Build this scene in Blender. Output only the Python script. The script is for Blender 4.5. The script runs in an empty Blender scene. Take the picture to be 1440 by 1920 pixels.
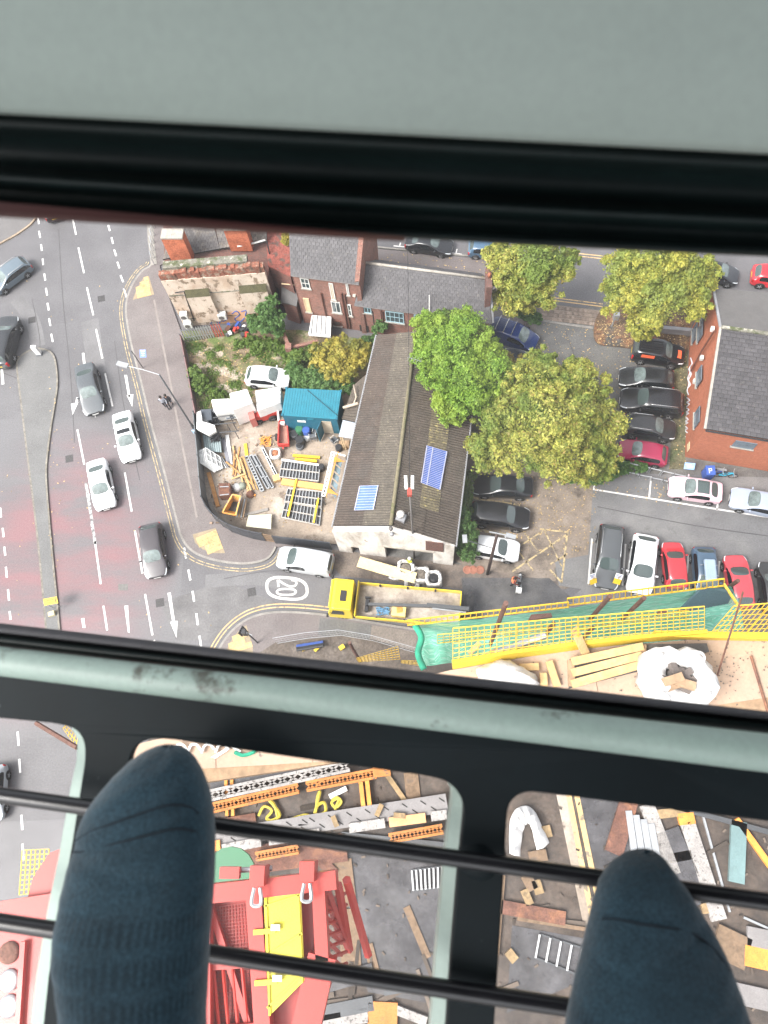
import bpy, bmesh, math, random
import numpy as np
from mathutils import Vector, Matrix
random.seed(7)
RNG = np.random.default_rng(7)
R = math.radians
SC = bpy.context.scene
COL = SC.collection

# ---------------------------------------------------------------- camera
CAM_H = 54.0
F, CX, CY = 1440.0, 720.0, 960.0              # photograph 1440 x 1920, focal length in its pixels
NADIR = (810.0, 1500.0)                       # where plumb lines meet
_n = Vector((NADIR[0]-CX, -(NADIR[1]-CY), -F)).normalized()
_Z = -_n
_X = Vector((1, 0, 0)); _X = (_X - _Z*_X.dot(_Z)).normalized()
_Y = _Z.cross(_X)
ROT = Matrix((_X, _Y, _Z))                    # camera -> world
CAMLOC = Vector((0, 0, CAM_H))
cd = bpy.data.cameras.new('camera'); cam = bpy.data.objects.new('camera', cd); COL.objects.link(cam)
cam.matrix_world = Matrix.Translation(CAMLOC) @ ROT.to_4x4()
cd.sensor_fit = 'VERTICAL'; cd.sensor_height = 36.0; cd.lens = 36.0*F/1920
cd.clip_start = 0.02; cd.clip_end = 3000
cd.dof.use_dof = True; cd.dof.focus_distance = 46.0; cd.dof.aperture_fstop = 11.0
SC.camera = cam

# ---------------------------------------------------------------- sky, sun, exposure
SUN_EL, SUN_ROT = R(52), R(-122)
w = bpy.data.worlds.new('World'); SC.world = w; w.use_nodes = True
nt = w.node_tree; nt.nodes.clear()
sky = nt.nodes.new('ShaderNodeTexSky'); sky.sky_type = 'NISHITA'; sky.sun_disc = False
sky.sun_elevation = SUN_EL; sky.sun_rotation = SUN_ROT
sky.air_density = 1.0; sky.dust_density = 4.0; sky.ozone_density = 0.6; sky.altitude = 50
hs = nt.nodes.new('ShaderNodeHueSaturation'); hs.inputs['Saturation'].default_value = 0.22
bg = nt.nodes.new('ShaderNodeBackground'); bg.inputs['Strength'].default_value = 0.15
wo = nt.nodes.new('ShaderNodeOutputWorld')
nt.links.new(sky.outputs[0], hs.inputs['Color']); nt.links.new(hs.outputs[0], bg.inputs[0]); nt.links.new(bg.outputs[0], wo.inputs[0])
sl = bpy.data.lights.new('sun', 'SUN'); sl.energy = 1.5; sl.angle = R(24); sl.color = (1.0, 0.965, 0.92)
sun = bpy.data.objects.new('sun', sl); COL.objects.link(sun); sun.location = (-20, -12, 90)
# soft light comes from the left and from behind the viewer
_ld = Vector((math.sin(SUN_ROT)*math.cos(SUN_EL), math.cos(SUN_ROT)*math.cos(SUN_EL), math.sin(SUN_EL)))
sun.rotation_euler = _ld.to_track_quat('Z', 'Y').to_euler()
vs = SC.view_settings
SC.display_settings.display_device = 'sRGB'
vs.view_transform = 'Standard'; vs.look = 'None'; vs.gamma = 1; vs.use_curve_mapping = False
vs.exposure = 1.66
SC.render.engine = 'CYCLES'
SC.cycles.max_bounces = 6; SC.cycles.diffuse_bounces = 3; SC.cycles.glossy_bounces = 3
SC.cycles.transparent_max_bounces = 12; SC.cycles.caustics_reflective = False; SC.cycles.caustics_refractive = False
SC.cycles.use_denoising = True

# ---------------------------------------------------------------- pixel -> place
def ray(px, py):
    return ROT @ Vector((px-CX, -(py-CY), -F))
def P(px, py, z=0.0):                          # the point at height z seen at that pixel
    d = ray(px, py); t = (z-CAM_H)/d.z
    return CAMLOC + d*t
def PD(px, py, depth):                         # the point at that depth in front of the lens (cab parts)
    return CAMLOC + ray(px, py)*(depth/F)
def PX(p):                                     # world -> pixel (for checks)
    c = ROT.transposed() @ (Vector(p)-CAMLOC)
    return (CX + c.x/-c.z*F, CY - c.y/-c.z*F)
def crom(pts, n=6, closed=False):              # smooth curve through points
    pts = [Vector(p) for p in pts]; out = []
    N = len(pts); rng_ = range(N if closed else N-1)
    for i in rng_:
        if closed: a, b, c, d = pts[i-1], pts[i], pts[(i+1) % N], pts[(i+2) % N]
        else: a, b, c, d = pts[max(i-1, 0)], pts[i], pts[i+1], pts[min(i+2, N-1)]
        for k in range(n):
            t = k/n
            out.append(0.5*((2*b)+(c-a)*t+(2*a-5*b+4*c-d)*t*t+(3*b-a-3*c+d)*t**3))
    if not closed: out.append(pts[-1].copy())
    return out
def PL(lst, z=0.0): return [P(x, y, z) for x, y in lst]

# ---------------------------------------------------------------- naming and tagging
def tag(o, label=None, cat=None, group=None, kind=None):
    if label: o['label'] = label
    if cat: o['category'] = cat
    if group: o['group'] = group
    if kind: o['kind'] = kind
    return o
def thing(name, label, cat, loc=(0, 0, 0), rz=0.0, group=None):
    o = bpy.data.objects.new(name, None); COL.objects.link(o)
    o.empty_display_size = 0.3
    o.location = loc; o.rotation_euler = (0, 0, rz)
    return tag(o, label, cat, group)
def mw(o):
    m = Matrix.Translation(o.location) @ o.rotation_euler.to_matrix().to_4x4()
    return mw(o.parent) @ m if o.parent else m
def copy_tree(o, parent=None, **kw):
    c = o.copy(); COL.objects.link(c); c.parent = parent
    for ch in list(o.children): copy_tree(ch, c)
    for k, v in kw.items(): c[k] = v
    return c

# ---------------------------------------------------------------- mesh collector
class MB:
    def __init__(s): s.v = []; s.f = []; s.m = []
    def add(s, vs, fs, mi=0):
        b = len(s.v); s.v += [tuple(v) for v in vs]
        for f in fs: s.f.append([i+b for i in f]); s.m.append(mi)
        return s
    def quad(s, a, b, c, d, mi=0): return s.add([a, b, c, d], [(0, 1, 2, 3)], mi)
    def poly(s, pts, mi=0): return s.add(pts, [tuple(range(len(pts)))], mi)
    def box(s, c, size, M=None, mi=0):          # M: 3x3 or 4x4 turn
        x, y, z = size[0]/2, size[1]/2, size[2]/2
        vs = [Vector((i*x, j*y, k*z)) for k in (-1, 1) for j in (-1, 1) for i in (-1, 1)]
        if M is not None: vs = [M @ v for v in vs]
        vs = [v+Vector(c) for v in vs]
        return s.add(vs, [(0, 2, 3, 1), (4, 5, 7, 6), (0, 1, 5, 4), (2, 6, 7, 3), (0, 4, 6, 2), (1, 3, 7, 5)], mi)
    def beam(s, a, b, wd, h, up=(0, 0, 1), mi=0):  # box from a to b, a/b on its middle line
        a, b = Vector(a), Vector(b); d = b-a; L = d.length; d.normalize(); u = Vector(up)
        sd = d.cross(u)
        if sd.length < 1e-4: sd = d.cross(Vector((0, 1, 0)))
        sd.normalize(); u = sd.cross(d)
        M = Matrix((d, sd, u)).transposed()
        return s.box((a+b)/2, (L, wd, h), M, mi)
    def tube(s, pts, r, n=6, mi=0, cap=True):
        pts = [Vector(p) for p in pts]; base = len(s.v); k = len(pts)
        rr = r if isinstance(r, (list, tuple)) else [r]*k
        prev = None
        for i, p in enumerate(pts):
            d = (pts[min(i+1, k-1)]-pts[max(i-1, 0)])
            if d.length < 1e-9: d = Vector((0, 0, 1))
            d.normalize()
            if prev is None:
                u = d.orthogonal().normalized()
            else:
                u = prev-d*prev.dot(d)
                u = u.normalized() if u.length > 1e-6 else d.orthogonal().normalized()
            prev = u; v = d.cross(u)
            for j in range(n):
                a = 2*math.pi*j/n
                s.v.append(tuple(p+(u*math.cos(a)+v*math.sin(a))*rr[i]))
        for i in range(k-1):
            for j in range(n):
                j2 = (j+1) % n
                s.f.append([base+i*n+j, base+i*n+j2, base+(i+1)*n+j2, base+(i+1)*n+j]); s.m.append(mi)
        if cap:
            s.f.append([base+j for j in range(n)][::-1]); s.m.append(mi)
            s.f.append([base+(k-1)*n+j for j in range(n)]); s.m.append(mi)
        return s
    def lathe(s, c, prof, n=16, axis=None, mi=0, cap0=True, cap1=True):   # prof: (r, h) list about local z
        M = axis if axis is not None else Matrix.Identity(3)
        base = len(s.v); k = len(prof); c = Vector(c)
        for r, h in prof:
            for j in range(n):
                a = 2*math.pi*j/n
                s.v.append(tuple(c+M @ Vector((r*math.cos(a), r*math.sin(a), h))))
        for i in range(k-1):
            for j in range(n):
                j2 = (j+1) % n
                s.f.append([base+i*n+j, base+i*n+j2, base+(i+1)*n+j2, base+(i+1)*n+j]); s.m.append(mi)
        if cap0: s.f.append([base+j for j in range(n)][::-1]); s.m.append(mi)
        if cap1: s.f.append([base+(k-1)*n+j for j in range(n)]); s.m.append(mi)
        return s
    def prism(s, pts, z0, z1, mi=0):            # pts: outline (xy used)
        n = len(pts); a = sum(pts[i][0]*pts[(i+1) % n][1]-pts[(i+1) % n][0]*pts[i][1] for i in range(n))
        if a < 0: pts = pts[::-1]
        vs = [(p[0], p[1], z0) for p in pts]+[(p[0], p[1], z1) for p in pts]
        fs = [tuple(range(n, 2*n))]+[(i, (i+1) % n, n+(i+1) % n, n+i) for i in range(n)]
        return s.add(vs, fs, mi)
    def slab(s, pts, off, mi=0):                # planar outline given a thickness along off
        n = len(pts); off = Vector(off); vs = [Vector(p) for p in pts]+[Vector(p)+off for p in pts]
        return s.add(vs, [tuple(range(n))[::-1], tuple(range(n, 2*n))]+[(i, (i+1) % n, n+(i+1) % n, n+i) for i in range(n)], mi)
    def strip(s, pts, wd, z=None, mi=0):        # flat ribbon along a line, width wd
        pts = [Vector(p) for p in pts]; n = len(pts); L = []; Rr = []
        for i, p in enumerate(pts):
            d = pts[min(i+1, n-1)]-pts[max(i-1, 0)]; d.z = 0; d.normalize(); sd = Vector((-d.y, d.x, 0))*wd/2
            L.append(p+sd); Rr.append(p-sd)
        if z is not None:
            for q in L+Rr: q.z = z
        return s.add(L+Rr, [(i, n+i, n+i+1, i+1) for i in range(n-1)], mi)
    def ribbon(s, pts, wd, h, mi=0):            # raised ribbon (kerb) sitting on its points
        pts = [Vector(p) for p in pts]; n = len(pts); L = []; Rr = []
        for i, p in enumerate(pts):
            d = pts[min(i+1, n-1)]-pts[max(i-1, 0)]; d.z = 0; d.normalize(); sd = Vector((-d.y, d.x, 0))*wd/2
            L.append(p+sd); Rr.append(p-sd)
        H = Vector((0, 0, h)); vs = L+Rr+[p+H for p in L]+[p+H for p in Rr]; fs = []
        for i in range(n-1):
            fs += [(2*n+i, 3*n+i, 3*n+i+1, 2*n+i+1), (i, 2*n+i, 2*n+i+1, i+1), (n+i, n+i+1, 3*n+i+1, 3*n+i)]
        fs += [(0, n, 3*n, 2*n), (n-1, 3*n-1, 4*n-1, 2*n-1)]
        return s.add(vs, fs, mi)
    def build(s, name, mats, parent=None, label=None, cat=None, group=None, kind=None, smooth=False, uv=True, local=False, origin=None):
        if not isinstance(mats, (list, tuple)): mats = [mats]
        vs = s.v; loc = None
        if parent is not None:
            if not local:
                inv = mw(parent).inverted(); vs = [tuple(inv @ Vector(v)) for v in vs]
        elif not local:
            if origin is None:
                a = np.array(vs); origin = ((a[:, 0].min()+a[:, 0].max())/2, (a[:, 1].min()+a[:, 1].max())/2, a[:, 2].min())
            loc = Vector(origin); vs = [tuple(Vector(v)-loc) for v in vs]
        me = bpy.data.meshes.new(name); me.from_pydata(vs, [], s.f)
        for m in mats: me.materials.append(m)
        if len(mats) > 1: me.polygons.foreach_set('material_index', s.m)
        if smooth: me.polygons.foreach_set('use_smooth', [True]*len(me.polygons))
        me.update()
        if uv: auto_uv(me)
        o = bpy.data.objects.new(name, me); COL.objects.link(o)
        if parent is not None: o.parent = parent
        elif loc is not None: o.location = loc
        return tag(o, label, cat, group, kind)
def auto_uv(me):                                # metres along the face, u level, v up the slope
    if not me.polygons: return
    uvl = me.uv_layers.new(name='uv'); data = np.zeros((len(me.loops), 2))
    vs = me.vertices
    for p in me.polygons:
        n = p.normal
        u = Vector((-n.y, n.x, 0))
        u = u.normalized() if u.length > 0.05 else Vector((1, 0, 0))
        v = n.cross(u)
        for li in p.loop_indices:
            c = vs[me.loops[li].vertex_index].co
            data[li] = (c.dot(u), c.dot(v))
    uvl.data.foreach_set('uv', data.ravel())

# ---------------------------------------------------------------- materials
def _nm(name):
    m = bpy.data.materials.new(name); m.use_nodes = True; t = m.node_tree; t.nodes.clear()
    o = t.nodes.new('ShaderNodeOutputMaterial'); b = t.nodes.new('ShaderNodeBsdfPrincipled')
    t.links.new(b.outputs[0], o.inputs[0]); return m, t, b
def _mix(t, a, b, fac, mode='MIX'):
    n = t.nodes.new('ShaderNodeMix'); n.data_type = 'RGBA'; n.blend_type = mode
    for s, v in ((0, fac), (6, a), (7, b)):
        if isinstance(v, bpy.types.NodeSocket): t.links.new(v, n.inputs[s])
        elif isinstance(v, (int, float)): n.inputs[s].default_value = v
        else: n.inputs[s].default_value = (*v, 1)
    return n.outputs[2]
def _noise(t, co, scale, det=5, rough=0.55, dist=0.0):
    n = t.nodes.new('ShaderNodeTexNoise'); n.inputs['Scale'].default_value = scale
    n.inputs['Detail'].default_value = det; n.inputs['Roughness'].default_value = rough; n.inputs['Distortion'].default_value = dist
    t.links.new(co, n.inputs['Vector']); return n.outputs[0]
def _map(t, v, a, b, c=0.0, d=1.0):
    n = t.nodes.new('ShaderNodeMapRange'); n.clamp = True
    for i, x in enumerate((a, b, c, d)): n.inputs[i+1].default_value = x
    t.links.new(v, n.inputs[0]); return n.outputs[0]
def _co(t, kind='pos', scale=None, rot=None):
    if kind == 'pos':
        g = t.nodes.new('ShaderNodeNewGeometry'); o = g.outputs['Position']
    elif kind == 'uv':
        g = t.nodes.new('ShaderNodeTexCoord'); o = g.outputs['UV']
    else:
        g = t.nodes.new('ShaderNodeTexCoord'); o = g.outputs['Object']
    if scale or rot:
        m = t.nodes.new('ShaderNodeMapping'); t.links.new(o, m.inputs[0])
        if scale: m.inputs['Scale'].default_value = scale
        if rot: m.inputs['Rotation'].default_value = rot
        o = m.outputs[0]
    return o
def mat(name, col, rough=0.7, metal=0.0, var=0.18, vs=1.5, col2=None, thr=(0.48, 0.62), s2=0.6, col3=None, thr3=(0.55, 0.6), s3=6.0,
        fine=0.1, fs=30.0, bump=0.0, bs=40.0, coat=0.0, spec=0.5, rvar=0.0, co='pos', cos=None, alpha=None, isl=0.0, emit=None, trans=0.0, wetness=None, amt2=1.0, rot=None):
    m, t, b = _nm(name); c = _co(t, co, cos, rot)
    out = None
    if col2: out = _mix(t, col, col2, _map(t, _noise(t, c, s2, 6, 0.6, 0.3), thr[0], thr[1], 0, amt2))
    if col3: out = _mix(t, out if out else col, col3, _map(t, _noise(t, c, s3, 6, 0.65), thr3[0], thr3[1]))
    if var: 
        g = _map(t, _noise(t, c, vs, 6, 0.6), 0.3, 0.7, 1-var, 1+var)
        out = _mix(t, out if out else col, _rgb(t, g), 1.0, 'MULTIPLY')
    if fine:
        g = _map(t, _noise(t, c, fs, 2, 0.6), 0.3, 0.7, 1-fine, 1+fine)
        out = _mix(t, out if out else col, _rgb(t, g), 1.0, 'MULTIPLY')
    if isl:
        gg = t.nodes.new('ShaderNodeNewGeometry'); g = _map(t, gg.outputs['Random Per Island'], 0, 1, 1-isl, 1+isl)
        out = _mix(t, out if out else col, _rgb(t, g), 1.0, 'MULTIPLY')
    if out: t.links.new(out, b.inputs['Base Color'])
    else: b.inputs['Base Color'].default_value = (*col, 1)
    b.inputs['Roughness'].default_value = rough
    if rvar: t.links.new(_map(t, _noise(t, c, vs*0.7, 5, 0.6), 0.35, 0.65, max(rough-rvar, 0.03), min(rough+rvar, 1)), b.inputs['Roughness'])
    b.inputs['Metallic'].default_value = metal; b.inputs['Coat Weight'].default_value = coat; b.inputs['Coat Roughness'].default_value = 0.05
    b.inputs['Specular IOR Level'].default_value = spec
    if bump:
        bn = t.nodes.new('ShaderNodeBump'); bn.inputs['Strength'].default_value = bump; bn.inputs['Distance'].default_value = 0.02
        t.links.new(_noise(t, c, bs, 4), bn.inputs['Height']); t.links.new(bn.outputs[0], b.inputs['Normal'])
    if alpha is not None: b.inputs['Alpha'].default_value = alpha
    if trans: b.inputs['Transmission Weight'].default_value = trans
    if emit: b.inputs['Emission Color'].default_value = (*emit, 1); b.inputs['Emission Strength'].default_value = 1
    return m
def _rgb(t, v):
    n = t.nodes.new('ShaderNodeCombineColor')
    for i in range(3): t.links.new(v, n.inputs[i])
    return n.outputs[0]
def brick_mat(name, c1, c2, mortar, sx=1.0, dirt=(0.05, 0.04, 0.035), damt=0.5):
    m, t, b = _nm(name); c = _co(t, 'uv')
    n = t.nodes.new('ShaderNodeTexBrick'); t.links.new(c, n.inputs[0])
    n.inputs['Color1'].default_value = (*c1, 1); n.inputs['Color2'].default_value = (*c2, 1); n.inputs['Mortar'].default_value = (*mortar, 1)
    n.inputs['Scale'].default_value = 1/sx; n.inputs['Mortar Size'].default_value = 0.011; n.inputs['Mortar Smooth'].default_value = 0.1
    n.inputs['Bias'].default_value = 0.0; n.inputs['Brick Width'].default_value = 0.235; n.inputs['Row Height'].default_value = 0.082
    p = _co(t, 'pos')
    o = _mix(t, n.outputs[0], dirt, _map(t, _noise(t, p, 0.9, 6, 0.65), 0.5, 0.72, 0, damt))
    g = _map(t, _noise(t, p, 5, 5, 0.7), 0.3, 0.7, 0.8, 1.2)
    o = _mix(t, o, _rgb(t, g), 1.0, 'MULTIPLY')
    t.links.new(o, b.inputs['Base Color']); b.inputs['Roughness'].default_value = 0.85
    bn = t.nodes.new('ShaderNodeBump'); bn.inputs['Strength'].default_value = 0.5; bn.inputs['Distance'].default_value = 0.01
    bn.invert = True
    t.links.new(n.outputs['Fac'], bn.inputs['Height']); t.links.new(bn.outputs[0], b.inputs['Normal'])
    return m
def leaf_mat(name, cols, big=0.35, bigcol=None):
    m, t, b = _nm(name)
    gg = t.nodes.new('ShaderNodeNewGeometry'); r = t.nodes.new('ShaderNodeValToRGB'); r.color_ramp.interpolation = 'LINEAR'
    e = r.color_ramp.elements
    while len(e) < len(cols): e.new(0.5)
    for i, cc in enumerate(cols): e[i].position = i/(len(cols)-1); e[i].color = (*cc, 1)
    t.links.new(gg.outputs['Random Per Island'], r.inputs[0]); o = r.outputs[0]
    if bigcol: o = _mix(t, o, bigcol, _map(t, _noise(t, _co(t), big, 4, 0.6), 0.47, 0.6, 0, 0.85))
    t.links.new(o, b.inputs['Base Color']); b.inputs['Roughness'].default_value = 0.55; b.inputs['Specular IOR Level'].default_value = 0.35
    tr = t.nodes.new('ShaderNodeBsdfTranslucent'); t.links.new(o, tr.inputs[0])
    mx = t.nodes.new('ShaderNodeMixShader'); mx.inputs[0].default_value = 0.3
    out = [n for n in t.nodes if n.type == 'OUTPUT_MATERIAL'][0]
    t.links.new(b.outputs[0], mx.inputs[1]); t.links.new(tr.outputs[0], mx.inputs[2]); t.links.new(mx.outputs[0], out.inputs[0])
    return m
MC = {}
def paint(col, rough=0.35, name='painted_metal', **k):
    key = (tuple(col), rough, name)
    if key not in MC: MC[key] = mat(name, col, rough, var=k.pop('var', 0.08), fine=k.pop('fine', 0.05), co='obj', vs=2.5, **k)
    return MC[key]
# ================================================================ ground, roads, pavements
A_ROAD = mat('asphalt_road', (0.108, 0.104, 0.108), 0.55, var=0.10, vs=0.35, fine=0.14, fs=9, col2=(0.122, 0.118, 0.122), s2=0.12, thr=(0.42, 0.6),
             col3=(0.096, 0.092, 0.096), s3=0.3, thr3=(0.5, 0.7), bump=0.12, bs=60, rvar=0.05, spec=0.4)
def red_reflection_mat():  # asphalt with the red reflection from the cab glass painted in, fading outwards
    m, t, bb = _nm('road_painted_red_reflection'); c = _co(t)
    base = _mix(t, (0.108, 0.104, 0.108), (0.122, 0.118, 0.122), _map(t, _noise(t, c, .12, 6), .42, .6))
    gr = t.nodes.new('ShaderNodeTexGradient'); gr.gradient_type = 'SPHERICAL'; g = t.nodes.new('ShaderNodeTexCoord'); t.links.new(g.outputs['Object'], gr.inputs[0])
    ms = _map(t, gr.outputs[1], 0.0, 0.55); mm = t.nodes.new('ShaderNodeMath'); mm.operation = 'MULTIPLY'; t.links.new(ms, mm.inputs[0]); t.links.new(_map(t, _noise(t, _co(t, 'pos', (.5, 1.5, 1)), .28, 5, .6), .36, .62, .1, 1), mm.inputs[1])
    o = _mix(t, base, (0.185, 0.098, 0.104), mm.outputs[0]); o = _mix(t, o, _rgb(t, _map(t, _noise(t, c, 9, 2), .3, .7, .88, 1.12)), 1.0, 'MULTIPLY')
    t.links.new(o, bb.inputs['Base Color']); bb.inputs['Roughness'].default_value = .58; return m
A_RED_REFLECTION = red_reflection_mat()
A_PARK = mat('asphalt_car_park', (0.135, 0.132, 0.133), 0.55, var=0.12, vs=0.5, fine=0.14, fs=10, col2=(0.17, 0.166, 0.162), s2=0.3, thr=(0.45, 0.65),
             col3=(0.095, 0.092, 0.09), s3=0.9, thr3=(0.6, 0.75), bump=0.12, bs=60, rvar=0.15, spec=0.4)
A_DRIVE = mat('asphalt_drive', (0.098, 0.095, 0.092), 0.55, var=0.15, vs=0.6, fine=0.2, fs=8, col2=(0.125, 0.12, 0.11), s2=0.5, thr=(0.45, 0.6), rvar=0.15, bump=0.12)
A_WET = mat('wet_asphalt', (0.07, 0.068, 0.069), 0.35, var=0.25, vs=0.8, fine=0.15, fs=9, col2=(0.105, 0.10, 0.096), s2=0.5, thr=(0.45, 0.62), rvar=0.15)
PAVE = mat('pavement_tarmac', (0.135, 0.115, 0.111), 0.75, var=0.12, vs=0.6, fine=0.14, fs=9, col2=(0.15, 0.132, 0.127), s2=0.25, bump=0.1)
PAVE2 = mat('pavement_grey_tarmac', (0.115, 0.108, 0.106), 0.75, var=0.12, vs=0.6, fine=0.14, fs=9, bump=0.1)
CONC = mat('concrete_yard', (0.26, 0.21, 0.165), 0.85, var=0.2, vs=0.6, fine=0.14, fs=7, col2=(0.34, 0.29, 0.24), s2=0.4, col3=(0.15, 0.115, 0.088), s3=0.8, thr3=(0.55, 0.68), bump=0.15)
CONC_B = mat('concrete_brown', (0.19, 0.153, 0.122), 0.7, var=0.25, vs=0.5, fine=0.18, fs=7, col2=(0.20, 0.165, 0.135), s2=0.5, col3=(0.075, 0.06, 0.048), s3=0.45, thr3=(0.52, 0.66), rvar=0.2, bump=0.15)
KERB = mat('kerb_concrete', (0.22, 0.205, 0.185), 0.85, var=0.2, vs=1.2, fine=0.15, fs=9)
EARTH = mat('earth', (0.17, 0.125, 0.08), 0.95, var=0.25, vs=0.9, fine=0.35, fs=6, col2=(0.085, 0.115, 0.032), s2=0.35, thr=(0.46, 0.58), col3=(0.23, 0.19, 0.14), s3=0.7, thr3=(0.55, 0.64), bump=0.5, bs=12)
GRAVEL = mat('gravel_track', (0.29, 0.245, 0.195), 0.95, var=0.2, vs=1.0, fine=0.4, fs=8, col2=(0.2, 0.16, 0.11), s2=0.8, bump=0.5, bs=18)
WHITE_M = mat('road_paint_white', (0.60, 0.585, 0.565), 0.7, var=0.15, vs=2.5, fine=0.1, fs=10, col3=(0.16, 0.155, 0.15), s3=5, thr3=(0.60, 0.68))
WHITE_W = mat('worn_road_paint', (0.42, 0.41, 0.40), 0.75, var=0.2, vs=2.5, fine=0.12, fs=10, col3=(0.13, 0.127, 0.128), s3=4.5, thr3=(0.48, 0.56))
YELL_M = mat('road_paint_yellow', (0.50, 0.34, 0.16), 0.75, var=0.2, vs=1.5, fine=0.12, fs=9, col3=(0.17, 0.14, 0.10), s3=3, thr3=(0.55, 0.62))
YELL_W = mat('worn_paint_yellow', (0.44, 0.34, 0.18), 0.75, var=0.2, vs=1.5, fine=0.2, fs=9, col3=(0.14, 0.115, 0.09), s3=3, thr3=(0.47, 0.58))
STONE_B = mat('old_setts', (0.20, 0.155, 0.125), 0.85, var=0.2, vs=1.5, fine=0.2, fs=8, isl=0.3)

def sheet(name, pts, z, m, kind='structure'):
    return MB().poly([(p[0], p[1], z) for p in pts]).build(name, m, kind=kind, origin=(0, 0, 0))
def raised(name, pts, z0, z1, m):
    return MB().prism([(p[0], p[1]) for p in pts], z0, z1).build(name, m, kind='structure', origin=(0, 0, 0))

sheet('ground', [(-700, -700), (700, -700), (700, 700), (-700, 700)], -0.03, A_DRIVE)
sheet('road', PL([(-600, -200), (700, -200), (700, 1100), (1150, 1100), (1150, 1260), (560, 1260), (200, 2900), (-700, 2900)]), 0.0, A_ROAD)

K1 = crom(PL([(290, 330), (288, 420), (288, 480), (283, 499), (268, 509), (252, 530), (241, 555), (237, 580), (240, 610), (249, 655), (265, 715), (283, 790), (310, 890), (333, 980), (340, 1005), (353, 1026), (374, 1041), (410, 1052), (455, 1057), (488, 1053), (506, 1044), (517, 1026)]), 5)
back = PL([(620, 1026), (515, 1013), (470, 1006), (435, 996), (405, 972), (390, 945), (383, 918), (374, 800), (363, 720), (350, 650), (341, 625), (318, 560), (300, 500), (330, 480), (330, 330)])
raised('pavement', K1+back, -0.03, 0.12, PAVE)
MB().ribbon([p+Vector((0, 0, -0.02)) for p in K1], 0.16, 0.144).build('kerb', KERB, kind='structure', origin=(0, 0, 0))
def off(pts, d):
    out = []
    for i, p in enumerate(pts):
        t = pts[min(i+1, len(pts)-1)]-pts[max(i-1, 0)]; t.z = 0; t.normalize(); out.append(p+Vector((-t.y, t.x, 0))*d)
    return out
yl = MB()
yl.strip(off(K1, -0.38)[12:], 0.065, 0.005); yl.strip(off(K1, -0.58)[12:], 0.065, 0.005)
yl.build('yellow_lines', YELL_W, kind='structure', origin=(0, 0, 0))
# reinstated trench along the pavement
MB().strip(crom(PL([(289, 562), (300, 620), (318, 710), (335, 800), (353, 890), (369, 970)], 0.125), 4), 0.16, 0.126).build('trench_strip', mat('trench_concrete', (0.2, 0.175, 0.16), 0.85), kind='structure', origin=(0, 0, 0))

K2 = crom(PL([(380, 1290), (400, 1240), (418, 1206), (437, 1182), (462, 1163), (492, 1152), (530, 1148), (585, 1151), (640, 1158), (700, 1168), (780, 1181), (900, 1200), (1150, 1240)]), 5)
raised('pavement_south', K2+PL([(1150, 1330), (380, 1330)]), -0.03, 0.12, PAVE)
MB().ribbon([p+Vector((0, 0, -0.02)) for p in K2], 0.16, 0.144).build('kerb_south', KERB, kind='structure', origin=(0, 0, 0))
yl = MB(); yl.strip(off(K2, 0.38), 0.085, 0.005); yl.strip(off(K2, 0.62), 0.085, 0.005)
yl.build('yellow_lines_south', YELL_M, kind='structure', origin=(0, 0, 0))
sheet('pavement_patch', PL([(600, 1158), (697, 1172), (692, 1212), (596, 1190)], 0.126), 0.125, A_DRIVE)
sheet('pavement_pale_patch', PL([(697, 1172), (780, 1185), (780, 1232), (692, 1214)], 0.126), 0.126, mat('pale_paving', (0.17, 0.145, 0.125), 0.85, fine=0.2, fs=8))

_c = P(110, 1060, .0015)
q = MB().quad((-1, -1, 0), (1, -1, 0), (1, 1, 0), (-1, 1, 0)).build('red_reflection_sheet', A_RED_REFLECTION, local=True, kind='structure'); q.location = _c; q.scale = (9.5, 12.5, 1)  # sheet on the road that carries the painted red glass reflection
# central island
ISL = PL([(33, 690), (36, 675), (48, 663), (68, 655), (90, 658), (102, 670), (107, 695), (108, 725), (103, 760), (95, 810), (88, 870), (88, 905), (92, 960), (98, 1030), (106, 1110), (113, 1190), (122, 1290), (100, 1290), (86, 1160), (76, 1050), (66, 960), (52, 850), (40, 750)])
ISLc = crom(ISL, 3, True)
raised('traffic_island', ISLc, -0.03, 0.12, mat('island_tarmac', (0.125, 0.123, 0.121), 0.75, var=0.15, vs=0.5, fine=0.15, fs=9))
MB().ribbon([p+Vector((0, 0, -0.02)) for p in ISLc+[ISLc[0]]], 0.14, 0.144).build('kerb_island', mat('island_kerb', (0.17, 0.155, 0.13), 0.85, fine=0.3, fs=5), kind='structure', origin=(0, 0, 0))
# pavement in the far left corner
K3 = crom(PL([(-150, 520), (-60, 490), (0, 458), (40, 435), (66, 412), (76, 380), (78, 320)]), 5)
raised('pavement_corner', K3+PL([(-150, 300)]), -0.03, 0.12, PAVE2)
MB().ribbon([p+Vector((0, 0, -0.02)) for p in K3], 0.16, 0.144).build('kerb_corner', mat('kerb_sandy', (0.27, 0.21, 0.15), 0.85, fine=0.25, fs=5), kind='structure', origin=(0, 0, 0))

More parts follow.
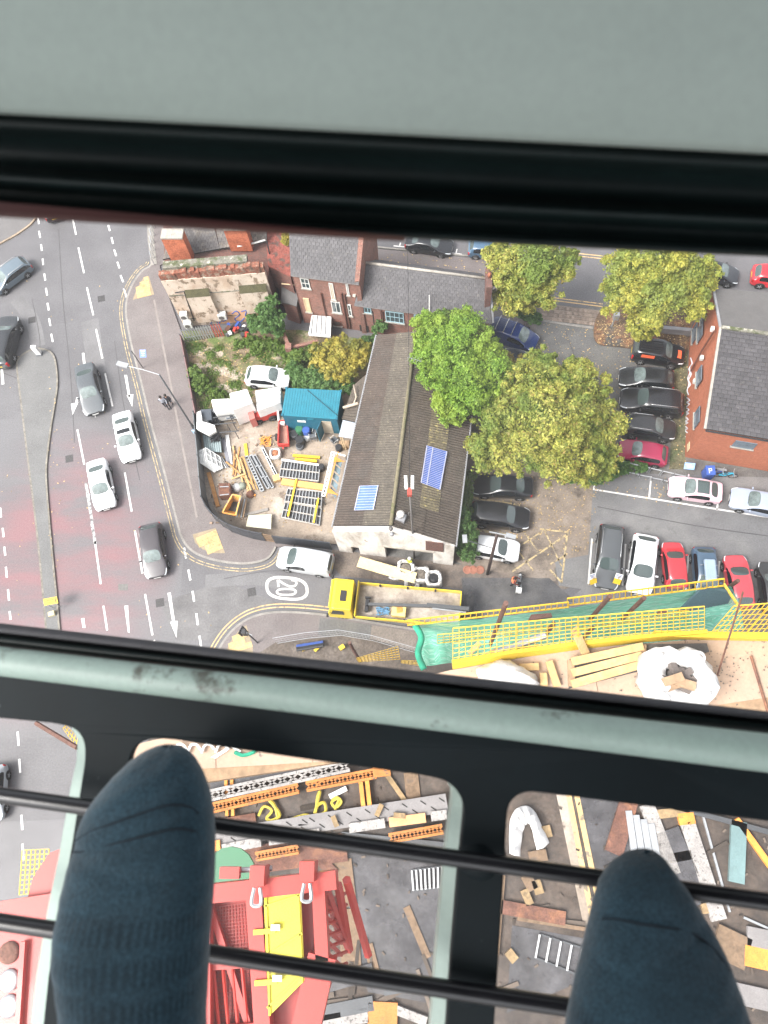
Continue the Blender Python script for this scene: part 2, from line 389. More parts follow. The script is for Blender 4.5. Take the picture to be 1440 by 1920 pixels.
# ---- painted road markings
dash = MB()
def mark(mb, x0, y0, x1, y1, wd=0.13): mb.strip([P(x0, y0), P(x1, y1)], wd, 0.005)
for x0, y0, x1, y1 in [(71, 407, 73, 420), (73, 433, 75.5, 446), (77, 458, 78.5, 470), (80, 485, 81, 497), (83, 513, 85, 526), (86, 540, 88.5, 554), (89, 568, 91.5, 582), (92, 597, 94.5, 611), (96, 626, 99, 641),
        (200, 400, 201, 409), (203, 422, 206, 433), (209, 445, 212, 457), (214, 468, 218, 480), (220, 491, 224, 503), (226, 516, 231, 529), (232, 541, 237, 557),
        (0.5, 952, 2, 970), (5, 990, 7, 1007), (8, 1025, 10, 1042), (11, 1063, 13, 1083), (15, 1105, 17, 1126), (18, 1146, 20, 1162),
        (33, 1372, 35, 1398), (36, 1423, 38, 1449), (40, 1528, 42, 1556), (42, 1582, 44, 1614),
        (345, 1027, 349, 1047), (353, 1068, 357, 1088), (361, 1108, 364, 1128), (368, 1150, 371, 1172), (374, 1192, 377, 1212)]:
    mark(dash, x0, y0, x1, y1, 0.15)
dash.build('lane_dashes', WHITE_M, kind='structure', origin=(0, 0, 0))
lines = MB()
for x0, y0, x1, y1 in [(135, 403, 142.5, 440), (147, 464, 157.5, 512), (163, 539, 175, 591), (180, 617, 192, 672), (197, 700, 211, 762), (234, 886, 247, 959), (253, 995, 267, 1075), (272, 1114, 286, 1191), (289, 1200, 297, 1240),
        (145, 805, 158, 871), (178, 1015, 189, 1095), (194, 1136, 201, 1182)]:
    mark(lines, x0, y0, x1, y1, 0.14)
lines.build('lane_lines', WHITE_M, kind='structure', origin=(0, 0, 0))
wl = MB(); mark(wl, 161, 905, 173, 980, 0.22); mark(wl, 172, 980, 179, 1020, 0.22); wl.build('scrubbed_line', WHITE_W, kind='structure', origin=(0, 0, 0))
ar = MB()
def arrow(pts): ar.poly([P(x, y, 0.005) for x, y in pts])
arrow([(233, 703), (238, 703), (244.5, 744), (240.5, 744)]); arrow([(237.5, 741), (250, 739), (248, 763)])
arrow([(153.5, 662), (158, 661.5), (161.5, 690), (157, 690)])
arrow([(133, 757), (147, 754), (136, 778)]); arrow([(143, 745), (147, 745), (145, 757), (141, 757)])
arrow([(173, 768), (181, 766), (179, 784)])
arrow([(233, 1136), (240, 1135), (243, 1186), (240, 1186)])
arrow([(314, 1112), (320, 1111), (328, 1165), (323, 1166)]); arrow([(319, 1166), (333, 1164), (331, 1196)])
arrow([(152, 1160), (158, 1159), (160, 1177), (155, 1177)])
arrow([(0, 676), (4, 676), (8, 720), (3, 721)])
ar.build('road_arrows', WHITE_M, kind='structure', origin=(0, 0, 0))
# 20 in its oval
rd = MB(); n = 48
def PE(a, sx, sy):
    ex = math.copysign(abs(math.cos(a))**0.75, math.cos(a)); ey = math.copysign(abs(math.sin(a))**0.75, math.sin(a))
    return P(538+sx*ex+1.0*ey, 1103+sy*ey+3.0*ex, 0.005)
for i in range(n):
    a, b = 2*math.pi*i/n, 2*math.pi*(i+1)/n
    rd.quad(PE(a, 35, 17.5), PE(b, 35, 17.5), PE(b, 40.5, 22.5), PE(a, 40.5, 22.5))
def dig(pts, x0, x1, y0, y1): rd.strip(crom([P(x0+(x1-x0)*u, y0+(y1-y0)*r, 0.005) for r, u in pts], 3), 0.155, 0.0055)
dig([(0.0, .72), (.12, .93), (.5, 1.0), (.88, .92), (1, .72), (.88, .52), (.55, .3), (0.02, .03)], 521, 556, 1087.5, 1099.5)
rd.strip([P(520.5, 1087, 0.0065), P(522.5, 1100.5, 0.0065)], 0.16, 0.0065)
dig([(0, .5), (.1, .85), (.5, 1), (.9, .85), (1, .5), (.9, .15), (.5, 0), (.1, .15), (0, .5)], 519, 555, 1104, 1115.5)
rd.build('speed_roundel', mat('roundel_paint', (0.50, 0.485, 0.46), 0.7, var=0.2, vs=2, col3=(0.15, 0.14, 0.135), s3=5, thr3=(0.57, 0.66)), kind='structure', origin=(0, 0, 0))

# ironwork, cracks, tyre polish
IRON = mat('cast_iron', (0.045, 0.042, 0.042), 0.6, var=0.2, vs=6, fine=0.3, fs=40)
CRACK = mat('tar_seam', (0.065, 0.062, 0.063), 0.5, var=0.2)
PALEP = mat('pale_trench', (0.13, 0.126, 0.128), 0.6, var=0.15, vs=0.6, fine=0.14, fs=9)
for x, y in ((300, 1130), (472, 1110), (190, 560), (130, 860), (60, 600), (250, 640)):
    c = P(x, y, .004); tag(MB().box(c, (.62, .62, .012), Matrix.Rotation(.2, 3, 'Z')).build('manhole_cover', IRON), kind='structure')
for pts in ([(60, 560), (75, 640), (68, 700)], [(8, 700), (60, 720)], [(110, 430), (118, 560), (132, 700), (140, 830)], [(420, 1085), (520, 1070), (640, 1085)], [(215, 640), (232, 760), (262, 900)], [(1120, 950), (1300, 985), (1440, 1005)], [(1060, 620), (1085, 690)]):
    MB().strip(crom(PL(pts), 6), .07, .0035 if pts[0][0] < 900 else .0105).build('tar_seam', CRACK, kind='structure', origin=(0, 0, 0))
for pts, wd in (([(30, 560), (60, 600), (72, 650)], 1.2), ([(385, 1090), (480, 1085), (560, 1100)], 1.0), ([(168, 600), (182, 700)], 1.5)): MB().strip(crom(PL(pts), 5), wd, .0028).build('trench_patch', PALEP, kind='structure', origin=(0, 0, 0))
# patches and stains in the main road
sheet('road_patch', PL([(222, 1095), (240, 1095), (240, 1107), (222, 1107)], 0), 0.004, A_DRIVE)
def patch(name, px, z, m): sheet(name, PL(px, z), z, m)
patch('side_road_patch', [(300, 1130), (420, 1090), (520, 1130), (450, 1160), (400, 1200), (330, 1200)], 0.002, mat('asphalt_older', (0.114, 0.109, 0.109), 0.55, var=0.25, vs=0.7, fine=0.15, fs=8, rvar=0.15))
patch('muddy_verge', [(622, 1030), (860, 1058), (1000, 1062), (1090, 1092), (1060, 1105), (960, 1090), (880, 1106), (640, 1080), (624, 1062)], 0.004, mat('muddy_concrete', (0.15, 0.12, 0.098), 0.75, var=0.25, vs=0.7, fine=0.2, fs=7, col2=(0.095, 0.078, 0.068), s2=0.6, thr=(0.45, 0.6), rvar=0.2, bump=0.2))
patch('wet_apron', [(865, 1083), (1030, 1084), (1080, 1128), (900, 1145), (870, 1125)], 0.008, A_WET)

# car park side
patch('car_park', [(1110, 885), (1600, 900), (1600, 1180), (1060, 1130), (1090, 1105), (1100, 1040)], 0.0056, A_PARK)
patch('concrete_forecourt', [(868, 860), (1010, 870), (1130, 880), (1112, 912), (1103, 1040), (1040, 1066), (1042, 1090), (880, 1064), (850, 1050)], 0.0075, CONC_B)
patch('forecourt_repair', [(1040, 1052), (1103, 1040), (1095, 1105), (1048, 1098)], 0.009, A_PARK)
patch('drive', [(905, 585), (1130, 600), (1170, 640), (1290, 650), (1290, 900), (1105, 895), (1010, 700), (905, 700)], 0.0025, A_DRIVE)
wm = MB()
for x0, y0, x1, y1 in [(1115, 918, 1440, 970), (1440, 970, 1560, 990), (1117, 890, 1113, 919), (1221, 893, 1217, 934), (1347, 935, 1344, 957),
                       (1110, 1010, 1103, 1095), (1173, 1020, 1167, 1098), (1233, 1030, 1226, 1100), (1291, 1041, 1285, 1110), (1349, 1052, 1343, 1120)]:
    mark(wm, x0, y0, x1, y1, 0.12)
for v in range(len(wm.v)): wm.v[v] = (wm.v[v][0], wm.v[v][1], 0.012)
wm.build('bay_lines', WHITE_M, kind='structure', origin=(0, 0, 0))
ym = MB()
for x0, y0, x1, y1, wd in [(880, 932, 975, 948, .2), (884, 992, 970, 1006, .2), (1012, 992, 1064, 998, .13), (1064, 998, 1053, 1092, .13), (1020, 993, 1053, 1062, .11), (960, 1072, 1063, 1002, .13),
                           (972, 1034, 1000, 1070, .11), (975, 1024, 1018, 995, .11), (1032, 1058, 1062, 1040, .13), (1031, 1068, 1053, 1092, .13), (984, 1000, 1010, 1035, .1)]:
    ym.strip([P(x0, y0), P(x1, y1)], wd, 0.012)
ym.build('yellow_hatching', YELL_W, kind='structure', origin=(0, 0, 0))

# upper street
patch('upper_street', [(660, 330), (1800, 360), (1800, 560), (1130, 562), (1100, 578), (1000, 566), (660, 545)], 0.0045, A_ROAD)
raised('upper_pavement', PL([(660, 462), (800, 476), (915, 487), (1008, 560), (1012, 600), (990, 640), (880, 640), (660, 600)], 0.12), -0.03, 0.12, PAVE)
MB().ribbon(PL([(660, 460), (800, 474), (885, 482), (925, 487)], -0.02), 0.15, 0.15).build('upper_kerb', KERB, kind='structure', origin=(0, 0, 0))
# sett crossing strip
st = MB()
for i in range(24):
    for j in range(4):
        x = 1018+i*4.7; y = 574+j*7.5+i*0.55
        c = P(x, y, 0.02); st.box(c, (0.19, 0.29, 0.03), Matrix.Rotation(random.uniform(-.03, .03), 3, 'Z'))
patch('sett_bed', [(1008, 567), (1132, 583), (1130, 612), (1010, 597)], 0.008, CONC_B)
st.build('setts', STONE_B, kind='stuff', origin=(0, 0, 0))
MB().ribbon(PL([(1012, 600), (1060, 608), (1112, 615)], 0.0), 0.22, 0.03).build('channel_stone', KERB, kind='structure', origin=(0, 0, 0))
ym = MB()
for x0, y0, x1, y1 in [(1060, 478, 1180, 490), (1060, 473, 1180, 485), (1180, 487, 1300, 499), (930, 545, 1010, 556), (1020, 556, 1130, 570), (1020, 561, 1130, 575)]:
    ym.strip([P(x0, y0), P(x1, y1)], 0.1, 0.009)
ym.build('upper_yellow_lines', YELL_M, kind='structure', origin=(0, 0, 0))
wm = MB()
for x0, y0, x1, y1 in [(738, 461, 758, 463), (751, 455, 749, 462), (845, 474, 866, 477), (857, 467, 855, 475)]:
    wm.strip([P(x0, y0), P(x1, y1)], 0.1, 0.009)
wm.build('parking_ticks', WHITE_M, kind='structure', origin=(0, 0, 0))
raised('drive_island', crom(PL([(1118, 596), (1114, 612), (1113, 630), (1118, 642), (1130, 648), (1160, 651), (1285, 662), (1292, 620), (1295, 590), (1180, 572), (1135, 577)]), 3, True), -0.03, 0.11, mat('leafy_bed', (0.11, 0.07, 0.042), 0.95, var=0.3, vs=1.2, fine=0.45, fs=6, col2=(0.18, 0.09, 0.045), s2=0.8, col3=(0.06, 0.055, 0.05), s3=0.5, bump=0.4))
raised('drive_kerb_bed', crom(PL([(1004, 590), (1014, 600), (1012, 640), (1000, 660), (985, 640), (980, 600)]), 3, True), -0.03, 0.11, PAVE2)
patch('wall_foot_strip', [(1265, 655), (1290, 650), (1285, 880), (1255, 880)], 0.010, mat('mossy_strip', (0.10, 0.09, 0.05), 0.95, var=0.3, vs=1, fine=0.4, fs=6, col2=(0.06, 0.075, 0.03), s2=0.8))

# yard behind the fences and the plot above it
YARD = PL([(372, 775), (640, 740), (690, 700), (640, 1022), (515, 1012), (470, 1005), (435, 995), (408, 972), (392, 945), (385, 918)])
sheet('yard_concrete', YARD, 0.13, CONC)
sheet('plot_earth', PL([(340, 622), (560, 620), (700, 640), (690, 702), (640, 742), (372, 778), (363, 720), (350, 650)]), 0.135, EARTH)
for i, pts in enumerate([[(362, 655), (395, 652), (420, 664), (405, 674), (372, 670)], [(365, 684), (400, 684), (455, 700), (495, 718), (470, 722), (420, 706), (375, 700)], [(370, 720), (420, 722), (470, 735), (420, 738), (380, 736)]]):
    sheet('gravel_track', crom(PL(pts), 4, True), 0.139+0.003*i, GRAVEL)

# tactile paving: every slab a piece
TACT = mat('tactile_buff', (0.47, 0.33, 0.155), 0.85, var=0.15, vs=1.5, fine=0.12, fs=8, col3=(0.3, 0.21, 0.10), s3=2.2, thr3=(0.55, 0.68))
def inside(p, poly):
    c = False; n = len(poly)
    for i in range(n):
        a, b = poly[i], poly[(i+1) % n]
        if (a[1] > p[1]) != (b[1] > p[1]) and p[0] < (b[0]-a[0])*(p[1]-a[1])/(b[1]-a[1])+a[0]: c = not c
    return c
slab_meshes = []
for k in range(4):
    mb = MB(); s = 0.39
    mb.box((0, 0, 0.0), (s, s, 0.03)); slab_meshes.append(mb)
slab_me = None
def tactile(outline, name):
    global slab_me
    poly = PL(outline, 0.13)
    t = MB().prism([(p.x, p.y) for p in poly], 0.10, 0.124).build(name, mat('tactile_joint', (0.25, 0.2, 0.13), 0.9), kind='structure')
    e = (poly[1]-poly[0]); e.z = 0; e.normalize(); f = Vector((-e.y, e.x, 0)); o = poly[0]
    s = 0.41
    for i in range(-16, 17):
        for j in range(-16, 17):
            c = o+e*(i+.5)*s+f*(j+.5)*s
            cor = [c+e*a*s*.5+f*b*s*.5 for a in (-1, 1) for b in (-1, 1)]
            ins = sum(inside(q, poly) for q in cor)
            if ins >= 3 and inside(c, poly):
                if slab_me is None:
                    ob = MB().box((0, 0, 0), (0.395, 0.395, 0.03)).build('slab', TACT, t, local=True); slab_me = ob.data
                else:
                    ob = bpy.data.objects.new('slab', slab_me); COL.objects.link(ob); ob.parent = t
                ob.location = c-t.location; ob.location.z = 0.126-t.location.z+random.uniform(-.002, .004)
                ob.rotation_euler = (0, 0, math.atan2(e.y, e.x)+random.uniform(-.015, .015))
tactile([(249, 562), (289, 552), (279, 517), (268, 522), (256, 542)], 'tactile_paving')
tactile([(422, 1037), (404, 990), (361, 1002), (366, 1018), (380, 1030), (400, 1037)], 'tactile_paving')
tactile([(474, 1212), (462, 1172), (446, 1184), (430, 1206), (424, 1222), (474, 1226)], 'tactile_paving')

# leaf litter
lf = MB()
def litter(poly, n, z):
    poly = PL(poly, z); xs = [p.x for p in poly]; ys = [p.y for p in poly]
    k = 0
    while k < n:
        x, y = random.uniform(min(xs), max(xs)), random.uniform(min(ys), max(ys)); k += 1
        if not inside((x, y), poly): continue
        s = random.uniform(.045, .085); a = random.uniform(0, 6.28); c, d = math.cos(a)*s, math.sin(a)*s
        lf.quad((x+c, y+d, z), (x-d*.6, y+c*.6, z+.012), (x-c, y-d, z), (x+d*.6, y-c*.6, z+.012))
litter([(880, 870), (1130, 880), (1110, 1040), (900, 1040)], 650, 0.02)
litter([(1000, 600), (1290, 640), (1290, 880), (1150, 880), (1000, 700)], 900, 0.02)
litter([(1115, 600), (1290, 600), (1285, 660), (1120, 645)], 600, 0.125)
litter([(1100, 880), (1300, 900), (1290, 960), (1100, 920)], 120, 0.02)
litter([(350, 640), (640, 650), (640, 740), (375, 775)], 900, 0.16)
litter([(375, 780), (640, 800), (640, 1010), (400, 960)], 350, 0.15)
litter([(690, 470), (915, 490), (900, 520), (690, 500)], 150, 0.14)
litter([(85, 700), (110, 700), (115, 1150), (95, 1150)], 160, 0.14)
litter([(0, 480), (300, 480), (420, 1200), (0, 1150)], 160, 0.012)
lf.build('fallen_leaves', mat('dead_leaves', (0.36, 0.25, 0.11), 0.85, isl=0.6, var=0, fine=0), kind='stuff', origin=(0, 0, 0))
# ================================================================ cars
GLASS = mat('car_glass', (0.06, 0.08, 0.078), 0.06, var=0, fine=0, spec=0.8)
GLASS_D = mat('car_glass_dark', (0.012, 0.014, 0.016), 0.08, var=0, fine=0, spec=0.6)
GLASS_L = mat('windscreen_glass', (0.12, 0.15, 0.145), 0.06, var=0.5, vs=1.6, fine=0, spec=0.7, co='obj')  # pale tint paints in the sky reflected by the windscreens
TRIM = mat('black_trim', (0.012, 0.012, 0.013), 0.6, var=0.1, fine=0)
TYRE = mat('tyre_rubber', (0.018, 0.018, 0.018), 0.85, var=0.15)
ALLOY = mat('alloy_rim', (0.42, 0.42, 0.43), 0.35, 0.7, var=0.1, fine=0)
HEADL = mat('headlamp_lens', (0.65, 0.68, 0.7), 0.12, var=0.1, fine=0)
TAILL = mat('tail_lamp_lens', (0.35, 0.012, 0.012), 0.2, var=0.1, fine=0)
PLATE_W = mat('plate_white', (0.75, 0.75, 0.72), 0.5, var=0, fine=0)
PLATE_Y = mat('plate_yellow', (0.7, 0.5, 0.06), 0.5, var=0, fine=0)
CHROME = mat('bright_trim', (0.6, 0.6, 0.6), 0.25, 0.8, var=0, fine=0)
TYPES = {   # L, W, H, bonnet: cowl from front, windscreen run, roof end from tail, rear glass base from tail, belt z, cowl z, nose z, deck z, kind
    'hatch':  dict(L=4.15, W=1.76, H=1.46, cowl=1.05, ws=0.80, rr=0.62, rb=0.16, belt=0.92, zc=1.00, zn=0.72, zd=0.92),
    'mini':   dict(L=3.75, W=1.68, H=1.45, cowl=0.88, ws=0.70, rr=0.50, rb=0.14, belt=0.92, zc=1.00, zn=0.74, zd=0.90),
    'sedan':  dict(L=4.62, W=1.82, H=1.43, cowl=1.28, ws=0.85, rr=1.32, rb=0.66, belt=0.90, zc=0.98, zn=0.70, zd=1.00),
    'coupe':  dict(L=4.40, W=1.80, H=1.38, cowl=1.25, ws=0.85, rr=1.05, rb=0.40, belt=0.90, zc=0.96, zn=0.68, zd=0.96),
    'estate': dict(L=4.65, W=1.82, H=1.47, cowl=1.22, ws=0.80, rr=0.50, rb=0.14, belt=0.92, zc=1.00, zn=0.72, zd=0.94),
    'suv':    dict(L=4.60, W=1.88, H=1.70, cowl=1.15, ws=0.70, rr=0.42, rb=0.14, belt=1.06, zc=1.14, zn=0.92, zd=1.08),
    'cross':  dict(L=4.38, W=1.82, H=1.60, cowl=1.08, ws=0.78, rr=0.48, rb=0.14, belt=1.00, zc=1.08, zn=0.84, zd=1.02),
    'van':    dict(L=4.45, W=1.82, H=1.82, cowl=0.88, ws=0.78, rr=0.16, rb=0.06, belt=1.06, zc=1.16, zn=0.86, zd=1.08),
}
CAGE = {}
def car_pieces(tp):
    if tp in CAGE: return CAGE[tp]
    d = TYPES[tp]; L, W, H = d['L'], d['W'], d['H']; h = W/2; b = d['belt']; fr, tl = L/2, -L/2
    wr = h*0.74 if tp not in ('van', 'suv') else h*0.80
    xc = fr-d['cowl']; xw = xc-d['ws']; xr = tl+d['rr']; xb = tl+d['rb']
    S = []   # x, half pts
    def low(x, w, zt, zc, top):      # bonnet / deck stations
        S.append((x, [(w*.86, .22), (w*.98, .36), (w, .58), (w*.975, min(b, zt)*.93), (w*.90, zt-.03), (w*.78, zt), (0, zt+.025)]))
    def up(x, w, rw, z):
        S.append((x, [(w*.88, .2), (w*.985, .34), (w, .6), (w*.97, b), (rw+.055, z-.13), (rw-.02, z-.025), (0, z)]))
    S.append((fr, [(h*.62, .30), (h*.72, .40), (h*.76, .55), (h*.74, d['zn']-.14), (h*.66, d['zn']-.06), (h*.5, d['zn']-.04), (0, d['zn']-.03)]))
    low(fr-.16, h*.90, d['zn'], 0, 0)
    low(fr-.5, h*.985, d['zn']+.35*(d['zc']-d['zn']), 0, 0)
    low(fr-.62-.25*(d['cowl']-.7), h, d['zn']+.6*(d['zc']-d['zn']), 0, 0)
    S.append((xc, [(h*.88, .2), (h*.985, .34), (h, .6), (h*.97, b), (h*.90, d['zc']-.005), (h*.80, d['zc']+.02), (0, d['zc']+.05)]))
    up(xw, h, wr, H-.035)
    up(xw-.32*(xw-xr), h, wr+.01, H)
    up(xw-.66*(xw-xr), h, wr, H-.01)
    up(xr, h*.99, wr-.03, H-.06)
    S.append((xb, [(h*.86, .22), (h*.96, .36), (h*.975, .6), (h*.95, b), (h*.86, d['zd']-.0), (h*.74, d['zd']+.02), (0, d['zd']+.04)]))
    if tp in ('sedan', 'coupe'): low(tl+.14, h*.92, d['zd']-.02, 0, 0)
    S.append((tl, [(h*.70, .30), (h*.80, .42), (h*.84, .58), (h*.82, b-.08), (h*.74, d['zd']-.07), (h*.6, d['zd']-.05), (0, d['zd']-.04)]))
    n = len(S); ring = 13
    vs = []
    for x, hp in S:
        for y, z in hp: vs.append((x, y, z))
        for y, z in hp[-2::-1]: vs.append((x, -y, z))
    i_c, i_w, i_r, i_b = 4, 5, 8, 9
    fs, ms = [], []
    for i in range(n-1):
        for j in range(12):
            jj = j if j < 6 else 11-j; side = 0 if j < 6 else 1
            m = 0
            if jj == 0: m = 7
            if jj == 5:
                if i == i_c: m = 1
                elif i == i_r: m = 2
            if jj == 3:
                if i_c <= i < i_r: m = 3+side
                if i == i_r and tp in ('suv', 'estate', 'cross'): m = 3+side
                if tp == 'van' and i >= i_w+1: m = 0
            if jj == 4 and tp in ('estate', 'suv') and False: m = 7
            if i == 0 and jj in (3,): m = 5
            if i == 1 and jj == 3: m = 5
            if i == n-2 and jj in (2, 3): m = 6
            fs.append((i*ring+j, i*ring+j+1, (i+1)*ring+j+1, (i+1)*ring+j)); ms.append(m)
        fs.append((i*ring+12, i*ring, (i+1)*ring, (i+1)*ring+12)); ms.append(7)
    for e, st in ((0, 0), (n-1, 1)):
        o = e*ring
        for k in range(6):
            q = (o+k, o+k+1, o+11-k, o+12-k) if k < 5 else (o+5, o+6, o+7)
            m = 7 if k in (0, 1) and st == 0 else 0
            if st == 0 and k == 2: m = 7
            fs.append(q[::-1] if st == 0 else q); ms.append(m)
    me = bpy.data.meshes.new('cage'); me.from_pydata(vs, [], fs); me.polygons.foreach_set('material_index', ms)
    for _ in range(8): me.materials.append(TRIM)
    bm = bmesh.new(); bm.from_mesh(me); bmesh.ops.recalc_face_normals(bm, faces=bm.faces)
    cl = bm.edges.layers.float.new('crease_edge')
    for e in bm.edges:
        a, c = e.verts[0].index, e.verts[1].index
        mats_ = {f.material_index for f in e.link_faces}
        if len(mats_) > 1: e[cl] = 0.8
        ja, jc = a % ring, c % ring
        if ja == jc and ja in (3, 9): e[cl] = max(e[cl], 0.35)
        if ja == jc and ja in (0, 12): e[cl] = 0.8
    bm.to_mesh(me); bm.free()
    ob = bpy.data.objects.new('cage', me); COL.objects.link(ob)
    mod = ob.modifiers.new('s', 'SUBSURF'); mod.levels = 2; mod.render_levels = 2
    dg = bpy.context.evaluated_depsgraph_get(); ev = bpy.data.meshes.new_from_object(ob.evaluated_get(dg))
    bpy.data.objects.remove(ob); bpy.data.meshes.remove(me)
    co = np.zeros(len(ev.vertices)*3); ev.vertices.foreach_get('co', co); co = co.reshape(-1, 3)
    out = {}
    groups = {}
    for p in ev.polygons: groups.setdefault(p.material_index, []).append(list(p.vertices))
    bpy.data.meshes.remove(ev)
    for mi, polys in groups.items():
        ids = sorted({v for q in polys for v in q}); mp = {v: k for k, v in enumerate(ids)}
        out[mi] = ([tuple(co[v]) for v in ids], [[mp[v] for v in q] for q in polys])
    lo, hi = co.min(0), co.max(0)
    CAGE[tp] = (out, d, lo, hi, (xc, xw, xr, xb, wr)); return CAGE[tp]
NAMES = {0: 'body', 1: 'windscreen', 2: 'rear_window', 3: 'side_window', 4: 'side_window', 5: 'headlight', 6: 'tail_light', 7: 'lower_trim'}
def split_lr(vsf):
    vs, fs = vsf; A = {}
    for f in fs:
        k = sum(vs[i][1] for i in f) > 0; A.setdefault(k, []).append(f)
    out = []
    for k, q in A.items():
        ids = sorted({v for f in q for v in f}); mp = {v: n for n, v in enumerate(ids)}
        out.append(([vs[v] for v in ids], [[mp[v] for v in f] for f in q]))
    return out
CARMESH = {}
def wheel_mesh(r):
    key = ('w', r)
    if key not in CARMESH:
        t = MB(); A = Matrix.Rotation(R(90), 3, 'X')
        t.lathe((0, 0, 0), [(r*.62, -.1), (r*.95, -.1), (r, -.06), (r, .06), (r*.95, .1), (r*.62, .1)], 20, A, cap0=True, cap1=True)
        q = MB(); q.lathe((0, 0, 0), [(.0001, -.105), (r*.2, -.115), (r*.62, -.102)], 16, A, cap1=False)
        for k in range(5):
            a = k*2*math.pi/5; q.beam((math.cos(a)*.02, -.108, math.sin(a)*.02), (math.cos(a)*r*.6, -.112, math.sin(a)*r*.6), .05, .02, (0, 1, 0))
        CARMESH[key] = (t, q)
    return CARMESH[key]
def car(name, label, tp, col, front, rear, group=None, glass=None, roof=None, rough=0.28, rails=False, sunroof=False, plate=True, z=0.0, cat='car', sc=1.0, metal=0.0, bars=False):
    """front, rear: pixels of the two bumpers' middles at bumper height"""
    out, d, lo, hi, xs = car_pieces(tp); xc, xw, xr, xb, wr = xs
    a, b = P(*front, z+.5), P(*rear, z+.5)
    mid = (a+b)/2; ln = (a-b).length; s = min(max(ln/d['L'], .86), 1.16)*sc
    t = thing(name, label, cat, (mid.x, mid.y, z), math.atan2((a-b).y, (a-b).x), group)
    t.scale = (s, min(max(s, .95), 1.08), min(max(s, .95), 1.05))
    k = ('p', tuple(col), rough, metal)
    if k not in MC: MC[k] = mat('car_paint', col, rough, metal, var=0.06, vs=1.2, fine=0.03, fs=20, coat=0.6, spec=0.5, co='obj')
    pm = MC[k]
    def add(nm, mb, m, par=t, smooth=True):
        return mb.build(nm, m, par, local=True, smooth=smooth, uv=False)
    for mi, vf in out.items():
        m = {0: pm, 1: glass or GLASS_L, 2: GLASS, 3: GLASS_D, 4: GLASS_D, 5: HEADL, 6: TAILL, 7: TRIM}[mi]
        for vsf in (split_lr(vf) if mi in (5, 6) else [vf]):
            q = MB(); q.add(vsf[0], vsf[1])
            nm = NAMES[mi]; o = add(nm, q, m)
    h = d['W']/2; r = .33 if tp not in ('suv', 'cross') else .36
    wb = d['L']*.295
    for sx in (1, -1):
        for sy in (1, -1):
            tm, qm = wheel_mesh(r)
            wv = MB(); wv.lathe((0, 0, 0), [(r+.055, -.004), (r+.055, .004)], 20, Matrix.Rotation(R(90), 3, 'X'))
            wp = thing('wheel', None, None); wp.parent = t; wp.location = (sx*wb, sy*(h-.085), r); wp.rotation_euler = (0, 0, 0 if sy < 0 else math.pi)
            o = add('wheel_arch', wv, TRIM, wp); o.location = (0, -.094, .02)
            add('tyre', tm, TYRE, wp); add('rim', qm, ALLOY, wp)
    for sy in (1, -1):
        q = MB(); q.lathe((0, 0, 0), [(.001, -.11), (.06, -.09), (.075, 0), (.06, .09), (.001, .11)], 8, Matrix.Rotation(R(90), 3, 'X'))
        o = add('wing_mirror', q, pm if tp != 'van' else TRIM); o.location = (xc-.28, sy*(h+.07), d['belt']+.06)
    if plate:
        q = MB().box((0, 0, 0), (.02, .52, .115)); o = add('number_plate', q, PLATE_W, smooth=False); o.location = (hi[0]+.0, 0, .45)
        q = MB().box((0, 0, 0), (.02, .52, .115)); o = add('number_plate', q, PLATE_Y, smooth=False); o.location = (lo[0]-.0, 0, .62)
    q = MB().box((0, 0, 0), (.03, h*.9, .12)); o = add('grille', q, TRIM, smooth=False); o.location = (hi[0]-.015, 0, .60)
    zt = hi[2]
    if rails:
        for sy in (1, -1):
            q = MB().tube([(xw-.1, sy*(wr-.0), zt-.07), (xw-.25, sy*(wr-.01), zt+.02), (xr+.3, sy*(wr-.02), zt+.015), (xr+.1, sy*(wr-.03), zt-.08)], .022, 6)
            add('roof_rail', q, CHROME)
    if bars:
        for fx in (.2, .5, .8):
            x = xw-.1-(xw-xr)*fx*.95; q = MB().beam((x, -wr-.02, zt+.06), (x, wr+.02, zt+.06), .06, .03); q.box((x, -wr+.03, zt+.02), (.05, .05, .1)); q.box((x, wr-.03, zt+.02), (.05, .05, .1))
            add('roof_bar', q, CHROME, smooth=False)
    if roof is not None or sunroof:
        x1, x0 = (xw-.10, xr+.15) if roof is not None else (xw-.15, xw-.62)
        q = MB(); n = 6; ww = wr-.13
        for i in range(n):
            for j in range(n):
                def pt(u, v):
                    x = x0+(x1-x0)*u; y = -ww+2*ww*v
                    zz = zt-.02*(abs(2*v-1)**2)*1.6-.05*(max(0, u-.7)/.3)**2*.6-.05*(max(0, .3-u)/.3)**2*.6+.012
                    return (x, y, zz)
                q.quad(pt(i/n, j/n), pt((i+1)/n, j/n), pt((i+1)/n, (j+1)/n), pt(i/n, (j+1)/n))
        add('roof_panel' if roof is not None else 'sunroof', q, roof if roof is not None else GLASS_D)
    q = MB()
    for sy in (-.28, .22): q.beam((xc+.0, sy+.2, d['zc']+.045), (xc-.12, sy-.25, d['zc']+.09), .02, .015)
    add('wipers', q, TRIM, smooth=False)
    # door shut lines and handles
    for sy in (1, -1):
        for fx in (.04, -.2):
            q = MB().box((d['L']*fx-.15, sy*(h-.012), d['belt']-.10), (.16, .03, .025)); add('door_handle', q, pm, smooth=False)
    return t
WHITE = (0.74, 0.75, 0.76); BLACK = (0.010, 0.010, 0.012); DGREY = (0.05, 0.055, 0.062); RED = (0.50, 0.035, 0.045)
ROADG, PARKG = 'cars driving on the main road', 'cars standing in the car park'
car('grey_car', 'grey blue estate car leaving the side road at the far left edge of the road', 'estate', (0.10, 0.13, 0.155), (-16, 545), (54, 493), ROADG, rails=True)
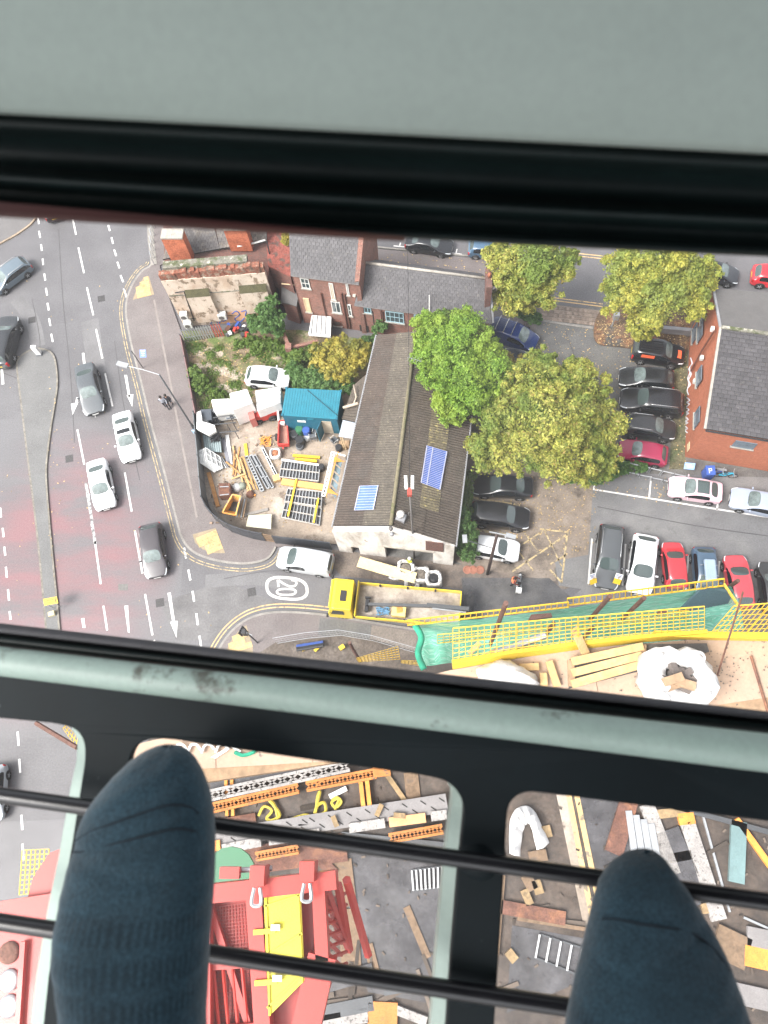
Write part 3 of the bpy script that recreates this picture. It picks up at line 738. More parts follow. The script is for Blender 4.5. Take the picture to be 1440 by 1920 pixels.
car('black_suv', 'black car with red tail lamp waiting left of the tip of the traffic island', 'suv', (0.02, 0.022, 0.025), (22, 598), (0, 690), ROADG)
car('black_car', 'black car at the top of the main road, half hidden by the window seal', 'hatch', (0.02, 0.02, 0.025), (90, 350), (104, 412), ROADG)
car('grey_car', 'dark grey saloon driving down over the left turn arrow beside the island', 'sedan', (0.07, 0.078, 0.085), (179, 776), (160, 688), ROADG)
car('white_car', 'white saloon with dark sunroof, nearer the pavement of two white cars', 'sedan', WHITE, (248, 865), (230, 777), ROADG, sunroof=True)
car('white_car', 'white saloon with black rear window, lower left of the two white road cars', 'sedan', WHITE, (200, 955), (182, 866), ROADG)
car('grey_car', 'dark purplish grey hatchback driving down beside the pavement corner', 'hatch', (0.055, 0.048, 0.052), (295, 1083), (283, 985), ROADG, glass=GLASS_L)
car('silver_van', 'silver grey people carrier turning in the side road above the 20 marking', 'van', (0.42, 0.44, 0.46), (522, 1045), (624, 1062), glass=GLASS, cat='van')
car('white_car', 'white hatchback parked on the weedy earth plot above the blue cabin', 'hatch', WHITE, (541, 712), (465, 706), z=0.14)
car('blue_car', 'dark blue car with three white roof bars parked beside the end of the slate roof', 'van', (0.008, 0.022, 0.10), (1006, 648), (918, 617), bars=True, cat='car')
car('black_suv', 'black car with orange side panel and orange square on its bonnet by the leafy bed', 'suv', BLACK, (1281, 672), (1184, 657), PARKG, rails=False)
car('black_car', 'black hatchback between the orange marked car and the big black estate', 'hatch', (0.015, 0.016, 0.017), (1160, 708), (1262, 716), PARKG)
car('black_suv', 'large black estate with bright roof rails, third in the row by the orange wall', 'suv', BLACK, (1162, 750), (1279, 764), PARKG, rails=True, glass=GLASS)
car('grey_suv', 'charcoal car with a grey roof parked just above the crimson car', 'cross', (0.028, 0.028, 0.03), (1265, 810), (1166, 797), PARKG, rails=True, metal=0.2)
car('crimson_car', 'crimson hatchback at the bottom of the row beside the orange wall', 'hatch', (0.27, 0.012, 0.05), (1160, 842), (1249, 858), PARKG)
car('pink_car', 'pale pink car with an open dark roof in the upper row of the car park', 'coupe', (0.62, 0.42, 0.47), (1254, 912), (1350, 926), PARKG, roof=GLASS)
car('silver_car', 'silver blue car at the right edge next to the pink car', 'sedan', (0.30, 0.34, 0.42), (1368, 932), (1478, 957), PARKG)
car('grey_car', 'dark grey estate with roof rails, leftmost of the row along the netting', 'estate', (0.075, 0.08, 0.085), (1134, 1104), (1146, 988), PARKG, rails=True, glass=GLASS)
car('white_car', 'white hatchback between the dark grey estate and the red hatchback', 'hatch', WHITE, (1196, 1115), (1210, 1006), PARKG, glass=GLASS)
car('red_car', 'small red hatchback between the white and the blue car in the lower row', 'mini', RED, (1258, 1018), (1268, 1103), PARKG, glass=GLASS)
bc = car('blue_car', 'steel blue car with a pale roof box in the lower row of the car park', 'hatch', (0.06, 0.10, 0.15), (1326, 1128), (1317, 1028), PARKG)
car('red_car', 'coral red car beside the dark car at the right end of the lower row', 'hatch', (0.52, 0.06, 0.075), (1375, 1042), (1392, 1140), PARKG, glass=GLASS)
car('black_car', 'dark car cut off by the right edge at the end of the lower row', 'hatch', (0.03, 0.03, 0.03), (1440, 1055), (1452, 1150), PARKG)
car('black_car', 'black saloon under the big yellow tree in the forecourt', 'sedan', (0.013, 0.014, 0.016), (887, 910), (998, 916), PARKG, glass=GLASS)
car('black_suv', 'black car with a dusty roof between the two yellow lines of the forecourt', 'suv', (0.016, 0.016, 0.018), (992, 976), (883, 963), PARKG, glass=GLASS)
car('white_car', 'white hatchback in the forecourt below the black car, behind a lamp post', 'hatch', WHITE, (973, 1036), (882, 1022), PARKG, glass=GLASS)
car('black_car', 'black saloon parked in the upper street beyond the long slate roof', 'sedan', (0.012, 0.013, 0.016), (848, 466), (762, 452), 'cars in the upper street')
car('blue_car', 'small blue car parked in the upper street left of the tree', 'mini', (0.05, 0.10, 0.16), (952, 470), (878, 466), 'cars in the upper street')
car('black_car', 'black car in the upper street beyond the right hand tree', 'hatch', (0.014, 0.015, 0.02), (1384, 521), (1300, 506), 'cars in the upper street')
car('red_car', 'bright red small car in the upper street at the right edge', 'mini', (0.55, 0.02, 0.03), (1500, 530), (1408, 516), 'cars in the upper street')
car('grey_car', 'pale grey car on the road seen through the lower left pane', 'hatch', (0.32, 0.34, 0.36), (-14, 1535), (-8, 1440), ROADG)
car('dark_car', 'dark grey car mostly hidden under the foliage below the blue car', 'hatch', (0.03, 0.035, 0.045), (1018, 690), (930, 668))
# extras on particular cars
for o in [o for o in bpy.data.objects if o.get('label', '').startswith('black car with orange side')]:
    OR = mat('orange_panel', (0.75, 0.13, 0.05), 0.45, var=0.05)
    d = TYPES['suv']; h = d['W']/2
    MB().box((-.95, -h+.06, 1.22), (1.15, .03, .5)).build('side_panel', OR, o, local=True)
    MB().box((-.95, h-.06, 1.22), (1.15, .03, .5)).build('side_panel', OR, o, local=True)
    MB().box((1.75, 0, 1.02), (.5, .75, .03), Matrix.Rotation(R(6), 3, 'Y')).build('bonnet_panel', OR, o, local=True)
    for k in range(5): MB().box((-.75, -.44+.22*k, 1.70), (1.9, .05, .03)).build('roof_rib', TRIM, o, local=True)
LB = mat('roof_box_shell', (0.30, 0.38, 0.46), 0.35, var=0.05)
q = MB(); b = bc; q.box((0, 0, 0), (1.55, .78, .30)); ob = q.build('roof_box', LB, None, 'pale blue plastic roof box on the steel blue car', 'roof box', local=True)
ob.location = b.location+Vector((0, 0, 1.66)); ob.rotation_euler = b.rotation_euler
mo = ob.modifiers.new('bevel', 'BEVEL'); mo.width = .12; mo.segments = 3
for fx in (.35, -.45): MB().beam((fx, -.62, 1.49), (fx, .62, 1.49), .05, .035).build('roof_bar', CHROME, bc, local=True)
# ================================================================ buildings
BRICK = brick_mat('old_red_brick', (0.26, 0.085, 0.055), (0.17, 0.06, 0.042), (0.24, 0.19, 0.16))
BRICK_D = brick_mat('dark_red_brick', (0.16, 0.05, 0.035), (0.10, 0.036, 0.028), (0.13, 0.10, 0.085))
BRICK_O = brick_mat('orange_brick', (0.40, 0.125, 0.06), (0.33, 0.095, 0.048), (0.34, 0.14, 0.085), damt=0.12)
BRICK_B = mat('broken_brick', (0.20, 0.07, 0.042), 0.95, var=0.3, vs=3, fine=0.35, fs=8, col2=(0.24, 0.17, 0.125), s2=2.5, thr=(0.5, 0.6), col3=(0.10, 0.07, 0.05), s3=1.2, thr3=(0.55, 0.65), bump=0.6, bs=15)
RENDER = mat('peeling_cream_render', (0.52, 0.43, 0.35), 0.85, var=0.12, vs=1.2, fine=0.08, fs=12, col2=(0.42, 0.31, 0.23), s2=0.7, thr=(0.45, 0.62), col3=(0.20, 0.145, 0.10), s3=1.9, thr3=(0.54, 0.60), bump=0.15, cos=(1, 1, 0.6))
MOSSY = mat('mossy_stone', (0.17, 0.16, 0.13), 0.95, var=0.25, vs=2, fine=0.25, fs=9, col2=(0.07, 0.08, 0.035), s2=1.2, thr=(0.45, 0.6), col3=(0.30, 0.28, 0.24), s3=2.0, thr3=(0.56, 0.64))
DARKMOSS = mat('dark_moss', (0.06, 0.055, 0.025), 0.95, var=0.3, vs=3, fine=0.3)
WHITEWALL = mat('white_painted_render', (0.66, 0.63, 0.59), 0.8, var=0.1, vs=1.0, fine=0.06, fs=9, col2=(0.34, 0.30, 0.26), s2=0.9, thr=(0.46, 0.68), col3=(0.22, 0.19, 0.16), s3=2.2, thr3=(0.64, 0.76), cos=(1, 1, 0.35))
PALEWALL = mat('weathered_pale_wall', (0.40, 0.36, 0.31), 0.85, var=0.15, vs=1.2, fine=0.1, fs=9, col2=(0.22, 0.19, 0.16), s2=0.8, thr=(0.52, 0.7))
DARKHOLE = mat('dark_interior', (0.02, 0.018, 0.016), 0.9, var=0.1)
SLATE = mat('slate', (0.060, 0.056, 0.059), 0.62, var=0.14, vs=1.0, fine=0.1, fs=14, isl=0.17, col3=(0.10, 0.092, 0.082), s3=3.5, thr3=(0.62, 0.68))
SLATE_B = mat('under_slate', (0.02, 0.019, 0.019), 0.9)
SLATE_O = mat('old_slate', (0.10, 0.093, 0.092), 0.75, var=0.2, vs=1.0, fine=0.15, isl=0.22, col2=(0.15, 0.13, 0.11), s2=0.8)
LEAD = mat('lead_flashing', (0.24, 0.24, 0.25), 0.55, var=0.15)
COPE = mat('stone_coping', (0.30, 0.275, 0.24), 0.85, var=0.2, vs=3, fine=0.2)
FELT = mat('roof_felt', (0.098, 0.092, 0.090), 0.8, var=0.12, vs=0.8, fine=0.12, col2=(0.08, 0.076, 0.073), s2=0.4)
CORR_L = mat('asbestos_dark', (0.060, 0.045, 0.036), 0.85, var=0.2, vs=0.9, fine=0.2, fs=6, col2=(0.055, 0.045, 0.038), s2=0.5, col3=(0.17, 0.145, 0.11), s3=5, thr3=(0.64, 0.7))
CORR_U = mat('asbestos_mossy', (0.078, 0.066, 0.052), 0.85, var=0.2, vs=0.9, fine=0.25, fs=6, col2=(0.078, 0.066, 0.051), s2=0.5, col3=(0.18, 0.155, 0.11), s3=5, thr3=(0.60, 0.68))
CORR_M = mat('asbestos_lichen', (0.12, 0.10, 0.062), 0.85, var=0.25, vs=1.2, fine=0.3, fs=6, col3=(0.28, 0.23, 0.10), s3=4, thr3=(0.55, 0.64))
CORR_R = mat('asbestos_brown', (0.072, 0.057, 0.045), 0.85, var=0.2, vs=0.9, fine=0.2, fs=6, col2=(0.07, 0.058, 0.046), s2=0.4, col3=(0.18, 0.155, 0.11), s3=5, thr3=(0.62, 0.69))
FRAME_W = mat('white_frame', (0.6, 0.6, 0.57), 0.6, var=0.1)
FRAME_B = mat('pale_blue_frame', (0.30, 0.45, 0.5), 0.6, var=0.1)
PANE = mat('window_pane', (0.05, 0.07, 0.075), 0.08, var=0.3, vs=2, fine=0, spec=0.8)
PANE_B = mat('blue_grey_pane', (0.13, 0.16, 0.19), 0.15, var=0.2, vs=2, fine=0, spec=0.7)
GREYPIPE = mat('grey_pipe', (0.11, 0.10, 0.095), 0.6)
RUSTPIPE = mat('rusty_downpipe', (0.12, 0.045, 0.03), 0.7)
PLY = mat('bare_plywood', (0.55, 0.42, 0.26), 0.8, var=0.12, vs=2)

class Wall:
    def __init__(s, a, b, z0=0.0):
        s.a, s.b = Vector(a), Vector(b); s.a.z = s.b.z = 0; s.d = (s.b-s.a).normalized(); s.n = Vector((s.d.y, -s.d.x, 0)); s.L = (s.b-s.a).length; s.z0 = z0
    def pt(s, u, z, o=0.0): return s.a+s.d*u+Vector((0, 0, z))+s.n*o
    def at(s, px, py):
        r = ray(px, py); t = (s.a-CAMLOC).dot(s.n)/r.dot(s.n); p = CAMLOC+r*t
        return (p-s.a).dot(s.d), p.z
    def rect(s, q0, q1):                       # pixel corners (top left, bottom right) -> u0,u1,z0,z1
        a, b = s.at(*q0), s.at(*q1); return min(a[0], b[0]), max(a[0], b[0]), min(a[1], b[1]), max(a[1], b[1])
    def box(s, mb, u0, u1, z0, z1, o0, o1, mi=0):
        M = Matrix((s.d, s.n, Vector((0, 0, 1)))).transposed()
        mb.box(s.pt((u0+u1)/2, (z0+z1)/2, (o0+o1)/2), (u1-u0, abs(o1-o0), z1-z0), M, mi); return mb
    def window(s, parent, u0, u1, z0, z1, frame=None, pane=None, nx=2, nz=1, name='window', fw=.07, board=None):
        frame = frame or FRAME_W; pane = pane or PANE
        q = MB()
        s.box(q, u0, u1, z0, z0+fw, 0, .07); s.box(q, u0, u1, z1-fw, z1, 0, .07); s.box(q, u0, u0+fw, z0+fw, z1-fw, 0, .07); s.box(q, u1-fw, u1, z0+fw, z1-fw, 0, .07)
        for i in range(1, nx): u = u0+(u1-u0)*i/nx; s.box(q, u-.025, u+.025, z0+fw, z1-fw, 0, .06)
        for i in range(1, nz): z = z0+(z1-z0)*i/nz; s.box(q, u0+fw, u1-fw, z-.025, z+.025, 0, .055)
        w_ = q.build(name, frame, parent)
        p = MB(); s.box(p, u0+fw*.5, u1-fw*.5, z0+fw*.5, z1-fw*.5, 0.002, .035); p.build('pane', board or pane, w_)
        k = MB(); s.box(k, u0-.08, u1+.08, z0-.09, z0-.002, 0, .14); k.build('sill', COPE, w_)
        return w_
def tiles(mb, e0, e1, r0, r1, tw, th, lift=.062, jit=.008):
    """rows of lapped tiles from eave line e0-e1 up to ridge line r0-r1, half bond"""
    e0, e1, r0, r1 = map(Vector, (e0, e1, r0, r1))
    n = (e1-e0).cross(r0-e0).normalized()
    if n.z < 0: n = -n
    rows = max(2, round((r0-e0).length/th)); cols = max(2, round((e1-e0).length/tw))
    for j in range(rows):
        v0, v1 = j/rows, min((j+1)/rows+.25/rows, 1)
        for i in range(-1, cols):
            u0 = (i+(.5 if j % 2 else 0))/cols; u1 = u0+1/cols
            u0c, u1c = max(u0, 0), min(u1, 1)
            if u1c-u0c < .1/cols: continue
            g = .005/((e1-e0).length)
            def q(u, v): return e0.lerp(e1, u).lerp(r0.lerp(r1, u), v)
            l = lift+random.uniform(-jit, jit); k = random.uniform(-jit, jit)
            a, b, c, d = q(u0c+g*2, v0)+n*(l+k), q(u1c-g*2, v0)+n*(l-k), q(u1c-g*2, v1)+n*.006, q(u0c+g*2, v1)+n*.006
            mb.quad(a, b, c, d); dn = n*.016
            mb.quad(a-dn, b-dn, b, a)
def slope(parent, e0, e1, r0, r1, tw, th, m=None, under=None, t=.12):
    m = m or SLATE
    q = MB(); e0, e1, r0, r1 = map(Vector, (e0, e1, r0, r1)); q.slab([e0, e1, r1, r0], (0, 0, -t)); rf = q.build('roof', under or SLATE_B, parent)
    q = MB(); tiles(q, e0, e1, r0, r1, tw, th); q.build('slates', m, rf, kind='stuff'); return rf
def corrugated(mb, a, b, c, d, pitch=.19, amp=.042, rows=1, mi=0):
    """a-b along the eave, d-c along the ridge; waves run up the slope"""
    a, b, c, d = map(Vector, (a, b, c, d)); n = (b-a).cross(d-a).normalized()
    if n.z < 0: n = -n
    w_ = max(2, round((b-a).length/pitch)); N = w_*4
    base = len(mb.v)
    for j in range(rows+1):
        v = j/rows
        for i in range(N+1):
            u = i/N; mb.v.append(tuple(a.lerp(b, u).lerp(d.lerp(c, u), v)+n*amp*math.sin(i*math.pi/2)))
    for j in range(rows):
        for i in range(N): mb.f.append([base+j*(N+1)+i, base+j*(N+1)+i+1, base+(j+1)*(N+1)+i+1, base+(j+1)*(N+1)+i]); mb.m.append(mi)
    return mb
def gutter(parent, a, b, m=None, r=.055, name='gutter'):
    return MB().tube([a, b], r, 6).build(name, m or GREYPIPE, parent)

# ---- long corrugated shed -------------------------------------------------------------
ZE, ZR = 4.5, 6.3
FL, FR, BL, BR = P(627, 986, ZE), P(851, 1021, ZE), P(708, 628, ZE), P(897, 640, ZE)
FA, BA = P(733, 985, ZR), P(780, 622, ZR)
shed = thing('corrugated_shed', 'long shed with brown corrugated ridge roof and a white gable end', 'building', P(740, 850))
MB().slab([FL+Vector((0, 0, -.1)), BL+Vector((0, 0, -.1)), BA+Vector((0, 0, -.1)), FA+Vector((0, 0, -.1))], (0, 0, -.1)).slab([FA+Vector((0, 0, -.1)), BA+Vector((0, 0, -.1)), BR+Vector((0, 0, -.1)), FR+Vector((0, 0, -.1))], (0, 0, -.1)).build('roof_deck', SLATE_B, shed)
def rs(u, v, side):                    # u along the shed from the front, v eave->ridge
    e0, e1 = (FL, BL) if side == 0 else (FR, BR)
    return e0.lerp(e1, u).lerp(FA.lerp(BA, u), v)
LIFT = Vector((0, 0, .05))
for side, mats_ in ((0, (CORR_L, CORR_U)), (1, (CORR_R, CORR_R))):
    for k, (v0, v1) in enumerate(((-.03, .53), (.5, .985))):
        q = MB(); L = LIFT*(1 if k else 0)
        corrugated(q, rs(0, v0, side)+L, rs(1, v0, side)+L, rs(1, v1, side)+L*.6, rs(0, v1, side)+L*.6, rows=2); q.build('roof_sheeting', mats_[k], shed, smooth=True)
q = MB(); corrugated(q, rs(.02, .52, 1)+LIFT*1.6, rs(.56, .52, 1)+LIFT*1.6, rs(.56, .84, 1)+LIFT*1.6, rs(.02, .84, 1)+LIFT*1.6)
v0 = .26; q = MB(); corrugated(q, rs(.12, .3, 1)+LIFT*.9, rs(.62, .3, 1)+LIFT*.9, rs(.62, .60, 1)+LIFT*1.7, rs(.12, .60, 1)+LIFT*1.7); q.build('lichen_sheeting', CORR_M, shed, smooth=True)
q = MB(); q.tube([FA+Vector((0, 0, .08)), BA+Vector((0, 0, .08))], .13, 8); q.build('ridge_cap', mat('mossy_ridge', (0.15, 0.13, 0.08), 0.9, var=0.25, vs=2, fine=0.25, col3=(0.09, 0.09, 0.04), s3=2), shed, smooth=True)
gutter(shed, rs(-.005, -.04, 0)+Vector((0, 0, -.03)), rs(1, -.04, 0)+Vector((0, 0, -.03)), LEAD, .07)
gutter(shed, rs(-.005, -.04, 1)+Vector((0, 0, -.03)), rs(1, -.04, 1)+Vector((0, 0, -.03)), LEAD, .07)
RL_B = mat('rooflight_blue', (0.045, 0.10, 0.32), 0.35, var=0.15, vs=2, fine=0.1); RL_W = mat('rooflight_pale_bars', (0.36, 0.37, 0.50), 0.5, var=0.1)
RL_S = mat('rooflight_pale_blue', (0.085, 0.15, 0.36), 0.3, var=0.2, vs=1.5, fine=0.1)
def on_roof(px, py, side):
    e0, e1 = (FL, BL) if side == 0 else (FR, BR)
    n = (e1-e0).cross(FA-e0).normalized(); r = ray(px, py); t = (e0-CAMLOC).dot(n)/r.dot(n); return CAMLOC+r*t, (n if n.z > 0 else -n)
def rooflight(px, side, nb, cross, m):
    cs = []
    for x, y in px: p, n = on_roof(x, y, side); cs.append(p+n*.11)
    a, b, c, d = cs
    q = MB(); q.slab(cs, n*.03); rl = q.build('rooflight', m, shed)
    q = MB()
    for i in range(nb+1):
        u = i/nb; q.beam(a.lerp(d, u)+n*.04, b.lerp(c, u)+n*.04, .026, .03, n)
    q.build('glazing_bars', RL_W, rl)
    q = MB()
    for v in cross: q.beam(a.lerp(b, v)+n*.055, d.lerp(c, v)+n*.055, .07, .03, n)
    q.build('cross_bars', RL_W, rl)
rooflight([(799, 837), (836, 848), (823, 919), (788, 906)], 1, 22, (0.0, .3, 1.0), RL_B)
rooflight([(677, 913), (711, 912), (702, 957), (667, 958)], 0, 9, (0.0, 1.0), RL_S)
p0, n0 = on_roof(690, 913, 0); 
# front gable
gw = Wall(P(637, 1034), P(849, 1060))
q = MB()
uR = gw.L; uA, zA = gw.at(733, 985)
zl, zr = 4.42, 4.42
def W(u, z, o=0): return gw.pt(u, z, o)
d0, d1 = gw.rect((656, 1020), (677, 1042))[:2]; r0_, r1_ = gw.rect((718, 1012), (812, 1052))[:2]
zt = 1.5; zb = 2.75
gw.box(q, 0, d0, 0, zt, -.4, 0); gw.box(q, d1, r0_, 0, zb, -.4, 0); gw.box(q, 0, d1, zt, zb, -.4, 0); gw.box(q, r1_, uR, 0, zb, -.4, 0)
q.slab([W(0, zb), W(uR, zb), W(uR, zl), W(uA, 6.15), W(0, zl)], gw.n*-.4)
q.build('gable_wall', WHITEWALL, shed)
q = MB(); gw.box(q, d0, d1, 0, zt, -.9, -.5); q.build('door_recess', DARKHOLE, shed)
q = MB(); gw.box(q, r0_, r1_, 0, zb, -1.3, -1.0); q.build('bay_back_wall', PALEWALL, shed)
q = MB(); gw.box(q, r0_-.1, r1_+.1, zb-.02, zb+.12, 0.002, .12); q.build('lintel', COPE, shed)
q = MB(); u0, u1, z0, z1 = gw.rect((798, 1014), (831, 1034)); gw.box(q, u0, u1, z0, z1, .002, .05); q.build('exposed_brick', BRICK_D, shed)
for pxy in ((733, 988), (735, 998)):
    u, z = gw.at(*pxy); q = MB(); q.lathe(W(u, z, .12), [(.02, -.14), (.14, -.1), (.15, .08), (.05, .14)], 10); q.build('wall_lamp', GREYPIPE if pxy[1] < 990 else LEAD, shed, smooth=True)
sw = Wall(P(637, 1034), P(700, 660)); q = MB(); q.slab([FL+Vector((0, 0, -.25)), BL+Vector((0, 0, -.25)), Vector((BL.x, BL.y, 0)), Vector((FL.x, FL.y, 0))], (.25, 0, 0)); q.build('side_wall', PALEWALL, shed)
q = MB(); q.slab([FR+Vector((-.25, .2, -.25)), BR+Vector((-.25, 0, -.25)), Vector((BR.x-.25, BR.y, 0)), Vector((FR.x-.25, FR.y+.2, 0))], (-.25, 0, 0)); q.build('side_wall', BRICK, shed)
q = MB(); q.slab([Vector((BL.x, BL.y-.1, 0)), Vector((BR.x, BR.y-.1, 0)), BR+Vector((0, -.1, -.25)), BA+Vector((0, -.1, -.25)), BL+Vector((0, -.1, -.25))], (0, -.25, 0)); q.build('back_wall', BRICK, shed)
# roof furniture
p, n = on_roof(752, 972, 1)
vent = thing('roof_vent', 'white capped roof vent on a square base near the front of the shed roof', 'roof vent', p)
q = MB(); q.box(p+Vector((.0, 0, .1)), (.62, .55, .35), Matrix.Rotation(R(-20), 3, 'Z')); q.build('base', LEAD, vent)
q = MB(); q.tube([p+Vector((0, 0, .25)), p+Vector((0, 0, .8))], .12, 8); q.build('pipe', GREYPIPE, vent)
q = MB(); q.lathe(p+Vector((0, 0, .8)), [(.26, 0), (.27, .06), (.12, .16), (.02, .18)], 12); q.build('cap', WHITEWALL, vent, smooth=True)
p, n = on_roof(778, 690, 1)
an = thing('aerial', 'thin television aerial on the shed ridge beside the green mound', 'aerial', p)
q = MB().tube([p, p+Vector((0, 0, 1.2))], .025, 5); q.build('mast', GREYPIPE, an)
q = MB(); c = p+Vector((0, 0, 1.15)); q.tube([c+Vector((-.5, .2, 0)), c+Vector((.5, -.2, 0))], .015, 4)
for i in range(5): d = Vector((-.4+.2*i, .16-.08*i, 0)); q.tube([c+d+Vector((-.1, -.22, 0)), c+d+Vector((.1, .22, 0))], .012, 4)
q.build('antenna', LEAD, an)
# telegraph pole in front with a cable
bp = P(777, 1046)
pole = thing('utility_pole', 'tall thin grey pole with white and red forked head before the white gable', 'pole', bp)
MB().tube([bp, bp+Vector((0, 0, 13.2))], [.075, .05], 8).build('shaft', mat('grey_pole', (0.13, 0.12, 0.115), 0.75), pole, smooth=True)
q = MB(); tp_ = bp+Vector((0, 0, 13.2))
q.tube([tp_+Vector((-.17, .05, 0)), tp_+Vector((-.2, .8, .25))], .1, 6).tube([tp_+Vector((.17, .05, 0)), tp_+Vector((.2, .8, .25))], .1, 6); q.build('fork', FRAME_W, pole)
MB().box(tp_+Vector((0, -.1, -.1)), (.26, .45, .3)).build('red_clamp', mat('red_clamp', (0.4, 0.06, 0.04), 0.6), pole)
MB().tube([bp+Vector((0, 0, 9)), bp+Vector((-.15, 0, 9.1)), bp+Vector((-.15, 0, 9.5))], .05, 5).build('bracket', GREYPIPE, pole)
a, b = tp_, P(764, 440, 9.0)
tag(MB().tube([a.lerp(b, i/12)+Vector((0, 0, -1.1*(1-(2*i/12-1)**2))) for i in range(13)], .022, 4).build('overhead_cable', TRIM), 'thin cable running from the forked pole across the slate roof', 'cable')

# ---- lean-to beside the shed ---------------------------------------------------------
lt = thing('lean_to', 'low lean-to with brown corrugated roof and a pipe, between blue cabin and shed', 'building', P(665, 760))
zlt = 2.9
a, b, c, d = P(641, 785, 2.5), P(663, 722, 2.5), P(701, 690, 3.6), P(672, 792, 3.6)
q = MB(); corrugated(q, a, b, c, d); q.build('roof_sheeting', CORR_R, lt, smooth=True)
MB().slab([a+Vector((0, 0, -.08)), b+Vector((0, 0, -.08)), c+Vector((0, 0, -.08)), d+Vector((0, 0, -.08))], (0, 0, -.1)).build('roof_deck', SLATE_B, lt)
q = MB(); q.slab([Vector((a.x, a.y, .13)), Vector((b.x, b.y, .13)), b+Vector((0, 0, -.2)), a+Vector((0, 0, -.2))], (.2, 0, 0)); q.build('wall', PALEWALL, lt)
q = MB(); q.tube([P(644, 764, 2.9), P(672, 756, 3.6)], .12, 8).tube([P(663, 722, 3.2), P(668, 745, 3.3), P(662, 760, 3.2)], .06, 6); q.build('pipe', mat('clay_pipe', (0.4, 0.33, 0.26), 0.7), lt, smooth=True)
aw = thing('awning', 'flat pale grey canopy on timber posts at the lean-to corner', 'awning', P(655, 815, .13))
a, b, c, d = P(643, 788, 2.4), P(668, 783, 2.6), P(661, 822, 2.6), P(635, 818, 2.4)
MB().slab([a, b, c, d], (0, 0, -.06)).build('canopy', mat('pale_grey_sheet', (0.36, 0.40, 0.46), 0.5, var=0.08), aw)
for x, y in ((637, 816), (641, 818)):
    t_ = P(x, y, 2.35); MB().tube([t_, Vector((t_.x+.1, t_.y-.1, .13))], .05, 6).build('post', PLY, aw)

# ---- long slate roofed range (right terrace) ------------------------------------------
EB, RB = 4.1, 6.6
hb = thing('slate_roofed_range', 'long low brick range with a wide grey slate roof facing the camera', 'building', P(790, 620))
e0, e1, r0, r1 = P(664, 572, EB), P(922, 606, EB), P(683, 493, RB), P(915, 523, RB)
slope(hb, e0, e1, r0, r1, .36, .235)
f0, f1 = r0*2-e0, r1*2-e1; f0.z = f1.z = EB+.4
f0 = r0.lerp(f0, .8); f1 = r1.lerp(f1, .8)
slope(hb, f1, f0, r1, r0, .36, .235)
q = MB().tube([r0+Vector((0, 0, .05)), r1+Vector((0, 0, .05))], .11, 6); q.build('ridge_tiles', COPE, hb, smooth=True)
q = MB(); q.beam(r0+Vector((-.12, 0, .12)), e0.lerp(r0, .18)+Vector((-.12, 0, .12)), .24, .2); q.build('verge_coping', COPE, hb)
q = MB(); q.beam(r1+Vector((.10, 0, .08)), e1+Vector((.10, 0, .05)), .14, .12); q.build('verge_flashing', LEAD, hb)
q = MB(); pb = P(913, 545, 6.4); q.box(P(916, 527, 7.0)+Vector((0, 0, -.9)), (.42, 1.7, 2.6)); ch = q.build('chimney', BRICK_D, hb)
q = MB(); q.lathe(P(917, 520, 7.4), [(.11, 0), (.13, .3), (.10, .45)], 10); q.build('chimney_pot', mat('clay_pot', (0.3, 0.1, 0.05), 0.8), ch, smooth=True)
wb = Wall(Vector((e0.x+.1, e0.y+.35, 0)), Vector((e1.x-.15, e1.y+.35, 0)))
q = MB(); wb.box(q, 0, wb.L, 0, EB+.1, -.35, 0); q.build('wall', BRICK, hb)
for q0, q1, nx, nz in (((676, 574), (697, 587), 3, 1), ((722, 582), (758, 606), 4, 2), ((776, 589), (800, 601), 3, 1)):
    u0, u1, z0, z1 = wb.rect(q0, q1); wb.window(hb, u0, u1, z0, min(z1, EB-.1), FRAME_B, PANE, nx, nz)
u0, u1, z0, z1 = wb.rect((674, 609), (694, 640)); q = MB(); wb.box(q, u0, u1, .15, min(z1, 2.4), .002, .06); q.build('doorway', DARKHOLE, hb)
q = MB(); a = wb.pt(*wb.at(699, 581), .08); q.tube([a, Vector((a.x, a.y, .2))], .055, 6); q.build('downpipe', TRIM, hb)
q = MB(); a = wb.pt(*wb.at(717, 583), .08); q.tube([a, Vector((a.x, a.y, .2))], .055, 6); q.build('downpipe', RUSTPIPE, hb)
q = MB(); wb.box(q, *[*wb.rect((698, 580), (717, 612))[:2]], 1.2, EB-.1, .002, .10); q.build('brick_pier', BRICK, hb)
gutter(hb, e0+Vector((0, 0, -.05)), e1+Vector((0, 0, -.05)))
for e_, r_, f_ in ((e0, r0, f0), (e1, r1, f1)):
    q = MB(); s_ = .12 if e_ is e0 else -.15
    q.slab([Vector((e_.x+s_, e_.y+.35, 0)), Vector((f_.x+s_, f_.y-.35, 0)), f_+Vector((s_, -.35, -.15)), r_+Vector((s_, 0, -.15)), e_+Vector((s_, .35, -.15))], (.25 if e_ is e0 else -.25, 0, 0)); q.build('gable_wall', BRICK, hb)
q = MB().tube([P(805, 590, 4.3), P(805, 553, 5.6)], .03, 5); q.build('vent_pipe', FRAME_W, hb)

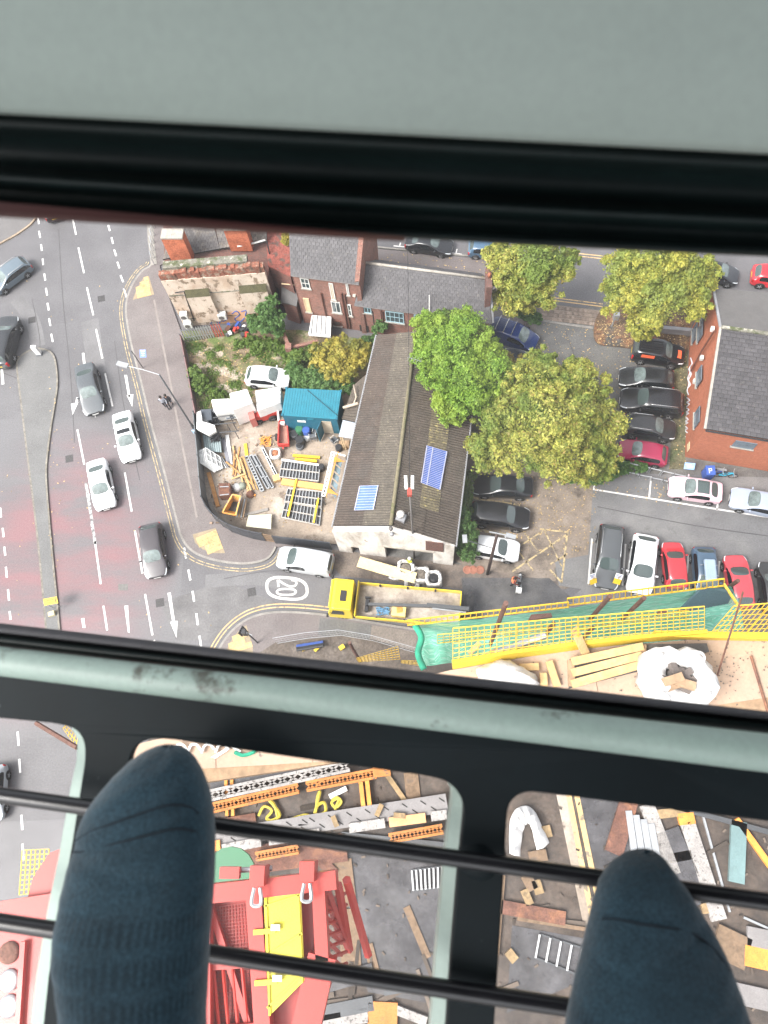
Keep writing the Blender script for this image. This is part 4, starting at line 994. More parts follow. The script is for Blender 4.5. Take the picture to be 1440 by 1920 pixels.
# ---- two storey brick house (middle) ----------------------------------------------------
EA, RA = 6.6, 9.6
ha = thing('brick_house', 'two storey red brick house with small grey slates and downpipes', 'building', P(620, 620))
e0, e1 = P(545, 516, EA), P(673, 533, EA); r0, r1 = P(541, 412, RA), P(682, 428, RA)
slope(ha, e0, e1, r0, r1, .29, .27)
f0, f1 = r0*2-e0, r1*2-e1; f0.z = f1.z = EA
slope(ha, f1, f0, r1, r0, .29, .27)
MB().tube([r0, r1], .11, 6).build('ridge_tiles', COPE, ha, smooth=True)
wa = Wall(Vector((e0.x+.1, e0.y+.3, 0)), Vector((e1.x-.05, e1.y+.3, 0)))
q = MB(); wa.box(q, 0, wa.L, 0, EA, -.35, 0); q.build('wall', BRICK, ha)
q = MB(); q.slab([Vector((e1.x+.05, e1.y+.1, 0)), Vector((f1.x, f1.y, 0)), f1+Vector((.1, 0, .1)), r1+Vector((.1, 0, .25)), e1+Vector((.05, .1, .25))], (-.35, 0, 0)); q.build('gable_wall', BRICK, ha)
q = MB(); q.slab([Vector((e0.x-.02, e0.y+.3, 0)), Vector((f0.x, f0.y, 0)), f0+Vector((0, 0, -.2)), r0+Vector((0, 0, -.2)), e0+Vector((0, .3, -.2))], (.3, 0, 0)); q.build('gable_wall', BRICK_D, ha)
for q0, q1, nx, nz, bd, fr in (((562, 520), (583, 541), 2, 2, None, FRAME_W), ((568, 558), (585, 585), 1, 1, PLY, PLY), ((616, 530), (630, 562), 2, 1, PLY, FRAME_W), ((620, 564), (641, 587), 2, 1, None, FRAME_W), ((648, 532), (656, 553), 1, 2, None, FRAME_W), ((651, 570), (661, 592), 1, 2, None, FRAME_W), ((625, 600), (644, 628), 1, 1, mat('dark_boards', (0.08, 0.055, 0.04), 0.8), RUSTPIPE)):
    u0, u1, z0, z1 = wa.rect(q0, q1); wa.window(ha, u0, u1, max(z0, .3), min(z1, EA-.1), fr, PANE, nx, nz, board=bd)
for x, y in ((602, 548), (640, 548), (646, 550)):
    u, z = wa.at(x, y); a = wa.pt(u, z, .09); q = MB().tube([a, Vector((a.x, a.y, .2))], .06, 6); q.build('downpipe', RUSTPIPE, ha)
gutter(ha, e0+Vector((0, 0, -.06)), e1+Vector((0, 0, -.06)))

# ---- narrow brick back building between house and cream wall ------------------------------
hn = thing('brick_outbuilding', 'narrow dark red brick block squeezed between the cream wall and the house', 'building', P(530, 590))
a, b, c, d = P(503, 500, 5.0), P(545, 520, 5.0), P(545, 425, 5.0), P(498, 425, 5.0)
q = MB().prism([tuple(p) for p in (a, b, c, d)], 0, 5.0); q.build('wall', BRICK_D, hn)
q = MB().slab([p+Vector((0, 0, .002)) for p in (a, b, c, d)], (0, 0, .12)); q.build('roof', mat('brick_rubble_roof', (0.20, 0.06, 0.045), 0.95, var=0.3, vs=3, fine=0.35, fs=8, col3=(0.09, 0.06, 0.05), s3=2), hn)
a, b, c, d = P(527, 566, 2.6), P(556, 574, 2.6), P(562, 540, 3.1), P(528, 534, 3.1)
q = MB().slab([a, b, c, d], (0, 0, -.1)); q.build('lean_to_roof', FELT, hn)
q = MB().prism([(p.x, p.y) for p in (a+Vector((.1, .1, 0)), b+Vector((-.1, .1, 0)), c, d)], 0, 2.45); q.build('lean_to_wall', BRICK_D, hn)
q = MB().tube([P(528, 532, 4.0), P(560, 535, 3.8)], .05, 5); q.build('timber_prop', PLY, hn)
yw = thing('garden_wall', 'low old brick wall and pier at the end of the weedy plot', 'wall', P(560, 640, .13))
q = MB(); w1 = Wall(P(530, 632), P(545, 668)); w1.box(q, 0, w1.L, 0, 1.4, -.25, 0); w2 = Wall(P(545, 668), P(600, 655)); w2.box(q, .3, w2.L, 0, 1.1, -.25, 0); q.build('wall', BRICK, yw)
q = MB(); q.box(P(543, 658, .7), (.5, .5, 1.5)); q.build('pier', BRICK, yw)

# ---- cream rendered building -----------------------------------------------------------
hc = thing('rendered_building', 'end terrace with a peeling cream wall, broken brick top and two chimneys', 'building', P(430, 560))
wc = Wall(P(346, 612), P(524, 598))
ZT, ZBK = 6.0, 6.1
q = MB(); wc.box(q, 0, wc.L, 0, ZT, -.4, 0); q.build('wall', RENDER, hc)
q = MB()
n = 26
for i in range(n):
    u0, u1 = wc.L*i/n, wc.L*(i+1)/n; wc.box(q, u0, u1-.004, ZT, ZT+.75+random.uniform(-.12, .12), -.5, -.02-random.uniform(0, .1))
q.build('brick_parapet', BRICK_B, hc)
q = MB(); wc.box(q, .4, wc.L-1.2, ZT+.55, ZT+.95, -1.1, -.45); q.build('coping', MOSSY, hc)
q = MB(); wc.box(q, -.02, wc.L+.02, 1.45, 1.53, .002, .05); 
for k, (q0, q1) in enumerate((((340, 532), (385, 527)), ((441, 520), (492, 512)))):
    u0, u1 = wc.at(*q0)[0], wc.at(*q1)[0]
    zt_ = 4.2; zb_ = .8 if k == 0 else 1.5
    q = MB(); wc.box(q, u0, u1, zb_, zt_, .002, .34); bay = q.build('blocked_bay', RENDER, hc)
    q = MB(); q.slab([wc.pt(u0, zt_+.55, .0), wc.pt(u1, zt_+.55, .0), wc.pt(u1, zt_+.004, .36), wc.pt(u0, zt_+.004, .36)], wc.n*-.02); q.build('mossy_top', DARKMOSS, bay)
q = MB(); wc.box(q, .05, wc.L*.8, 4.15, 4.24, .002, .05); wc.box(q, 0.05, wc.L*.62, 1.0, 1.06, .002, .04); q.build('string_course', MOSSY, hc)
q = MB(); a = wc.pt(*wc.at(345, 545), .06); q.tube([wc.pt(*wc.at(328, 548), .06), a, wc.pt(*wc.at(350, 560), .06), wc.pt(*wc.at(364, 600), .06)], .045, 5); q.build('drain_pipe', TRIM, hc)
def acunit(x0, y0, x1, y1, lab):
    u0, u1, z0, z1 = wc.rect((x0, y0), (x1, y1)); z1 = z0+.62; t = thing('air_conditioner', lab, 'air conditioner', wc.pt((u0+u1)/2, z0, .3), 0, 'air conditioners on the cream wall')
    q = MB(); wc.box(q, u0, u1, z0, z1, .05, .5); q.build('case', FRAME_W, t)
    q = MB(); A = Matrix((wc.d, Vector((0, 0, 1)), wc.n)).transposed(); q.lathe(wc.pt(u0+(u1-u0)*.42, (z0+z1)/2, .503), [(.22, 0), (.22, .03), (.08, .03)], 14, A); q.build('fan_grille', GREYPIPE, t)
acunit(334, 577, 354, 590, 'upper white air conditioner on the cream wall by the pavement')
acunit(340, 592, 362, 606, 'lower white air conditioner on the cream wall by the pavement')
acunit(403, 573, 426, 590, 'white air conditioner in the middle of the cream wall')
# painted tags low on the wall
GP = mat('peach_spray_paint', (0.60, 0.34, 0.20), 0.7, var=0.1); GB = mat('blue_spray_paint', (0.06, 0.12, 0.36), 0.7, var=0.2); GPale = mat('pale_spray_paint', (0.55, 0.5, 0.5), 0.7, var=0.1)
def on_wall(wl_, pts, o): return [wl_.pt(*wl_.at(x, y), o) for x, y in pts]
ub = lambda pts, m, o, nm: MB().poly(on_wall(wc, pts, o)).build(nm, m, hc)
ub([(404, 596), (432, 584), (470, 580), (500, 592), (488, 606), (450, 610), (410, 610)], GP, .006, 'graffiti_fill')
for pts in ([(435, 588), (443, 583), (449, 590), (440, 598), (450, 603), (458, 596)], [(452, 584), (462, 582), (460, 592), (468, 597)], [(395, 607), (402, 598), (410, 606), (416, 597)], [(412, 595), (420, 590), (426, 596), (419, 602), (412, 599)]):
    MB().tube(crom(on_wall(wc, pts, .012), 4), .05, 4).build('graffiti_stroke', GB, hc)
# roofs behind
zr_ = 6.6
a, b, c, d = P(305, 486, 5.4), P(412, 466, 5.4), P(395, 400, 7.2), P(330, 405, 7.2)
slope(hc, a, b, d, c, .3, .26, SLATE_O)
a, b, c, d = P(412, 466, 5.4), P(500, 452, 5.4), P(500, 400, 7.0), P(398, 400, 7.0)
slope(hc, a, b, d, c, .3, .26, SLATE_O)
q = MB(); q.prism([(p.x, p.y) for p in (P(346, 608, 0), P(524, 594, 0), P(540, 470, 0), P(340, 470, 0))], 0, 5.0); q.build('rear_block', BRICK_D, hc)
def stack(x0, x1, yt, yb, zt, zb, lab):
    a, b = P(x0, yt, zt), P(x1, yt, zt); c = (a+b)/2; L = (b-a).length
    an_ = math.atan2((b-a).y, (b-a).x); M = Matrix.Rotation(an_, 3, 'Z')
    q = MB().box(c+Vector((0, 0, (zb-zt)/2)), (L, .75, zt-zb), M); ck = q.build('chimney', mat('chimney_brick', (0.36, 0.105, 0.05), 0.9, var=0.25, vs=2, fine=0.2, fs=8), hc)
    q = MB(); 
    for k in (-.25, .25): q.box(c+M @ Vector((k*L, 0, .08)), (L*.49, .9, .14), M)
    q.build('chimney_coping', COPE, ck)
stack(303, 344, 440, 480, 8.0, 5.3, '')
stack(420, 462, 424, 465, 7.6, 5.2, '')
q = MB().tube([P(445, 462, 5.8), P(476, 456, 5.8), P(497, 450, 5.9)], .07, 5); q.build('roof_flashing', FRAME_W, hc)
q = MB().tube([P(500, 452, 6.0), P(512, 505, 4.0), P(521, 540, 2.5), P(524, 575, .6)], .06, 5); q.build('corner_downpipe', TRIM, hc)

# ---- orange brick building on the right -----------------------------------------------------
ho = thing('orange_brick_building', 'orange brick building with a grey slate slope and flat roof at the right edge', 'building', P(1400, 800))
b0 = P(1281, 866); b1 = P(1287, 690)
wl = Wall(P(1297, 610), b0)      # left wall, back to front
wf = Wall(b0, P(1560, 908))      # front wall
ef = P(1323, 804, 4.7); uL = wl.L
ridge_u = 0
rl_ = P(1352, 614, 6.5); e1 = P(1600, 850, 4.7); r1 = P(1640, 655, 6.5)
slope(ho, ef, e1, rl_, r1, .42, .30)
bk = P(1338, 540, 5.6); bk1 = P(1640, 565, 5.6)
q = MB().slab([rl_+Vector((0, 0, .02)), r1+Vector((0, 0, .02)), bk1, bk], (0, 0, -.15)); q.build('flat_roof', FELT, ho)
MB().beam(rl_+Vector((0, 0, .06)), r1+Vector((0, 0, .06)), .25, .12).build('ridge_capping', MOSSY, ho)
gb = Vector((bk.x, bk.y, 0)); gr = Vector((rl_.x, rl_.y, 0)); gf = Vector((ef.x, ef.y, 0))
wl = Wall(gb, gf)
q = MB(); q.slab([gb, gf, ef+Vector((0, 0, -.03)), rl_+Vector((0, 0, -.03)), bk+Vector((0, 0, -.05))], (.3, 0, 0)); q.build('side_wall', BRICK_O, ho)
wf = Wall(gf+wl.d*.002, Vector((e1.x, e1.y, 0)))
q = MB(); wf.box(q, 0, wf.L, 0, 4.62, -.3, 0); q.build('front_wall', BRICK_O, ho)
MB().beam(ef+Vector((-.05, 0, .0)), rl_+Vector((-.05, 0, .0)), .16, .14).build('verge', COPE, ho)
MB().beam(rl_+Vector((-.05, 0, .0)), bk+Vector((-.05, 0, .03)), .16, .14).build('verge', LEAD, ho)
gutter(ho, ef+Vector((0, -.12, -.05)), e1+Vector((0, -.12, -.05)), TRIM, .07)
u0, u1, z0, z1 = wf.rect((1380, 825), (1411, 842)); wf.window(ho, u0, u1, z0, z1, PANE_B, PANE_B, 1, 1)
for (q0, q1) in (((1310, 596), (1326, 634)), ((1316, 568), (1330, 596)), ((1308, 683), (1320, 722)), ((1304, 760), (1316, 800)), ((1290, 620), (1300, 660))):
    u0, u1, z0, z1 = wl.rect(q0, q1); um = (u0+u1)/2; w2_ = min(u1-u0, 1.3)
    zz0 = max(.9, min(z0, 3.4)); wl.window(ho, um-w2_/2, um+w2_/2, zz0, zz0+1.15, PANE_B, PANE_B, 1, 1)
q = MB(); q.tube(on_wall(wl, [(1299, 696), (1320, 657), (1342, 622)], .14), .07, 6); q.build('wall_pipe', RUSTPIPE, ho)
for x, y in ((1338, 618), (1318, 672), (1305, 716)):
    u, z = wl.at(x, y); q = MB(); wl.box(q, u-.15, u+.15, z-.1, z+.2, .002, .22); q.build('wall_lamp', FRAME_W, ho)
u, z = wl.at(1291, 838); q = MB(); wl.box(q, u-.3, u+.3, z-.25, z+.3, .002, .04); q.build('notice', mat('cream_notice', (0.6, 0.48, 0.3), 0.6), ho)
GW = mat('white_spray_paint', (0.62, 0.62, 0.66), 0.7, var=0.15)
def zig(y0, y1, x0, x1, n, amp):
    out = []
    for i in range(n+1):
        t_ = i/n; out.append((x0+(x1-x0)*t_+(amp if i % 2 else -amp), y0+(y1-y0)*t_+random.uniform(-2, 2)))
    return out
for args in ((745, 812, 1291, 1286, 15, 3.0), (770, 822, 1287, 1283, 12, 2.4), (672, 730, 1297, 1292, 6, 2.0), (690, 742, 1293, 1290, 5, 1.5)):
    MB().tube(crom(on_wall(wl, zig(*args), .015), 3), .05, 4).build('graffiti_stroke', GW, ho)
# ================================================================ trees, shrubs and weeds
LF_YEL = leaf_mat('leaf_yellow_green', [(0.18, 0.20, 0.03), (0.36, 0.34, 0.05), (0.50, 0.45, 0.08), (0.30, 0.31, 0.05), (0.15, 0.18, 0.03)], 0.30, (0.17, 0.22, 0.04))
LF_OLIVE = leaf_mat('leaf_olive', [(0.13, 0.16, 0.03), (0.28, 0.30, 0.05), (0.50, 0.47, 0.10), (0.26, 0.29, 0.05), (0.30, 0.22, 0.06)], 0.28, (0.12, 0.19, 0.03))
LF_GREEN = leaf_mat('leaf_bright_green', [(0.09, 0.17, 0.02), (0.15, 0.27, 0.03), (0.25, 0.38, 0.045), (0.12, 0.23, 0.025)], 0.35, (0.25, 0.34, 0.045))
LF_DARK = leaf_mat('leaf_dark_green', [(0.05, 0.11, 0.03), (0.08, 0.16, 0.04), (0.12, 0.21, 0.06), (0.06, 0.13, 0.03)])
LF_WEED = leaf_mat('leaf_weed', [(0.06, 0.12, 0.018), (0.10, 0.17, 0.03), (0.16, 0.22, 0.05), (0.08, 0.14, 0.02)])
LF_BROWN = leaf_mat('leaf_yellow_brown', [(0.20, 0.15, 0.04), (0.30, 0.23, 0.06), (0.24, 0.19, 0.045), (0.16, 0.13, 0.03)])
LF_SHRUB = leaf_mat('leaf_gold', [(0.26, 0.22, 0.03), (0.36, 0.29, 0.045), (0.44, 0.36, 0.07), (0.24, 0.23, 0.03)], 0.5, (0.17, 0.18, 0.03))
BARK = mat('bark', (0.09, 0.07, 0.05), 0.95, var=0.3, vs=4, bump=0.5)
def leaf_cloud(cents, rads, n, size, squash=0.8, seed=1, fill=0.6):
    """n folded leaves on and in a set of clumps; numpy arrays out"""
    g = np.random.default_rng(seed)
    cents = np.array(cents); rads = np.array(rads)
    pr = rads**1.7; pr = pr/pr.sum()
    k = g.choice(len(cents), n, p=pr)
    d = g.normal(size=(n, 3)); d /= np.linalg.norm(d, axis=1)[:, None]
    d[:, 2] = np.where(d[:, 2] < -0.35, -d[:, 2], d[:, 2])
    rr = rads[k]*np.clip(g.normal(.82, .27, n), .1, 1.55)
    p = cents[k]+d*rr[:, None]*np.array([1, 1, squash])
    nn = d+g.normal(scale=.55, size=(n, 3)); nn[:, 2] += .35; nn /= np.linalg.norm(nn, axis=1)[:, None]
    a = g.normal(size=(n, 3)); u = np.cross(nn, a); u /= np.linalg.norm(u, axis=1)[:, None]; v = np.cross(nn, u)
    s = size*(g.uniform(.5, 1.0, n)+(g.random(n) < .25)*g.uniform(.3, 1.0, n))[:, None]
    A = p-u*s; B = p+v*s*.5+nn*s*.12; C = p+u*s; D = p-v*s*.5+nn*s*.12
    return np.stack([A, B, C, D], 1).reshape(-1, 3)
def leaf_mesh(name, verts, m):
    n = len(verts)//4
    me = bpy.data.meshes.new(name); me.vertices.add(len(verts)); me.vertices.foreach_set('co', verts.astype(np.float32).ravel())
    me.loops.add(n*4); me.loops.foreach_set('vertex_index', np.arange(n*4, dtype=np.int32))
    me.polygons.add(n); me.polygons.foreach_set('loop_start', np.arange(0, n*4, 4, dtype=np.int32)); me.polygons.foreach_set('loop_total', np.full(n, 4, dtype=np.int32))
    me.materials.append(m); me.update(calc_edges=True); return me
def tree(name, label, cat, base, blobs, n, m, size=.17, seed=1, group=None, trunk_r=.18, limbs=7, squash=.8, sub=6, ht=None):
    """base: ground point; blobs: (px, py, z, r) big masses, each broken into smaller clumps"""
    g = np.random.default_rng(seed); base = Vector(base)
    cs, rs = [], []
    big = []
    for bx, by, bz, br in blobs:
        c = np.array(P(bx, by, bz)); big.append((c, br))
        cs.append(c); rs.append(br*.66)
        for _ in range(sub):
            d = g.normal(size=3); d[2] = abs(d[2])*.8-.15; d /= np.linalg.norm(d)
            cs.append(c+d*br*g.uniform(.55, .92)*np.array([1, 1, squash])); rs.append(br*g.uniform(.16, .36))
        for _ in range(sub*3):
            d = g.normal(size=3); d[2] = abs(d[2])*.8-.15; d /= np.linalg.norm(d)
            cs.append(c+d*br*g.uniform(.7, 1.12)*np.array([1, 1, squash])); rs.append(br*g.uniform(.07, .16)+.06)
    t = thing(name, label, cat, base, 0, group)
    V = leaf_cloud(cs, rs, n, size, squash, seed)-np.array(base)
    o = bpy.data.objects.new('crown', leaf_mesh('crown', V, m)); COL.objects.link(o); o.parent = t
    cen = Vector(np.mean([c for c, _ in big], 0))
    if trunk_r:
        fork = base.lerp(cen, .45); fork.x = base.x*.75+cen.x*.25; fork.y = base.y*.75+cen.y*.25
        q = MB().tube([base, base.lerp(fork, .5)+Vector((.05, .03, 0)), fork], [trunk_r*1.25, trunk_r, trunk_r*.8], 9)
        q.build('trunk', BARK, t, smooth=True)
        for i, (c, br) in enumerate(big[:limbs]):
            c = Vector(c); mid = fork.lerp(c, .55)+Vector((0, 0, -.15))
            q = MB().tube([fork-Vector((0, 0, .2)), mid, c], [trunk_r*.6, trunk_r*.4, trunk_r*.12], 6); q.build('limb', BARK, t, smooth=True)
    else:
        for i in range(4):
            a = i*1.6; q = MB().tube([base+Vector((math.cos(a)*.05, math.sin(a)*.05, 0)), base.lerp(cen, .5)+Vector((math.cos(a)*.2, math.sin(a)*.2, 0)), cen+Vector((math.cos(a)*.3, math.sin(a)*.3, 0))], [.03, .02, .008], 5); q.build('stem', BARK, t)
    return t
G_ = lambda x, y, z=0.0: P(x, y, z)
# the big yellow green tree over the forecourt
tree('broadleaf_tree', 'largest yellow green tree with browning leaves over the forecourt', 'tree', G_(985, 800),
     [(1010, 730, 7.0, 2.3), (1085, 735, 6.5, 2.1), (1040, 790, 8.0, 2.6), (1110, 790, 6.2, 2.1), (1060, 850, 6.5, 2.3), (1115, 852, 5.0, 1.7), (985, 845, 6.0, 2.0), (925, 850, 5.2, 1.7), (965, 780, 6.5, 2.0), (930, 800, 5.5, 1.6), (1010, 690, 5.8, 1.5), (905, 845, 4.8, 1.2), (1080, 700, 5.4, 1.2)],
     115000, LF_OLIVE, .10, 3, trunk_r=.3, sub=9)
tree('ivy_covered_tree', 'bright green leafy mound growing over the side of the corrugated roof', 'tree', G_(885, 730),
     [(820, 630, 6.6, 1.7), (870, 640, 7.2, 2.2), (905, 668, 6.8, 1.5), (820, 690, 6.8, 1.7), (880, 700, 7.3, 2.4), (930, 705, 6.2, 1.6), (855, 750, 6.2, 1.6), (900, 745, 5.8, 1.5), (850, 775, 5.6, .9), (800, 610, 6.2, 1.0), (800, 655, 6.4, 1.1)],
     95000, LF_GREEN, .09, 5, trunk_r=.22, squash=.7, sub=12)
tree('yellowing_shrub', 'yellow brown foliage between the green mound and the blue car', 'tree', G_(965, 705),
     [(938, 672, 4.5, .9), (960, 694, 4.6, 1.1), (945, 710, 4.6, 1.1), (985, 712, 4.4, 1.0), (930, 735, 4.4, 1.0), (978, 700, 3.6, .6)], 12000, LF_BROWN, .12, 7, trunk_r=.09)
tree('street_tree', 'yellow green street tree between the slate roof end and the sett crossing', 'tree', G_(985, 600),
     [(945, 500, 7.2, 1.7), (1000, 495, 7.6, 2.0), (1040, 505, 6.8, 1.6), (970, 540, 6.2, 1.8), (1010, 545, 6.0, 1.6), (992, 562, 4.6, 1.3), (968, 572, 3.8, .9), (935, 478, 6.4, 1.0), (1070, 485, 6.4, .8), (955, 560, 5.0, 1.3)],
     58000, LF_OLIVE, .10, 11, group='street trees', trunk_r=.2)
tree('street_tree', 'broad golden street tree beside the flat grey roof at the upper right', 'tree', G_(1225, 625),
     [(1170, 510, 7.0, 1.8), (1225, 505, 7.8, 2.2), (1290, 515, 7.2, 2.0), (1180, 560, 6.5, 1.9), (1240, 560, 7.2, 2.2), (1290, 565, 6.2, 1.7), (1210, 600, 5.2, 1.5), (1325, 520, 6.4, 1.0), (1150, 545, 5.8, 1.0), (1205, 625, 3.8, .7)],
     82000, LF_YEL, .10, 13, group='street trees', trunk_r=.24)
tree('golden_shrub', 'round golden yellow bush behind the blue cabin', 'shrub', G_(640, 715, .13),
     [(605, 665, 2.8, 1.05), (640, 660, 3.2, 1.3), (670, 668, 2.8, 1.0), (620, 690, 2.8, 1.0), (650, 695, 2.6, 1.0), (680, 655, 2.6, .7), (595, 680, 2.2, .7)], 15000, LF_SHRUB, .1, 17, trunk_r=0)
tree('dark_shrub', 'dark green bush between the white hatchback and the blue cabin', 'shrub', G_(590, 735, .13),
     [(560, 708, 1.6, .8), (590, 712, 2.0, 1.0), (615, 720, 2.0, .9), (548, 690, 1.2, .6), (575, 725, 1.6, .7), (645, 725, 1.8, .8)], 10000, LF_DARK, .1, 19, trunk_r=0)
tree('dark_shrub', 'dark green scrub on the plot right of the white hatchback tail', 'shrub', G_(570, 680, .13),
     [(560, 672, 1.0, .8), (585, 662, .9, .7), (545, 668, .7, .6)], 5000, LF_WEED, .1, 20, trunk_r=0)
tree('young_tree', 'bluish green sapling against the peeling cream wall', 'tree', G_(520, 640, .13),
     [(500, 585, 3.0, .8), (515, 600, 2.6, .8), (498, 610, 2.0, .9), (520, 622, 1.6, .7), (478, 612, 1.4, .6), (508, 565, 3.4, .6), (475, 600, 1.2, .5)], 9000, LF_DARK, .12, 23, trunk_r=.06)
tree('weed_patch', 'bramble patch spreading below the bluish sapling', 'shrub', G_(490, 650, .13),
     [(470, 640, .4, .6), (495, 645, .5, .7), (515, 652, .5, .6), (450, 645, .3, .5), (530, 660, .5, .6), (480, 655, .3, .5)], 7000, LF_WEED, .08, 29, trunk_r=0)
tree('weed_patch', 'green weeds inside the left boundary of the earth plot', 'shrub', G_(372, 722, .13),
     [(365, 700, .8, .6), (375, 712, .7, .6), (372, 728, .6, .6), (388, 728, .4, .5), (402, 738, .3, .5), (415, 742, .3, .45)], 7000, LF_WEED, .08, 31, trunk_r=0)
tree('young_tree', 'feathery dark sapling at the front right corner of the white gabled shed', 'tree', G_(876, 1052),
     [(868, 985, 3.4, .8), (872, 1005, 2.8, .9), (870, 1025, 2.0, .8), (880, 1040, 1.4, .6), (866, 965, 3.2, .5)], 9000, LF_DARK, .1, 37, trunk_r=.06)
tree('weed_patch', 'climbing weeds along the right eave of the corrugated shed', 'shrub', G_(872, 950),
     [(872, 940, 1.4, .6), (876, 895, 1.8, .6), (872, 920, 1.4, .5), (880, 962, .8, .5)], 5000, LF_WEED, .1, 41, trunk_r=0)
tree('hedge', 'low dark hedge under the big tree beside the hooped railings', 'shrub', G_(1120, 895),
     [(1080, 892, .9, .7), (1110, 893, 1.0, .8), (1145, 885, .9, .7), (1170, 876, .7, .6), (1060, 895, .7, .5), (1200, 875, .6, .5)], 9000, LF_DARK, .1, 43, trunk_r=0)
tree('wall_plant', 'green shrub hugging the foot of the terrace beside the doorway', 'shrub', G_(712, 640, .13),
     [(708, 618, 1.2, .5), (716, 610, 1.8, .5), (700, 636, .6, .4), (690, 640, .6, .5)], 3000, LF_DARK, .09, 47, trunk_r=0)
tree('roof_shrub', 'straggly shrub growing at the lower eave of the long slate roof', 'shrub', G_(835, 610, 4.0),
     [(830, 592, 5.8, .5), (845, 596, 5.8, .5), (820, 595, 5.7, .35)], 2200, LF_WEED, .1, 53, trunk_r=0)
tree('wall_plant', 'small yellow bush sprouting from the wall left of the slate roof', 'shrub', G_(540, 462, 6.0),
     [(539, 440, 7.0, .4), (537, 452, 6.7, .35)], 1500, LF_SHRUB, .1, 59, trunk_r=0)
tree('hedge', 'green shrub under the street tree above the blue car', 'shrub', G_(985, 622),
     [(992, 592, 1.4, .6), (1004, 598, 1.0, .5), (978, 588, 1.4, .5)], 5000, LF_DARK, .1, 61, trunk_r=0)
tree('weed_patch', 'small weeds in front of the white hatchback', 'shrub', G_(502, 726, .13), [(502, 722, .3, .4), (512, 726, .3, .3)], 1500, LF_WEED, .08, 67, trunk_r=0)
# grass and low weeds on the plot
V = []
g = np.random.default_rng(5)
poly = PL([(345, 645), (560, 655), (640, 700), (600, 735), (385, 772), (365, 720)], .15)
xs = [p.x for p in poly]; ys = [p.y for p in poly]
cents = [(random.uniform(min(xs), max(xs)), random.uniform(min(ys), max(ys)), .15) for _ in range(160)]
cents = [c for c in cents if inside(c, poly)]
V = leaf_cloud(cents, [random.uniform(.2, .55) for _ in cents], 16000, .06, .25, 3, .3)
o = bpy.data.objects.new('grass', leaf_mesh('grass', V, LF_WEED)); COL.objects.link(o); tag(o, kind='stuff')
# ================================================================ street things, people, lorry, yard
PX_M = lambda a: a
STEEL = mat('galvanised_steel', (0.36, 0.37, 0.38), 0.45, 0.5, var=0.15, vs=3)
STEEL_D = mat('dark_steel', (0.075, 0.078, 0.082), 0.5, 0.3, var=0.15)
BLACKPAINT = mat('black_hoarding', (0.040, 0.043, 0.050), 0.5, var=0.15, vs=2)
TIMB = mat('yellow_timber', (0.46, 0.31, 0.14), 0.8, var=0.15, vs=3, isl=0.12, fine=0.12, fs=12)
TIMB2 = mat('orange_timber', (0.42, 0.21, 0.075), 0.8, var=0.2, vs=3, isl=0.15, fine=0.12, fs=12)
TIMB3 = mat('brown_board', (0.30, 0.20, 0.12), 0.85, var=0.2, vs=3, isl=0.2, fine=0.12, fs=12)
ORANGE = mat('orange_paint', (0.62, 0.24, 0.04), 0.6, var=0.2, vs=3, col3=(0.25, 0.12, 0.05), s3=5, thr3=(0.6, 0.68))
YELLOW = mat('yellow_paint', (0.62, 0.41, 0.025), 0.55, var=0.1, vs=3)
WHITEP = mat('white_paint', (0.68, 0.68, 0.66), 0.5, var=0.07, vs=2)
REDP = mat('red_paint', (0.48, 0.045, 0.035), 0.5, var=0.15, vs=2)
RUST = mat('rust', (0.13, 0.06, 0.042), 0.9, var=0.3, vs=3, fine=0.3, col2=(0.20, 0.09, 0.05), s2=2)
BAG = mat('white_woven_bag', (0.56, 0.55, 0.54), 0.8, var=0.1, vs=4, bump=0.3, bs=9)
RUBBLE = mat('rubble', (0.14, 0.12, 0.10), 0.95, var=0.4, vs=6, fine=0.4, bump=0.8, bs=10)
BLUEP = mat('blue_plastic', (0.04, 0.09, 0.32), 0.45, var=0.1)
GREENP = mat('green_plastic', (0.03, 0.13, 0.06), 0.45, var=0.1)
GREYP = mat('grey_plastic', (0.10, 0.105, 0.115), 0.5, var=0.15)
BLACKP = mat('black_plastic', (0.018, 0.018, 0.02), 0.5, var=0.1)
def single(mb, name, m, label, cat, group=None, smooth=False): return mb.build(name, m, None, label, cat, group, smooth=smooth)
def up(p, h): return Vector((p.x, p.y, p.z+h))

# ---- street lamp by the pavement
b = P(369, 812, .12)
t = thing('street_lamp', 'tall dark street lamp on the pavement with its arm over the road', 'street lamp', b)
top = up(b, 8.95)
MB().tube([b, up(b, 1.4), up(b, 1.5), top], [.11, .11, .075, .055], 8).build('column', STEEL_D, t, smooth=True)
h = P(238, 686, 9.1); MB().tube([top, top.lerp(h, .5)+Vector((0, 0, .1)), h], .03, 6).build('arm', STEEL, t)
d = (h-top).normalized(); MB().beam(h-d*.1, h+d*.75, .34, .14).build('lantern', STEEL, t)
MB().box(up(b, .55)+Vector((.0, -.16, 0)), (.32, .1, .5)).build('notice', mat('pale_blue_notice', (0.35, 0.5, 0.65), 0.5), t)
b = P(268, 690, .12); t = thing('parking_sign', 'square blue sign on a post at the kerb beside the street lamp arm', 'sign', b)
MB().tube([b, up(b, 2.6)], .035, 6).build('post', STEEL_D, t)
c = P(268, 663, 2.6); tl_ = Matrix.Rotation(R(30), 3, 'X')
MB().box(c, (.52, .62, .04), tl_).build('sign_plate', mat('sign_blue', (0.03, 0.10, 0.38), 0.4, var=0), t)
q = MB()
for k in range(3): q.box(c+tl_ @ Vector((0, .15-.15*k, .024)), (.3-.06*k, .05, .006), tl_)
q.box(c+tl_ @ Vector((0, .26, .024)), (.44, .03, .006), tl_); q.build('sign_marks', FRAME_W, t)
